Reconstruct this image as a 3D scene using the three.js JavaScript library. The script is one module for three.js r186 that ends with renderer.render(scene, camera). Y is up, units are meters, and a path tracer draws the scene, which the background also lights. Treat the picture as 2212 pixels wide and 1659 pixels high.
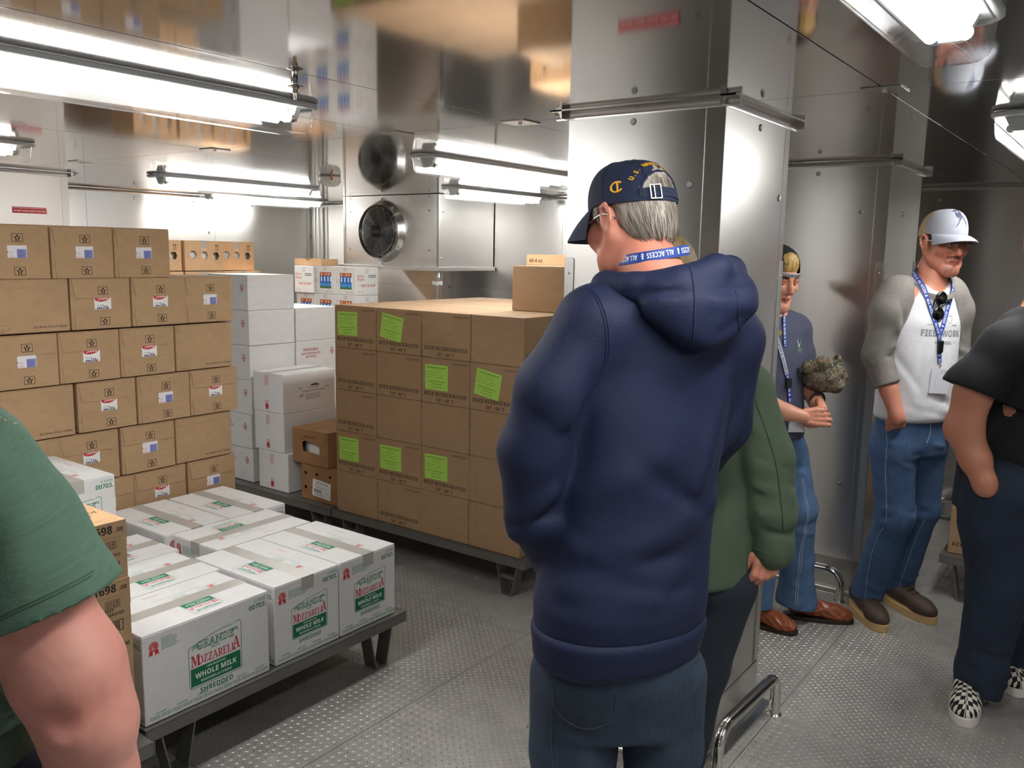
import * as THREE from 'three';
import { RoundedBoxGeometry } from 'three/addons/geometries/RoundedBoxGeometry.js';
import { mergeGeometries } from 'three/addons/utils/BufferGeometryUtils.js';
import { RectAreaLightUniformsLib } from 'three/addons/lights/RectAreaLightUniformsLib.js';

// ---------- camera, exposure ----------
const scene = new THREE.Scene();
scene.background = new THREE.Color(0x000000);
const camera = new THREE.PerspectiveCamera(47.85, 2212 / 1659, 0.05, 60);
camera.rotation.order = 'YXZ';
camera.position.set(0, 1.62, 0);
camera.rotation.set(-8.68 * Math.PI / 180, 36.15 * Math.PI / 180, 1.04 * Math.PI / 180);
scene.add(camera);
const renderer = new THREE.WebGLRenderer({ antialias: true });
renderer.toneMapping = THREE.LinearToneMapping;
renderer.toneMappingExposure = 1.0;
renderer.shadowMap.enabled = true;
RectAreaLightUniformsLib.init();
const LIGHT = 30;              // luminance of the fluorescent fittings
const TUBE = 24;               // what the eye sees of a tube
const CEIL = 2.06;             // room height in metres

// ---------- helpers ----------
let seedState = 12345;
const rnd = () => { seedState = (Math.imul(seedState, 1664525) + 1013904223) >>> 0; return seedState / 4294967296; };
const rr = (a, b) => a + (b - a) * rnd();
const D2R = Math.PI / 180;
const used = new Map();
function numbered(name) {
  const n = used.get(name) ?? 0; used.set(name, n + 1);
  return n ? name + '_' + String(n).padStart(3, '0') : name;
}
function tag(o, label, category, group, kind) {
  if (label) o.userData.label = label;
  if (category) o.userData.category = category;
  if (group) o.userData.group = group;
  if (kind) o.userData.kind = kind;
  return o;
}
function thing(name, label, category, p = [0, 0, 0], turn = 0, group) {
  const o = new THREE.Group(); o.name = numbered(name); o.position.set(...p); o.rotation.y = turn;
  scene.add(o); return tag(o, label, category, group);
}
function mesh(name, geo, mat, parent = scene) {
  const m = new THREE.Mesh(Array.isArray(geo) ? mergeGeometries(geo.map(g => { const q = g.index ? g.toNonIndexed() : g; for (const k of Object.keys(q.attributes)) if (!['position', 'normal', 'uv'].includes(k)) q.deleteAttribute(k); return q; })) : geo, mat);
  m.name = parent === scene ? numbered(name) : name; m.castShadow = m.receiveShadow = true; parent.add(m); return m;
}
function struct(name, parent = scene) {
  const o = new THREE.Group(); o.name = parent === scene ? numbered(name) : name; parent.add(o);
  if (parent === scene) o.userData.kind = 'structure';
  return o;
}
// texture coordinates in metres from position and facing
function uvm(g, s = 1, ox = 0, oy = 0) {
  const p = g.attributes.position, n = g.attributes.normal, a = new Float32Array(p.count * 2);
  for (let i = 0; i < p.count; i++) {
    const x = Math.abs(n.getX(i)), y = Math.abs(n.getY(i)), z = Math.abs(n.getZ(i));
    let u, v;
    if (x >= y && x >= z) { u = p.getZ(i); v = p.getY(i); } else if (y >= z) { u = p.getX(i); v = p.getZ(i); } else { u = p.getX(i); v = p.getY(i); }
    a[2 * i] = u * s + ox; a[2 * i + 1] = v * s + oy;
  }
  g.setAttribute('uv', new THREE.BufferAttribute(a, 2)); return g;
}
const box = (w, h, d, x = 0, y = 0, z = 0) => uvm(new THREE.BoxGeometry(w, h, d).translate(x, y, z));
const rbox = (w, h, d, r = 0.004, x = 0, y = 0, z = 0, seg = 1) => uvm(new RoundedBoxGeometry(w, h, d, seg, r).translate(x, y, z));
const cyl = (r, h, x = 0, y = 0, z = 0, seg = 16, r2 = r) => new THREE.CylinderGeometry(r2, r, h, seg).translate(x, y, z);
function tube(pts, r, seg = 40, rad = 12, closed = false, tension = 0.5) {
  return new THREE.TubeGeometry(new THREE.CatmullRomCurve3(pts.map(p => new THREE.Vector3(...p)), closed, 'catmullrom', tension), seg, r, rad, closed);
}
// profile (list of [u, v]) swept straight; u to local x, v to local y, length along local z
function extr(pts, depth, bevel = 0, seg = 6, holes = []) {
  const s = new THREE.Shape(pts.map(p => new THREE.Vector2(p[0], p[1])));
  for (const h of holes) s.holes.push(new THREE.Path(h.map(p => new THREE.Vector2(p[0], p[1]))));
  return new THREE.ExtrudeGeometry(s, { depth, bevelEnabled: bevel > 0, bevelThickness: bevel, bevelSize: bevel, bevelOffset: -bevel, bevelSegments: 1, curveSegments: seg });
}
function planar(g, w, h, cx = 0, cy = 0) {   // uv from local x, y over a w x h face centred on (cx, cy)
  const p = g.attributes.position, a = new Float32Array(p.count * 2);
  for (let i = 0; i < p.count; i++) { a[2 * i] = (p.getX(i) - cx) / w + 0.5; a[2 * i + 1] = (p.getY(i) - cy) / h + 0.5; }
  g.setAttribute('uv', new THREE.BufferAttribute(a, 2)); return g;
}
function canvasTex(w, h, draw, rep) {
  const c = document.createElement('canvas'); c.width = w; c.height = h;
  const x = c.getContext('2d'); draw(x, w, h);
  const t = new THREE.CanvasTexture(c); t.colorSpace = THREE.SRGBColorSpace;
  t.magFilter = THREE.LinearFilter; t.wrapS = t.wrapT = THREE.RepeatWrapping;
  if (rep) t.repeat.set(...rep); return t;
}
function dataTex(n, f, rep, m = n) {      // f(u, v) -> 0..1 grey
  const d = new Uint8Array(n * m * 4);
  for (let j = 0; j < m; j++) for (let i = 0; i < n; i++) { const v = Math.max(0, Math.min(255, f(i / n, j / m) * 255)); const k = (j * n + i) * 4; d[k] = d[k + 1] = d[k + 2] = v; d[k + 3] = 255; }
  const t = new THREE.DataTexture(d, n, m); t.wrapS = t.wrapT = THREE.RepeatWrapping; t.magFilter = THREE.LinearFilter; t.minFilter = THREE.LinearFilter;
  if (rep) t.repeat.set(...rep); t.needsUpdate = true; return t;
}
function text(c, s, x, y, font, fill, align = 'center', maxW) { c.font = font; c.fillStyle = fill; c.textAlign = align; c.textBaseline = 'middle'; maxW ? c.fillText(s, x, y, maxW) : c.fillText(s, x, y); }
function floatTex(n, f, rep) {   // heights in full precision, for smooth bumps
  const d = new Float32Array(n * n * 4);
  for (let j = 0; j < n; j++) for (let i = 0; i < n; i++) { const v = f(i / n, j / n), k = (j * n + i) * 4; d[k] = d[k + 1] = d[k + 2] = v; d[k + 3] = 1; }
  const t = new THREE.DataTexture(d, n, n, THREE.RGBAFormat, THREE.FloatType); t.wrapS = t.wrapT = THREE.RepeatWrapping; t.magFilter = THREE.LinearFilter; t.minFilter = THREE.LinearFilter;
  if (rep) t.repeat.set(...rep); t.needsUpdate = true; return t;
}
// periodic value noise
const NL = new Float32Array(65536); for (let i = 0; i < 65536; i++) NL[i] = rnd();
function vnoise(x, y, px, py = px) {
  const xi = Math.floor(x), yi = Math.floor(y), fx = x - xi, fy = y - yi, sx = fx * fx * (3 - 2 * fx), sy = fy * fy * (3 - 2 * fy);
  const h = (a, b) => { let q = Math.imul(((a % px) + px) % px + 7, 73856093) ^ Math.imul(((b % py) + py) % py + 3, 19349663); q ^= q >>> 13; q = Math.imul(q, 0x5bd1e995); return NL[(q ^ q >>> 15) & 65535]; };
  return (h(xi, yi) * (1 - sx) + h(xi + 1, yi) * sx) * (1 - sy) + (h(xi, yi + 1) * (1 - sx) + h(xi + 1, yi + 1) * sx) * sy;
}
function n3(x, y, z) { // smooth 3-D value noise, -1..1
  const xi = Math.floor(x), yi = Math.floor(y), zi = Math.floor(z), fx = x - xi, fy = y - yi, fz = z - zi;
  const sx = fx * fx * (3 - 2 * fx), sy = fy * fy * (3 - 2 * fy), sz = fz * fz * (3 - 2 * fz);
  const h = (a, b, c) => { let q = Math.imul(a, 73856093) ^ Math.imul(b, 19349663) ^ Math.imul(c, 83492791); q ^= q >>> 13; q = Math.imul(q, 0x5bd1e995); return NL[(q ^ q >>> 15) & 65535]; };
  const L = (a, b, t) => a + (b - a) * t;
  return 2 * L(L(L(h(xi, yi, zi), h(xi + 1, yi, zi), sx), L(h(xi, yi + 1, zi), h(xi + 1, yi + 1, zi), sx), sy), L(L(h(xi, yi, zi + 1), h(xi + 1, yi, zi + 1), sx), L(h(xi, yi + 1, zi + 1), h(xi + 1, yi + 1, zi + 1), sx), sy), sz) - 1;
}
const ordinal = ['first', 'second', 'third', 'fourth', 'fifth', 'sixth', 'seventh', 'eighth', 'ninth'];

// ---------- shared materials ----------
const S = (hex, o = {}) => new THREE.MeshStandardMaterial({ color: hex, roughness: 0.7, ...o });
const streak = dataTex(256, (u, v) => 0.8 + 0.12 * (vnoise(u * 6, v * 256, 6, 256) - 0.5) + 0.1 * (vnoise(u * 3, v * 90, 3, 90) - 0.5) + 0.1 * (vnoise(u * 4, v * 5, 4, 5) - 0.5), [0.9, 0.9]);
const wavy = floatTex(256, (u, v) => 0.5 + 0.7 * (vnoise(u * 3, v * 3, 3, 3) - 0.5) + 0.18 * (vnoise(u * 5, v * 7, 5, 7) - 0.5), [0.4, 0.4]);
const steelWall = new THREE.MeshPhysicalMaterial({ color: new THREE.Color(0.6, 0.59, 0.57), metalness: 1, roughness: 0.3, anisotropy: 0.8, anisotropyRotation: Math.PI / 2, bumpMap: wavy, bumpScale: 0.006 });
const steelCeil = new THREE.MeshPhysicalMaterial({ color: new THREE.Color(0.55, 0.535, 0.515), metalness: 1, roughness: 0.07, bumpMap: wavy, bumpScale: 0.0025 });
const steelTrim = new THREE.MeshStandardMaterial({ color: new THREE.Color(0.58, 0.57, 0.55), metalness: 1, roughness: 0.26 });
const steelDark = new THREE.MeshStandardMaterial({ color: new THREE.Color(0.3, 0.3, 0.29), metalness: 1, roughness: 0.4 });
const chrome = new THREE.MeshStandardMaterial({ color: new THREE.Color(0.66, 0.65, 0.63), metalness: 1, roughness: 0.16 });
const steelTrimD = steelTrim.clone(); steelTrimD.side = THREE.DoubleSide;
const blackPlastic = S(0x15161a, { roughness: 0.42 });
// ---------- the room: floor, ceiling, walls ----------
const X0 = -6.8, X1 = 3.2, Z0 = -5.92, Z1 = 4.6, T = 0.12;
{
  const floor = struct('floor');
  const dirt = canvasTex(1024, 1024, (c, w, h) => {
    c.fillStyle = '#b9b7b1'; c.fillRect(0, 0, w, h);
    const im = c.getImageData(0, 0, w, h), d = im.data;
    for (let j = 0; j < h; j++) for (let i = 0; i < w; i++) {
      const u = i / w, v = j / h, k = (j * w + i) * 4;
      const a = 0.55 * vnoise(u * 6, v * 6, 6) + 0.3 * vnoise(u * 19, v * 19, 19) + 0.25 * vnoise(u * 70, v * 70, 70);
      const m = 0.84 + 0.3 * (a - 0.5) + 0.06 * (rnd() - 0.5);
      d[k] *= m; d[k + 1] *= m * 1.0; d[k + 2] *= m * 1.005;
    }
    c.putImageData(im, 0, 0);
  }, [0.42, 0.42]);
  const rough = dataTex(256, (u, v) => 0.75 + 0.25 * (vnoise(u * 9, v * 9, 9) - 0.5) + 0.2 * (vnoise(u * 40, v * 40, 40) - 0.5), [0.6, 0.6]);
  const plateMat = new THREE.MeshStandardMaterial({ map: dirt, metalness: 0.2, roughness: 0.55, roughnessMap: rough });
  // tread plates, laid edge to edge with fine welded seams
  const xs = [X0, -5.2, -3.6, -2.0, -0.93, 0.6, 2.0, X1], zs = [Z0, -4.4, -2.88, -1.45, 0.6, 2.4, Z1];
  for (let i = 0; i + 1 < xs.length; i++) for (let j = 0; j + 1 < zs.length; j++) {
    const w = xs[i + 1] - xs[i] - 0.003, d = zs[j + 1] - zs[j] - 0.003, cx = (xs[i] + xs[i + 1]) / 2, cz = (zs[j] + zs[j + 1]) / 2;
    mesh('tread_plate', uvm(new THREE.BoxGeometry(w, 0.012, d).translate(cx, -0.006, cz)), plateMat, floor);
  }
  mesh('subfloor', box(X1 - X0 + 2 * T, 0.1, Z1 - Z0 + 2 * T, (X0 + X1) / 2, -0.066, (Z0 + Z1) / 2), steelDark, floor);
  // the raised lens-shaped lugs of the tread plate
  const N = 10, pos = [], idx = [], L = 0.0095, W = 0.0033;
  pos.push(0, 0.0017, 0);
  for (const [k, y] of [[0.62, 0.0014], [1, 0]]) for (let i = 0; i < N; i++) { const a = i / N * 2 * Math.PI, c = Math.cos(a), s = Math.sin(a); pos.push(c * L * k, y, s * W * k * (1 - 0.35 * c * c)); }
  for (let i = 0; i < N; i++) { const j = (i + 1) % N; idx.push(0, 1 + j, 1 + i, 1 + i, 1 + j, 1 + N + j, 1 + i, 1 + N + j, 1 + N + i); }
  const lens = new THREE.BufferGeometry(); lens.setAttribute('position', new THREE.Float32BufferAttribute(pos, 3)); lens.setIndex(idx); lens.computeVertexNormals();
  uvm(lens);
  const lugMat = new THREE.MeshStandardMaterial({ color: new THREE.Color(0.42, 0.415, 0.4), metalness: 0.6, roughness: 0.34 });
  const spots = [], P = 0.0305;
  const seam = (x, z) => xs.some(a => Math.abs(a - x) < 0.011) || zs.some(a => Math.abs(a - z) < 0.011);
  for (let i = Math.ceil(-3.7 / P); i < 1.3 / P; i++) for (let j = Math.ceil(-5.88 / P); j < -0.9 / P; j++) {
    for (const o of [0, 1]) {
      const x = (i + o * 0.5) * P, z = (j + o * 0.5) * P;
      if (seam(x, z) || (x > -1.54 && x < -1.02 && z > -2.92 && z < -2.4) || (x > -1.6 && x < -1 && z > -4.86 && z < -4.23)) continue;
      if (x < -2.45 && z > -2.3 ) continue;
      if (x < -2.4 && z < -3.4) continue;
      spots.push([x, z, o]);
    }
  }
  const lugs = new THREE.InstancedMesh(lens, lugMat, spots.length); lugs.name = 'tread_lugs'; lugs.userData.kind = 'stuff';
  const m4 = new THREE.Matrix4(), q = new THREE.Quaternion(), up = new THREE.Vector3(0, 1, 0), one = new THREE.Vector3(1, 1, 1);
  spots.forEach(([x, z, o], i) => { q.setFromAxisAngle(up, (o ? 1 : -1) * Math.PI / 4); m4.compose(new THREE.Vector3(x, 0, z), q, one); lugs.setMatrixAt(i, m4); });
  lugs.receiveShadow = true; floor.add(lugs);
}
const SX = [X0, -5.9, -4.72, -3.53, -2.385, -1.80, -0.617, 0.56, 1.74, 2.6, X1], SZ = [Z0, -4.9, -2.485, -0.1, 2.3, Z1];
{
  const ceil = struct('ceiling');
  for (let i = 0; i + 1 < SX.length; i++) for (let j = 0; j + 1 < SZ.length; j++) {
    const a = SX[i], b = SX[i + 1], c = SZ[j], d = SZ[j + 1];
    mesh('ceiling_panel', uvm(new RoundedBoxGeometry(b - a - 0.003, 0.02, d - c - 0.003, 1, 0.0012).translate((a + b) / 2, CEIL + 0.01, (c + d) / 2), 1, rnd(), rnd()), steelCeil, ceil);
  }
  mesh('ceiling_backing', box(X1 - X0 + 2 * T, 0.1, Z1 - Z0 + 2 * T, (X0 + X1) / 2, CEIL + 0.071, (Z0 + Z1) / 2), steelDark, ceil);
}
const plug = (r = 0.011) => new THREE.CylinderGeometry(r * 0.8, r, 0.005, 14).rotateX(Math.PI / 2);
// concave cove strip: profile against a wall and the ceiling
const coveProfile = (() => { const p = [[0, 0]]; for (let i = 0; i <= 8; i++) { const a = i / 8 * Math.PI / 2; p.push([0.004 + 0.026 * (1 - Math.cos(a)), 0.0 + 0.022 * Math.sin(a) ]); } p.push([0.045, 0.0225], [0.045, 0.0248], [0, 0.0248]); return p; })();
function cove(parent, x, z, len, turn) {   // starts at (x, z), runs along local x for len, faces local +z
  const g = extr(coveProfile, len); g.rotateY(-Math.PI / 2);            // profile u -> +z, length -> -x
  g.translate(len, 0, 0); g.rotateY(turn); g.translate(x, CEIL - 0.025, z);
  return mesh('cove_strip', uvm(g), steelTrim, parent);
}
const footProfile = coveProfile.map(([u, v]) => [u, 0.0248 - v]).reverse();
function floorCove(parent, x, z, len, turn) {
  const g = extr(footProfile, len); g.rotateY(-Math.PI / 2); g.translate(len, 0, 0); g.rotateY(turn); g.translate(x, 0, z);
  return mesh('floor_cove', uvm(g), steelTrim, parent);
}
const guardMat = new THREE.MeshPhysicalMaterial({ color: new THREE.Color(0.6, 0.59, 0.575), metalness: 1, roughness: 0.36, anisotropy: 0.5, anisotropyRotation: Math.PI / 2 });
const brushed = (w, h, d, x, y, z) => uvm(new THREE.BoxGeometry(w, h, d).translate(x, y, z), 1, rnd(), rnd());
{
  // back wall: tall brushed panels with narrow joints
  const back = struct('wall_back');
  const px = [X0, -5.93, -5.0, -3.85, -2.7, -1.55, -0.4, 0.75, 2.0, X1];
  for (let i = 0; i + 1 < px.length; i++) {
    const w = px[i + 1] - px[i] - 0.003, cx = (px[i] + px[i + 1]) / 2;
    mesh('wall_panel', brushed(w, CEIL - 1.3 - 0.004, 0.004, cx, (CEIL + 1.3) / 2, Z0 - 0.002), steelWall, back);
    mesh('wall_panel', brushed(w, 1.3 - 0.26, 0.004, cx, 0.78, Z0 - 0.002), steelWall, back);
    mesh('kick_plate', brushed(w, 0.256, 0.028, cx, 0.128, Z0 - 0.006), steelTrim, back);
    for (const [a, b] of [[0.03, 1.98], [0.45, 1.98], [w - 0.03, 1.3]]) mesh('cover_plug', plug().translate(px[i] + a, b, Z0 + 0.003), steelDark, back);
  }
  mesh('wall_core', box(X1 - X0, CEIL, T, (X0 + X1) / 2, CEIL / 2, Z0 - 0.004 - T / 2), steelTrim, back);
  cove(back, X0, Z0, X1 - X0, 0);
  floorCove(back, X0, Z0 + 0.008, X1 - X0, 0);
  const left = struct('wall_left');
  const pz = [Z0, -4.76, -3.6, -2.4, -1.2, 0, 1.3, 2.6, Z1];
  for (let i = 0; i + 1 < pz.length; i++) {
    const d = pz[i + 1] - pz[i] - 0.003, cz = (pz[i] + pz[i + 1]) / 2;
    mesh('wall_panel', brushed(0.004, CEIL - 0.004, d, X0 - 0.002, CEIL / 2, cz), steelWall, left);
    for (const [a, b] of [[0.2, 2.0], [0.75, 2.0], [0.06, 1.74]]) mesh('cover_plug', plug().rotateY(Math.PI / 2).translate(X0 + 0.003, b, pz[i] + a), steelDark, left);
  }
  mesh('wall_core', box(T, CEIL, Z1 - Z0, X0 - 0.004 - T / 2, CEIL / 2, (Z0 + Z1) / 2), steelTrim, left);
  cove(left, X0, Z1, Z1 - Z0, Math.PI / 2);
  const right = struct('wall_right');
  for (let i = 0; i + 1 < pz.length; i++) { const d = pz[i + 1] - pz[i] - 0.003, cz = (pz[i] + pz[i + 1]) / 2; mesh('wall_panel', brushed(0.02, CEIL - 0.004, d, X1 + 0.01, CEIL / 2, cz), steelWall, right); }
  mesh('wall_core', box(T, CEIL, Z1 - Z0, X1 + 0.02 + T / 2, CEIL / 2, (Z0 + Z1) / 2), steelDark, right);
  const front = struct('wall_front');
  for (let i = 0; i + 1 < px.length; i++) { const w = px[i + 1] - px[i] - 0.003, cx = (px[i] + px[i + 1]) / 2; mesh('wall_panel', brushed(w, CEIL - 0.004, 0.02, cx, CEIL / 2, Z1 + 0.01), steelWall, front); }
  mesh('wall_core', box(X1 - X0, CEIL, T, (X0 + X1) / 2, CEIL / 2, Z1 + 0.02 + T / 2), steelDark, front);
}
// ---------- clad columns ----------
const signTex = canvasTex(1024, 192, (c, w, h) => {
  c.fillStyle = '#c3232d'; c.fillRect(0, 0, w, h); c.fillStyle = '#f3e8e4';
  c.fillRect(0, 26, w, 14);
  c.font = 'bold 72px sans-serif'; c.textAlign = 'center'; c.textBaseline = 'middle'; c.fillText('DO NOT STORE ABOVE THIS LINE', w / 2, 122, w - 60);
});
const signMat = new THREE.MeshStandardMaterial({ map: signTex, roughness: 0.45 });
function column(name, x0, x1, z0, z1, o = {}) {          // front faces +z at z1, side faces +x at x1
  const c = struct(name), w = x1 - x0, d = z1 - z0, b = 0.17, H = CEIL - 0.003;
  mesh('column_core', box(w - 0.006, H, d - 0.006, (x0 + x1) / 2, H / 2, (z0 + z1) / 2), steelTrim, c);
  const j = x1 - 0.058;       // joint on the front
  mesh('cladding_panel', brushed(j - x0 - 0.003, H - b, 0.003, (x0 + j - 0.003) / 2, (H + b) / 2, z1 - 0.0015), steelWall, c);
  mesh('cladding_panel', brushed(x1 - j - 0.001, H - b, 0.003, (x1 + j) / 2, (H + b) / 2, z1 - 0.0015), steelWall, c);
  const k = z0 + 0.045;       // joint on the side
  mesh('cladding_panel', brushed(0.003, H - b, z1 - k - 0.004, x1 - 0.0015, (H + b) / 2, (z1 + k - 0.004) / 2 + 0.002), steelWall, c);
  mesh('cladding_panel', brushed(0.003, H - b, k - z0 - 0.001, x1 - 0.0015, (H + b) / 2, (z0 + k) / 2), steelWall, c);
  mesh('cladding_panel', brushed(0.003, H - b, d - 0.002, x0 + 0.0015, (H + b) / 2, (z0 + z1) / 2), steelWall, c);
  mesh('cladding_panel', brushed(w - 0.002, H - b, 0.003, (x0 + x1) / 2, (H + b) / 2, z0 + 0.0015), steelWall, c);
  // plinth and its floor cove
  mesh('plinth', brushed(w + 0.006, b - 0.003, d + 0.006, (x0 + x1) / 2, b / 2, (z0 + z1) / 2), steelTrim, c);
  floorCove(c, x0 - 0.045, z1 + 0.003, w + 0.09, 0); floorCove(c, x1 + 0.003, z1 + 0.045, d + 0.09, Math.PI / 2);
  cove(c, x0 - 0.045, z1, w + 0.09, 0); cove(c, x1, z1 + 0.045, d + 0.09, Math.PI / 2);
  cove(c, x1 + 0.045, z0, w + 0.09, Math.PI); cove(c, x0, z0 - 0.045, d + 0.09, -Math.PI / 2);
  // corner guards up to shoulder height
  const gt = 1.605, gh = gt - b - 0.01;
  const guard = (h, f) => { const s = new THREE.Shape(); s.moveTo(0, 0); s.lineTo(0.033 * h, 0); s.lineTo(0.033 * h, gh - 0.008); s.quadraticCurveTo(0.033 * h, gh, 0.025 * h, gh); s.lineTo(0, gh); s.closePath(); return uvm(f(new THREE.ExtrudeGeometry(s, { depth: 0.0025, bevelEnabled: true, bevelThickness: 0.0006, bevelSize: 0.0006, bevelSegments: 1 }))); };
  for (const [gx, sgn] of [[x0, 1], [x1, -1]]) {
    mesh('corner_guard', guard(sgn, g => g.translate(gx, b + 0.01, z1 + 0.001)), guardMat, c);
    for (const y of [1.555, 1.1, 0.6]) mesh('dome_screw', new THREE.SphereGeometry(0.0045, 10, 6).scale(1, 1, 0.6).translate(gx + sgn * 0.017, y, z1 + 0.004), chrome, c);
  }
  for (const [gz, sgn] of [[z0, -1], [z1, 1]]) {
    mesh('corner_guard', guard(sgn, g => g.rotateY(Math.PI / 2).translate(x1 + 0.001, b + 0.01, gz)), guardMat, c);
    for (const y of [1.555, 1.1, 0.6, 0.23]) mesh('dome_screw', new THREE.SphereGeometry(0.0045, 10, 6).scale(0.6, 1, 1).translate(x1 + 0.004, y, gz - sgn * 0.017), chrome, c);
  }
  for (const [u, y] of o.front ?? []) mesh('cover_plug', plug().translate(u, y, z1 + 0.002), steelDark, c);
  for (const [u, y] of o.side ?? []) mesh('cover_plug', plug().rotateY(Math.PI / 2).translate(x1 + 0.002, y, u), steelDark, c);
  return c;
}
column('column_1', -1.54, -1.016, -2.93, -2.39, { front: [[-1.116, 1.824], [-1.31, 2.015], [-1.4, 1.3], [-1.116, 0.9]], side: [[-2.66, 2.01], [-2.86, 1.81]] });
column('column_2', -1.62, -0.994, -4.865, -4.225, { front: [[-1.115, 1.83], [-1.32, 2.01], [-1.13, 1.02], [-1.11, 0.54]], side: [[-4.5, 1.83]] });
{ // wider clad block on the left
  const c = column('column_3', X0 + 0.01, -5.57, -2.84, -1.2, {});
  const s = thing('notice_strip', 'red storage warning strip on the bright left-hand pillar above the milk cartons', 'sign', [-5.568, 1.818, -2.595], Math.PI / 2);
  mesh('notice_plate', planar(new THREE.BoxGeometry(0.2, 0.037, 0.002).translate(0, 0, 0.001), 0.2, 0.037), signMat, s);
  const s2 = thing('notice_strip', 'red storage warning strip on the column face behind the man in the navy hoodie', 'sign', [-1.272, 1.826, -2.389], 0);
  mesh('notice_plate', planar(new THREE.BoxGeometry(0.2, 0.037, 0.002).translate(0, 0, 0.0015), 0.2, 0.037), signMat, s2);
}
// ---------- bumper rails around the columns and along the far wall ----------
function rail(label, a, b, h = 0.15, r = 0.02) {
  const [ax, az] = a, [bx, bz] = b, L = Math.hypot(bx - ax, bz - az), ux = (bx - ax) / L, uz = (bz - az) / L, R = 0.07;
  const t = thing('bumper_rail', label, 'bumper rail', [ax, 0, az], Math.atan2(-uz, ux));
  const pts = [[0, 0.002, 0], [0, h - R, 0]];
  for (let i = 1; i <= 6; i++) { const q = i / 6 * Math.PI / 2; pts.push([R - R * Math.cos(q), h - R + R * Math.sin(q), 0]); }
  const back = pts.slice().reverse().map(p => [L - p[0], p[1], 0]);
  const path = new THREE.CurvePath(); const all = [...pts, ...back].map(p => new THREE.Vector3(...p));
  for (let i = 0; i + 1 < all.length; i++) path.add(new THREE.LineCurve3(all[i], all[i + 1]));
  mesh('pipe', new THREE.TubeGeometry(path, 90, r, 18), chrome, t);
  for (const x of [0, L]) mesh('weld_flange', cyl(r + 0.006, 0.006, x, 0.003, 0, 20, r + 0.002), steelTrim, t);
  return t;
}
rail('bent steel pipe guard on the floor beside the column right of the navy hoodie', [-0.93, -2.905], [-0.945, -2.42]);
rail('bent steel pipe guard in front of the nearest column behind the navy hoodie legs', [-1.56, -2.30], [-1.17, -2.30]);
rail('bent steel pipe guard in front of the farther column behind the boot wearer', [-1.62, -4.11], [-1.045, -4.11], 0.145);
rail('long straight steel pipe guard along the foot of the far wall', [-0.95, -5.8], [0.9, -5.8], 0.15);
// ---------- fluorescent fittings, flush to the ceiling ----------
const lensMat = new THREE.MeshPhysicalMaterial({ color: 0xffffff, transmission: 1, roughness: 0.03, ior: 1.45, thickness: 0, side: THREE.DoubleSide });
const trayMat = S(0xe9ebee, { roughness: 0.4 });
const gasketMat = S(0xb9bcbd, { roughness: 0.4 });
const tubeMat = new THREE.MeshStandardMaterial({ color: 0xffffff, emissive: new THREE.Color(1, 0.985, 0.95), emissiveIntensity: TUBE });
function oval(w, l, r, n = 6) { // rounded rectangle outline
  const p = []; for (const [cx, cy, a0] of [[w / 2 - r, l / 2 - r, 0], [-w / 2 + r, l / 2 - r, 90], [-w / 2 + r, -l / 2 + r, 180], [w / 2 - r, -l / 2 + r, 270]]) for (let i = 0; i <= n; i++) { const a = (a0 + 90 * i / n) * D2R; p.push([cx + r * Math.cos(a), cy + r * Math.sin(a)]); } return p;
}
function loft(rings) { // rings: list of equal-length [x, y, z] loops
  const pos = [], idx = [], n = rings[0].length;
  for (const r of rings) for (const p of r) pos.push(...p);
  for (let k = 0; k + 1 < rings.length; k++) for (let i = 0; i < n; i++) { const j = (i + 1) % n, a = k * n + i, b = k * n + j, c = a + n, d = b + n; idx.push(a, c, b, b, c, d); }
  const g = new THREE.BufferGeometry(); g.setAttribute('position', new THREE.Float32BufferAttribute(pos, 3)); g.setIndex(idx); g.computeVertexNormals(); return uvm(g);
}
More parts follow.
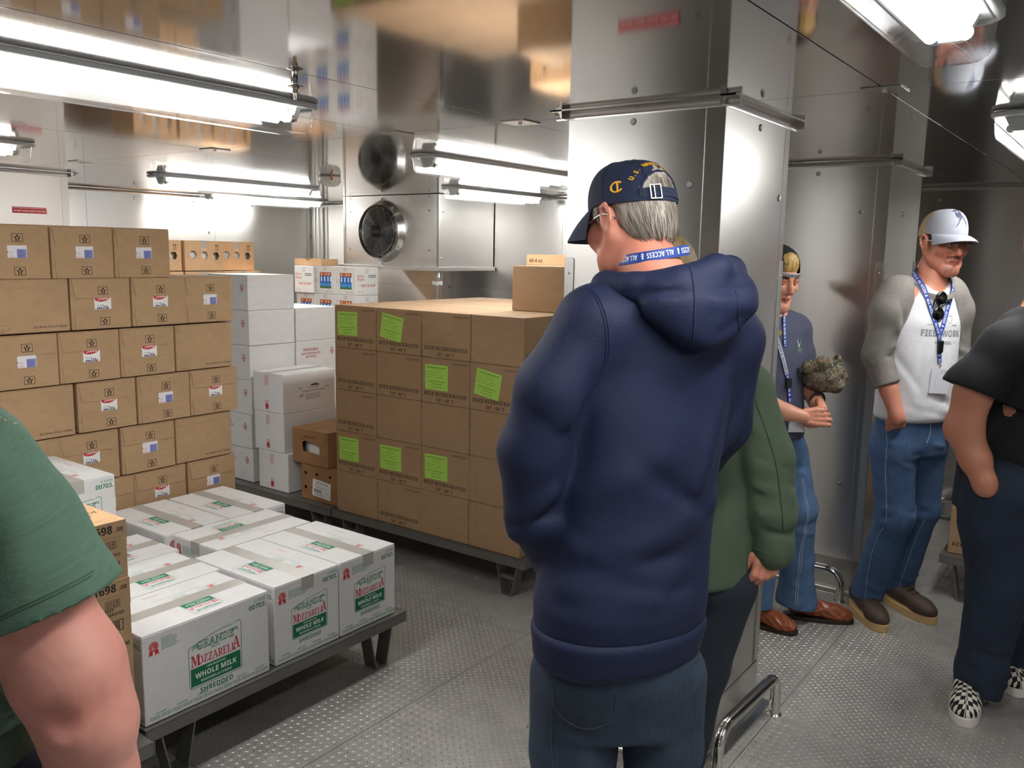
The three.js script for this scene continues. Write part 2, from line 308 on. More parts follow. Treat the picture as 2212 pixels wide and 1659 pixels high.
function fitting(label, x, za, zb) {
  const L = Math.abs(zb - za), W = 0.15, t = thing('ceiling_light', label, 'light', [x, CEIL, (za + zb) / 2], 0, 'fluorescent ceiling lights');
  const ring = (w, l, r, y) => oval(w, l, r).map(p => [p[0], y, p[1]]);
  mesh('gasket', loft([ring(W, L, 0.05, -0.0005), ring(W + 0.012, L + 0.03, 0.056, -0.004), ring(W + 0.012, L + 0.03, 0.056, -0.014), ring(W, L + 0.016, 0.05, -0.018), ring(W - 0.016, L - 0.004, 0.044, -0.018)]), gasketMat, t);
  // clear bowl with rounded shoulders and a ribbed rim
  mesh('diffuser', loft([ring(W - 0.004, L + 0.004, 0.048, -0.016), ring(W - 0.008, L - 0.004, 0.046, -0.03), ring(W - 0.014, L - 0.012, 0.044, -0.062), ring(W - 0.024, L - 0.022, 0.04, -0.08), ring(W - 0.05, L - 0.05, 0.03, -0.089), ring(0.001, 0.3, 0.0004, -0.09)]), lensMat, t);
  mesh('gear_tray', [box(W - 0.03, 0.004, L - 0.05, 0, -0.012, 0), box(0.03, 0.022, L - 0.16, 0, -0.024, 0)], trayMat, t);
  for (const s of [-1, 1]) {
    const g = extr([[-0.045, 0], [0.045, 0], [0.024, -0.042], [-0.024, -0.042]], 0.018).translate(0, -0.014, s * (L / 2 - 0.06) - 0.009);
    mesh('lamp_holder', uvm(g), gasketMat, t);
    for (const e of [-1, 1]) mesh('lamp_cap', uvm(cyl(0.013, 0.02).rotateX(Math.PI / 2).translate(e * 0.028, -0.047, s * (L / 2 - 0.078))), steelTrim, t);
  }
  for (const s of [-1, 1]) mesh('tube', cyl(0.013, L - 0.17).rotateX(Math.PI / 2).translate(s * 0.028, -0.047, 0), tubeMat, t);
  const lamp = new THREE.RectAreaLight(new THREE.Color(1, 0.985, 0.95), LIGHT, 0.1, L - 0.17);
  lamp.position.set(0, -0.066, 0); lamp.rotation.x = -Math.PI / 2; lamp.name = 'tube_light'; t.add(lamp);
  return t;
}
fitting('largest lit fluorescent fitting upper left, ending beside the brass sprinkler', -2.2, -1.88, -0.55);
fitting('lit fluorescent fitting at the left edge whose clear end shows above the milk cartons', -4.12, -1.93, -0.6);
fitting('lit fluorescent fitting over the milk cartons, starting left of the white detector', -5.08, -3.12, -4.42);
fitting('lit fluorescent fitting in front of the cooling fan unit, running behind the column', -2.78, -3.05, -4.36);
fitting('farther smaller lit fitting over the cooling unit side, behind the nearer one', -3.98, -4.66, -5.8);
fitting('nearest lit fluorescent fitting, cut by the top edge above the baseball-tee man', -0.335, -1.83, -0.5);
fitting('lit fluorescent fitting cut by the right edge of the picture', -0.36, -2.98, -4.28);
fitting('faint far fluorescent fitting low over the left wall corner', -6.3, -4.3, -5.6);
for (const [x, z, what] of [[1.5, -2.4, 'right of the near one, beyond the right edge'], [-2.2, 1.6, 'behind the viewer on the left'], [1.5, 2.0, 'behind the viewer on the right']]) fitting('fluorescent fitting out of view, ' + what, x, z, z + 1.33);
// ---------- small ceiling hardware ----------
for (const [x, z, what] of [[-1.80, -2.485, 'near the middle above the light before the column'], [-0.617, -2.485, 'above the farther column, below the nearest light'], [-2.385, -2.485, 'above the cooling fan reflection'], [-3.53, -2.485, 'left of the middle, past the biggest light'], [-4.72, -2.485, 'far left above the milk cartons']]) {
  const t = thing('joint_plate', 'steel cover plate on ceiling seam ' + what, 'cover plate', [x, CEIL, z], 0, 'ceiling joint plates');
  mesh('plate', uvm(new RoundedBoxGeometry(0.1, 0.004, 0.1, 1, 0.0015).translate(0, -0.002, 0)), steelTrim, t);
  mesh('bolt', uvm(cyl(0.007, 0.006, 0, -0.006, 0, 12)), chrome, t);
}
{
  const t = thing('sprinkler', 'small brass and chrome sprinkler head hanging from the ceiling seam', 'sprinkler', [-1.86, CEIL, -1.56]);
  const prof = (pts) => new THREE.LatheGeometry(pts.map(p => new THREE.Vector2(...p)), 20);
  mesh('stem', prof([[0.0001, 0], [0.008, 0], [0.007, -0.012], [0.0085, -0.014], [0.0085, -0.02], [0.0001, -0.02]]), chrome, t);
  mesh('escutcheon', prof([[0.0001, -0.019], [0.012, -0.019], [0.021, -0.022], [0.021, -0.0245], [0.0001, -0.0245]]), steelTrim, t);
  mesh('body', prof([[0.0001, -0.024], [0.011, -0.024], [0.011, -0.029], [0.008, -0.031], [0.0085, -0.038], [0.005, -0.039], [0.0001, -0.039]]), chrome, t);
  mesh('frame_arm', [uvm(box(0.002, 0.016, 0.003, -0.0045, -0.046, 0)), uvm(box(0.002, 0.016, 0.003, 0.0045, -0.046, 0)), uvm(cyl(0.0045, 0.003, 0, -0.054, 0, 12))], chrome, t);
  mesh('glass_bulb', cyl(0.0017, 0.015, 0, -0.046, 0, 8), S(0xd9a733, { roughness: 0.2 }), t);
}
{
  const t = thing('alarm_beacon', 'ribbed translucent white alarm beacon with orange clips on the ceiling', 'alarm', [-4.13, CEIL, -3.72], -36 * D2R);
  const m = S(0xdfe3e4, { roughness: 0.35 });
  mesh('dome', new THREE.LatheGeometry([[0.0001, 0], [0.062, 0], [0.068, -0.012], [0.066, -0.03], [0.04, -0.058], [0.03, -0.064], [0.0001, -0.064]].map(p => new THREE.Vector2(...p)), 24), m, t);
  const ribs = []; for (let i = 0; i < 16; i++) ribs.push(uvm(new THREE.BoxGeometry(0.004, 0.03, 0.012).rotateX(0.75).translate(0, -0.045, 0.053).rotateY(i / 16 * 2 * Math.PI)));
  for (const r of ribs) mesh('rib', r, m, t);
  for (const s of [-1, 1]) mesh('clip', uvm(new THREE.TorusGeometry(0.018, 0.0035, 8, 20).rotateX(0.3).translate(s * 0.09, -0.012, 0)), S(0xd9691e, { roughness: 0.4 }), t);
}
// ---------- cooling unit ----------
{
  const x0 = -5.62, x1 = -4.54, yb = 1.49, zf = -5.21, D = Z0 - zf, yt = CEIL - 0.004;
  const t = thing('cooling_unit', 'stainless ceiling-hung cooling unit with one black fan on the back wall', 'cooling unit', [(x0 + x1) / 2, 0, zf]);
  const w = x1 - x0, d = 0.7, cx = 0, fy = 1.767, fx = -0.07, R = 0.232;
  const circ = (r, n = 48) => Array.from({ length: n }, (_, i) => [fx + r * Math.cos(-i / n * 2 * Math.PI), fy + r * Math.sin(-i / n * 2 * Math.PI)]);
  const sheet = new THREE.MeshPhysicalMaterial({ color: new THREE.Color(0.62, 0.615, 0.6), metalness: 1, roughness: 0.5, roughnessMap: streak, bumpMap: wavy, bumpScale: 0.003 });
  mesh('front_panel', uvm(extr([[-w / 2 + 0.012, yb], [w / 2 - 0.012, yb], [w / 2 - 0.012, yt], [-w / 2 + 0.012, yt]], 0.003, 0, 12, [circ(R)]).translate(0, 0, -0.004)), sheet, t);
  for (const s of [-1, 1]) { mesh('side_panel', rbox(0.003, yt - yb, d, 0.001, s * (w / 2 - 0.0015), (yt + yb) / 2, -d / 2), sheet, t); mesh('corner_strip', rbox(0.022, yt - yb, 0.005, 0.001, s * (w / 2 - 0.012), (yt + yb) / 2, 0.0015), steelTrim, t); }
  mesh('inner_panel', box(w - 0.02, yt - yb, 0.004, 0, (yt + yb) / 2, -d + 0.01), steelDark, t);
  mesh('drip_tray', rbox(w + 0.05, 0.032, d + 0.04, 0.003, 0, yb - 0.016, -d / 2 + 0.022), sheet, t);
  // spun shroud around the fan
  const lat = (pts, n = 48) => new THREE.LatheGeometry(pts.map(p => new THREE.Vector2(...p)), n).rotateX(Math.PI / 2).translate(fx, fy, 0);
  const shr = mesh('fan_shroud', lat([[R + 0.02, 0.0], [R + 0.012, 0.012], [R - 0.004, 0.045], [R - 0.01, 0.06], [R - 0.014, 0.058], [R - 0.008, 0.03], [R - 0.004, -0.09]]), steelTrimD, t);
  // wire guard
  for (let i = 0; i < 15; i++) { const r = 0.06 + i * 0.0118; mesh('guard_ring', new THREE.TorusGeometry(r, 0.0016, 5, 56).translate(fx, fy, 0.085 - 0.07 * Math.pow(r / R, 4)), i > 9 ? steelTrim : steelDark, t); }
  for (let i = 0; i < 5; i++) { const r = R - 0.004, z = 0.012 + i * 0.014; mesh('guard_ring', new THREE.TorusGeometry(r - i * 0.003, 0.0017, 5, 56).translate(fx, fy, z), steelTrim, t); }
  mesh('guard_hoop', new THREE.TorusGeometry(R - 0.03, 0.005, 8, 56).translate(fx, fy, 0.078), blackPlastic, t);
  for (let i = 0; i < 12; i++) {
    const s = new THREE.Shape(); s.moveTo(0.052, -0.012); s.quadraticCurveTo(0.12, -0.03, 0.205, -0.018); s.lineTo(0.208, 0.024); s.quadraticCurveTo(0.13, 0.022, 0.052, 0.012); s.closePath();
    const g = new THREE.ExtrudeGeometry(s, { depth: 0.003, bevelEnabled: false, curveSegments: 8 }).rotateX(0.62).rotateZ(i / 12 * 2 * Math.PI + 0.1).translate(fx, fy, 0.03);
    mesh('fan_blade', uvm(g), blackPlastic, t);
  }
  mesh('fan_hub', uvm(cyl(0.055, 0.07, 0, 0, 0, 24).rotateX(Math.PI / 2).translate(fx, fy, 0.06)), blackPlastic, t);
  for (let i = 0; i < 18; i++) mesh('hub_fin', uvm(new THREE.BoxGeometry(0.003, 0.03, 0.01).translate(0, 0.034, 0.098).rotateZ(i / 18 * 2 * Math.PI).translate(fx, fy, 0)), blackPlastic, t);
  for (const a of [0.62, -0.62, Math.PI / 2, -Math.PI / 2]) {
    const p = (r, z) => [fx + r * Math.cos(a), fy + r * Math.sin(a), z];
    mesh('guard_bracket', tube([p(R - 0.05, 0.078), p(R, 0.05), p(R + 0.03, 0.006)], 0.003, 10, 6), chrome, t);
    mesh('bracket_bolt', uvm(cyl(0.007, 0.016, 0, 0, 0, 10).rotateX(Math.PI / 2).translate(...p(R + 0.032, 0.008))), chrome, t);
  }
  for (const [a, b] of [[-0.46, 1.93], [-0.46, 1.62], [0.44, 1.93], [0.44, 1.62], [0.44, 2.04], [-0.46, 2.04]]) mesh('panel_screw', uvm(cyl(0.006, 0.006, 0, 0, 0, 10).rotateX(Math.PI / 2).translate(a, b, 0.003)), chrome, t);
  for (const a of [-0.42, 0, 0.4]) mesh('tray_screw', uvm(cyl(0.006, 0.008, 0, 0, 0, 10).rotateX(Math.PI / 2).translate(a, yb + 0.006, 0.044)), chrome, t);
  for (const [a, b] of [[-0.04, 1.92], [-0.04, 1.56], [-0.66, 1.9], [-0.66, 1.56]]) mesh('panel_screw', uvm(cyl(0.006, 0.006, 0, 0, 0, 10).rotateZ(Math.PI / 2).translate(w / 2 + 0.003, b, a)), chrome, t);
  const p = thing('drain_pipe', 'steel drain pipe with a white clamp under the cooling unit', 'pipe', [-4.62, 0, -5.3]);
  mesh('pipe', uvm(cyl(0.022, 1.46, 0, 0.73, 0, 18)), chrome, p);
  mesh('clamp', [uvm(cyl(0.03, 0.03, 0, 1.36, 0, 18)), uvm(rbox(0.1, 0.026, 0.012, 0.003, 0, 1.36, 0.02))], S(0xd8dad8, { roughness: 0.4 }), p);
  mesh('sleeve', uvm(cyl(0.032, 0.05, 0, 1.43, 0, 18, 0.028)), steelTrim, p);
}
{ // conduits in the wall corner
  for (const [x, r, what] of [[-6.76, 0.008, 'thin steel conduit left of the thicker pipe in the room corner'], [-6.71, 0.014, 'thicker pale pipe standing in the far room corner'], [-6.66, 0.008, 'thin steel conduit right of the thicker pipe in the room corner']]) {
    const t = thing('conduit', what, 'conduit', [x, 0, Z0 + 0.04]);
    mesh('pipe', uvm(cyl(r, 2.02, 0, 1.01, 0, 12)), steelTrim, t);
  }
}
// ---------- cartons ----------
function paper(c, w, h, rgb, amt = 0.05) {
  c.fillStyle = `rgb(${rgb})`; c.fillRect(0, 0, w, h);
  const im = c.getImageData(0, 0, w, h), d = im.data;
  for (let j = 0; j < h; j++) for (let i = 0; i < w; i++) {
    const k = (j * w + i) * 4, m = 1 + amt * (0.8 * (vnoise(i / 90, j / 60, 64) - 0.5) + 0.5 * (rnd() - 0.5) + 0.5 * (vnoise(i / 3, j / 70, 512) - 0.5));
    d[k] *= m; d[k + 1] *= m; d[k + 2] *= m;
  }
  c.putImageData(im, 0, 0);
}
const KRAFT = [178, 147, 112], KRAFT2 = [160, 130, 98], KRAFT3 = [204, 164, 123], WHITE = [229, 229, 230];
const paperMat = (w, h, draw, base = KRAFT, amt = 0.07, rough = 0.78) => new THREE.MeshStandardMaterial({ roughness: rough, map: canvasTex(w, h, (c) => { paper(c, w, h, base, amt); draw?.(c, w, h); }) });
const kraftPlain = paperMat(512, 512), kraft2Plain = paperMat(512, 512, null, KRAFT2), kraft3Plain = paperMat(256, 256, null, KRAFT3), whitePlain = paperMat(512, 512, (c, w, h) => { c.globalAlpha = 0.05; c.fillStyle = '#806b50'; for (let i = 0; i < 40; i++) c.fillRect(rr(0, w), rr(0, h), rr(2, 60), rr(1, 3)); c.globalAlpha = 1; }, WHITE, 0.035);
const kraftEdge = S(0x7d5c39, { roughness: 0.9 });
function fine(c, x, y, w, rows, lh, col, ragged = 0.3) { c.fillStyle = col; for (let r = 0; r < rows; r++) { let a = x; const end = x + w * (1 - ragged * rnd()); while (a < end) { const l = rr(lh * 0.5, lh * 2.2); c.fillRect(a, y + r * lh, Math.min(l, end - a), lh * 0.48); a += l + lh * 0.35; } } }
function barcode(c, x, y, w, h, frame = true) { c.fillStyle = '#1d1712'; if (frame) { c.lineWidth = h * 0.09; c.strokeStyle = '#1d1712'; c.strokeRect(x - w * 0.06, y - h * 0.1, w * 1.12, h * 1.2); } let a = x; while (a < x + w) { const b = rr(1, 4.5) * w / 120; c.fillRect(a, y, b, h); a += b + rr(1, 4) * w / 120; } }
// geometry of a carton in its own frame: base centred on the origin, printed front on +z
const bodyGeo = (w, h, d, r = 0.005) => new RoundedBoxGeometry(w, h, d, 2, r).translate(0, h / 2, 0);
function facePlate(pts, W, H, z, t = 0.0028) { // thin plate on the +z face, pts in metres from the face centre
  return planar(extr(pts, t).translate(0, H / 2, z), W, H, 0, H / 2);
}
function topFlap(x0, x1, z0, z1, h, W, D, t = 0.0032) {
  const g = new RoundedBoxGeometry(x1 - x0, t, z1 - z0, 1, 0.001).translate((x0 + x1) / 2, h + t / 2 - 0.0008, (z0 + z1) / 2), p = g.attributes.position, a = new Float32Array(p.count * 2);
  for (let i = 0; i < p.count; i++) { a[2 * i] = p.getX(i) / W + 0.5; a[2 * i + 1] = 0.5 - p.getZ(i) / D; }
  g.setAttribute('uv', new THREE.BufferAttribute(a, 2)); return g;
}
const sheetGeo = (w, h, x, y, z, rot = 0) => planar(new THREE.BoxGeometry(w, h, 0.0008), w, h).rotateZ(rot).translate(x, y, z);
const proto = {};
function carton(kind, build) { const g = new THREE.Group(); build(g); proto[kind] = g; }
function put(kind, name, label, p, turn = 0, group, jig = 0.003) {
  const g = proto[kind].clone(); g.name = numbered(name);
  g.position.set(p[0] + rr(-jig, jig), p[1], p[2] + rr(-jig, jig)); g.rotation.y = turn + rr(-1, 1) * jig * 2.2;
  scene.add(g); return tag(g, label, 'carton', group);
}
const flapsTop = (g, w, h, d, mat, gap = 0.003) => { mesh('flap', topFlap(-w / 2 + 0.001, -gap / 2, -d / 2 + 0.001, d / 2 - 0.001, h, w, d), mat, g); mesh('flap', topFlap(gap / 2, w / 2 - 0.001, -d / 2 + 0.001, d / 2 - 0.001, h, w, d), mat, g); };

// --- milk cartons (12 litres) ---
function careMark(c, x, y, s) { // two hands holding a box, in a frame
  c.strokeStyle = c.fillStyle = '#2a1c12'; c.lineWidth = s * 0.06; c.strokeRect(x - s * 0.6, y - s * 0.46, s * 1.2, s * 0.92);
  c.beginPath(); c.arc(x, y - s * 0.2, s * 0.13, 0, 7); c.fill();
  for (const k of [-1, 1]) { c.beginPath(); c.moveTo(x + k * s * 0.36, y - s * 0.24); c.quadraticCurveTo(x + k * s * 0.36, y + s * 0.05, x + k * s * 0.2, y + s * 0.12); c.lineTo(x + k * s * 0.22, y + s * 0.38); c.lineTo(x + k * s * 0.06, y + s * 0.38); c.lineTo(x + k * s * 0.08, y + s * 0.02); c.lineTo(x + k * s * 0.2, y - s * 0.06); c.closePath(); c.fill(); }
}
const milkEnd = paperMat(768, 624, (c, w, h) => { careMark(c, w * 0.53, h * 0.235, h * 0.16); careMark(c, w * 0.54, h * 0.85, h * 0.16); });
const milkSide = paperMat(768, 546, (c, w, h) => { text(c, '12 Litres (12 x 1 Litre)', w * 0.96, h * 0.9, `bold ${h * 0.062}px sans-serif`, '#2c1f14', 'right'); c.strokeStyle = '#5b4127'; c.lineWidth = 2.5; c.beginPath(); c.ellipse(w * 0.13, h * 0.9, w * 0.07, h * 0.06, 0, 0, 7); c.stroke(); text(c, '∧', w * 0.13, h * 0.87, `${h * 0.05}px sans-serif`, '#5b4127'); text(c, 'BX', w * 0.13, h * 0.92, `${h * 0.04}px sans-serif`, '#5b4127'); });
const milkSheet = new THREE.MeshStandardMaterial({ roughness: 0.5, map: canvasTex(384, 300, (c, w, h) => {
  c.fillStyle = '#f2f1f0'; c.fillRect(0, 0, w, h);
  c.fillStyle = '#c8232f'; c.beginPath(); c.ellipse(w * 0.48, h * 0.06, w * 0.46, h * 0.27, -0.12, 0, 7); c.fill();
  c.save(); c.translate(w * 0.5, h * 0.12); c.rotate(-0.06); text(c, 'Livonia', 0, 0, `italic bold ${h * 0.24}px sans-serif`, '#f6f3f2'); c.restore();
  text(c, 'FULL CREAM', w * 0.34, h * 0.6, `bold ${h * 0.085}px sans-serif`, '#20284f');
  text(c, 'milk', w * 0.5, h * 0.83, `bold ${h * 0.46}px sans-serif`, '#1f2a63');
}) });
const dataSheet = new THREE.MeshStandardMaterial({ roughness: 0.5, map: canvasTex(384, 300, (c, w, h) => {
  c.fillStyle = '#ecebf0'; c.fillRect(0, 0, w, h);
  c.fillStyle = '#8288c4'; c.fillRect(w * 0.48, h * 0.3, w * 0.49, h * 0.66);
  fine(c, w * 0.54, h * 0.38, w * 0.36, 7, h * 0.07, '#6468a8'); fine(c, w * 0.05, h * 0.72, w * 0.32, 4, h * 0.06, '#d9a9a7'); fine(c, w * 0.1, h * 0.5, w * 0.2, 3, h * 0.06, '#dcb3b1');
  c.fillStyle = '#3a2b22'; c.beginPath(); c.arc(0, h * 0.5, h * 0.05, 0, 7); c.fill(); c.fillStyle = '#c9918f'; c.fillRect(w * 0.22, h * 0.38, 4, h * 0.2);
}) });
const MW = 0.258, MH = 0.2095, MD = 0.299;
function milk(kind, sheet) {
  carton(kind, g => {
    mesh('body', bodyGeo(MW, MH, MD), [milkSide, milkSide, kraftPlain, kraftPlain, milkEnd, milkEnd], g);
    if (sheet) mesh('product_sheet', sheetGeo(0.072, 0.058, 0.005, MH * 0.5, MD / 2 + 0.001), sheet, g);
    const z = MD / 2, a = MW / 2, b = MH / 2;
    mesh('flap', facePlate([[-a + 0.006, b - 0.002], [-a + 0.018, b * 0.24], [-a + 0.03, b * 0.235], [a - 0.012, b * 0.26], [a - 0.004, b - 0.002]].reverse(), MW, MH, z), milkEnd, g);
    mesh('flap', facePlate([[-a + 0.012, -b * 0.26], [-a + 0.02, -b * 0.22], [a - 0.01, -b * 0.2], [a - 0.003, -b + 0.002], [-a + 0.016, -b + 0.002]].reverse(), MW, MH, z), milkEnd, g);
    flapsTop(g, MW, MH, MD, kraftPlain);
  });
}
milk('milk_logo', milkSheet); milk('milk_data', dataSheet);
carton('milk_side', g => {
  mesh('body', bodyGeo(MD, MH, MW), [milkEnd, milkEnd, kraftPlain, kraftPlain, milkSide, milkSide], g);
  const a = MD / 2, b = MH / 2;
  mesh('flap', facePlate([[-a + 0.004, b - 0.002], [-a + 0.02, b * 0.66], [a - 0.016, b * 0.76], [a - 0.003, b - 0.002]].reverse(), MD, MH, MW / 2, 0.0022), milkSide, g);
  flapsTop(g, MD, MH, MW, kraftPlain);
});
{
  const say = { milk_logo: 'with red milk print', milk_data: 'with lilac data sheet', milk_side: 'turned plain side out' };
  const rows = [
    [1.48, [['milk_data', -1.595], ['milk_data', -1.855], ['milk_data', -2.118]]],
    [1.268, [['milk_side', -1.635], ['milk_logo', -1.922], ['milk_logo', -2.186], ['milk_data', -2.446]]],
    [1.05, [['milk_data', -1.6], ['milk_logo', -1.864], ['milk_logo', -2.126], ['milk_side', -2.41]]],
    [0.834, [['milk_side', -1.636], ['milk_logo', -1.93], ['milk_data', -2.194], ['milk_logo', -2.454]]],
    [0.618, [['milk_data', -1.58], ['milk_logo', -1.84], ['milk_data', -2.108], ['milk_side', -2.39]]],
    [0.402, [['milk_side', -1.61], ['milk_data', -1.9], ['milk_logo', -2.16], ['milk_data', -2.424]]],
    [0.187, [['milk_data', -1.6], ['milk_data', -1.87], ['milk_data', -2.14], ['milk_data', -2.41]]]];
  rows.forEach(([y, list], r) => list.forEach(([k, z], i) => {
    const D = k === 'milk_side' ? MW : MD;
    put(k, 'milk_carton', r === 6 ? 'brown milk carton at the foot of the stack behind the white cheese cartons' : `brown milk carton ${say[k]}, ${ordinal[r]} row from top, ${ordinal[i]} from left`, [-3.552 - D / 2, y, z], Math.PI / 2, r === 6 ? 'milk cartons hidden at the foot' : 'brown milk cartons');
  }));
}
// --- half-pint cartons ---
const hpPrint = paperMat(768, 560, (c, w, h) => { text(c, 'KEEP REFRIGERATED', w * 0.5, h * 0.79, `bold ${h * 0.112}px serif`, '#21150d', 'center', w * 0.93); text(c, '34° - 40° F', w * 0.5, h * 0.915, `bold ${h * 0.105}px serif`, '#21150d'); text(c, '50-HALF PINT', w * 0.97, h * 0.075, `bold ${h * 0.062}px serif`, '#3a2716', 'right'); }, KRAFT2);
const green = new THREE.MeshStandardMaterial({ roughness: 0.6, map: canvasTex(384, 400, (c, w, h) => {
  c.fillStyle = '#a8d85a'; c.fillRect(0, 0, w, h);
  text(c, 'Smith Brothers Farms', w / 2, h * 0.11, `bold ${h * 0.075}px sans-serif`, '#2c3a1c'); text(c, '26513 WEST VALLEY', w / 2, h * 0.2, `${h * 0.045}px sans-serif`, '#41552b');
  text(c, 'Product: 1% LOWFAT MILK', w * 0.05, h * 0.3, `${h * 0.052}px sans-serif`, '#33451f', 'left'); text(c, 'Code Date: 0605      Unit: 50-11', w * 0.05, h * 0.41, `${h * 0.052}px sans-serif`, '#33451f', 'left'); text(c, 'Pallet: 10  C1      Quantity: 75', w * 0.05, h * 0.5, `${h * 0.052}px sans-serif`, '#33451f', 'left');
  text(c, 'KEEP REFRIGERATED', w / 2, h * 0.66, `${h * 0.078}px sans-serif`, '#2c3a1c'); text(c, '07/10/2018', w / 2, h * 0.77, `${h * 0.078}px sans-serif`, '#2c3a1c'); text(c, 'Customer: Milk', w / 2, h * 0.89, `${h * 0.06}px sans-serif`, '#2c3a1c');
}) });
const HW = 0.307, HH = 0.2245;
const hpTop = paperMat(512, 512, (c, w, h) => { c.globalAlpha = 0.25; c.strokeStyle = '#8a6238'; c.lineWidth = 2; for (let i = 0; i < 5; i++) { c.beginPath(); c.moveTo(rr(0, w), rr(0, h)); c.lineTo(rr(0, w), rr(0, h)); c.stroke(); } c.globalAlpha = 1; }, KRAFT2);
const hpBody = (g, front) => { const f = front ? hpPrint : kraft2Plain, s = front ? kraft2Plain : hpPrint; mesh('body', bodyGeo(HW, HH - 0.0025, HW, 0.004), [s, s, hpTop, hpTop, f, f], g); flapsTop(g, HW, HH - 0.0025, HW, hpTop, 0.004); };
carton('hp_print', g => hpBody(g, true));
carton('hp_blank', g => { hpBody(g, false); });
carton('hp_seam', g => { hpBody(g, false); mesh('glue_lap', facePlate([[-HW / 2 + 0.002, -HH / 2 + 0.004], [-HW / 2 + 0.04, -HH / 2 + 0.004], [-HW / 2 + 0.04, HH / 2 - 0.008], [-HW / 2 + 0.002, HH / 2 - 0.008]], HW, HH, HW / 2, 0.0018), kraft2Plain, g); });
for (const [k, x, rot] of [['hp_note', -0.055, 0.01], ['hp_note_tilt', -0.045, -0.16]]) carton(k, g => { hpBody(g, true); mesh('label', sheetGeo(0.148, 0.125, x, HH * 0.575, HW / 2 + 0.0006, rot), green, g); });
{
  const say = { hp_print: 'with print but no sticker', hp_note: 'with straight green sticker', hp_note_tilt: 'with tilted green sticker', hp_blank: 'with blank front', hp_seam: 'with blank seamed front' };
  const front = [['hp_note', 'hp_note_tilt', 'hp_print', 'hp_blank'], ['hp_print', 'hp_print', 'hp_note', 'hp_note_tilt'], ['hp_print', 'hp_blank', 'hp_blank', 'hp_blank'], ['hp_note', 'hp_note', 'hp_note', 'hp_seam'], ['hp_blank', 'hp_print', 'hp_seam', 'hp_seam']];
  const dep = ['front', 'second line back', 'third line back', 'fourth line back'];
  for (let j = 0; j < 4; j++) for (let r = 0; r < 5; r++) for (let i = 0; i < 4; i++) {
    const k = j === 0 ? front[r][i] : r === 0 ? 'hp_blank' : 'hp_print';
    const shown = j === 0 || r === 0;
    if (!shown && j === 3) continue;
    const label = j === 0 ? `half-pint carton ${say[k]}, ${ordinal[r]} row from top, ${ordinal[i]} from left` : r === 0 ? `plain carton top on the big half-pint stack, ${dep[j]}, ${ordinal[i]} from left` : 'brown half-pint carton buried inside the big half-pint stack';
    if (!shown && (i === 1 || i === 2) && j === 2) { }
    put(k, 'half_pint_carton', label, [-3.333 + i * 0.3105, 0.2 + (4 - r) * 0.2255, -3.315 - j * 0.312], 0, shown ? 'half-pint cartons' : 'buried half-pint cartons', 0.0022);
  }
  for (let r = 0; r < 5; r++) if (r) for (let i = 0; i < 4; i++) put('hp_print', 'half_pint_carton', 'brown half-pint carton in the hidden rear line of the big stack', [-3.333 + i * 0.3105, 0.2 + (4 - r) * 0.2255, -3.315 - 3 * 0.312], 0, 'rear half-pint cartons', 0.0022);
  put('hp_blank', 'half_pint_carton', 'single plain brown carton standing on the big half-pint stack', [-2.448, 1.3275, -3.7], 0.02, undefined, 0.001);
}
// --- shredded mozzarella cartons ---
const GRN = '#10734f', RED = '#c8262f';
function cheeseLogo(c, w, h) { // logo in a w x h box centred on the origin
  c.save(); c.translate(-w / 2, -h / 2);
  c.strokeStyle = GRN; c.lineWidth = h * 0.012; c.beginPath(); c.moveTo(w * 0.06, 0.2 * h); c.quadraticCurveTo(0, 0.2 * h, 0, 0.26 * h); c.lineTo(0, 0.9 * h); c.quadraticCurveTo(0, h, w * 0.06, h); c.lineTo(w * 0.94, h); c.quadraticCurveTo(w, h, w, 0.94 * h); c.lineTo(w, 0.1 * h); c.quadraticCurveTo(w, 0, w * 0.92, 0.02 * h); c.lineTo(w * 0.86, 0.04 * h); c.moveTo(w * 0.06, 0.2 * h); c.quadraticCurveTo(w * 0.5, 0.04 * h, w * 0.84, 0.05 * h); c.stroke();
  c.fillStyle = GRN; c.fillRect(w * 0.025, h * 0.62, w * 0.95, h * 0.35);
  const put1 = (s, x, y, px, col, sx = 1, font = 'bold') => { c.save(); c.translate(x, y); c.scale(sx, 1); text(c, s, 0, 0, `${font} ${px}px serif`, col); c.restore(); };
  c.lineWidth = h * 0.012; c.strokeStyle = GRN; c.font = `bold ${h * 0.2}px serif`; c.textAlign = 'center'; c.textBaseline = 'middle'; c.save(); c.translate(w * 0.5, h * 0.22); c.scale(0.9, 1); c.strokeText('GRANDE', 0, 0); c.restore();
  c.lineWidth = h * 0.01; for (const [a, b] of [[0.14, 0.22], [0.88, 0.16]]) for (let i = 0; i < 3; i++) { c.beginPath(); c.moveTo(w * (a - 0.07), h * (b + i * 0.03)); c.quadraticCurveTo(w * a, h * (b - 0.06 + i * 0.02), w * (a + 0.06), h * (b + 0.02 * i)); c.stroke(); }
  put1('BRAND', w * 0.5, h * 0.335, h * 0.05, GRN);
  put1('M', w * 0.12, h * 0.49, h * 0.3, RED, 0.7); put1('OZZARELL', w * 0.525, h * 0.505, h * 0.22, RED, 0.66); put1('A', w * 0.9, h * 0.44, h * 0.34, RED, 0.62);
  text(c, 'LOW-MOISTURE', w * 0.5, h * 0.675, `bold ${h * 0.055}px sans-serif`, '#e8efe9'); text(c, 'WHOLE MILK', w * 0.5, h * 0.785, `bold ${h * 0.14}px sans-serif`, '#ffffff', 'center', w * 0.86); text(c, 'MOZZARELLA CHEESE', w * 0.5, h * 0.905, `bold ${h * 0.065}px sans-serif`, '#e8efe9', 'center', w * 0.84);
  c.restore();
}
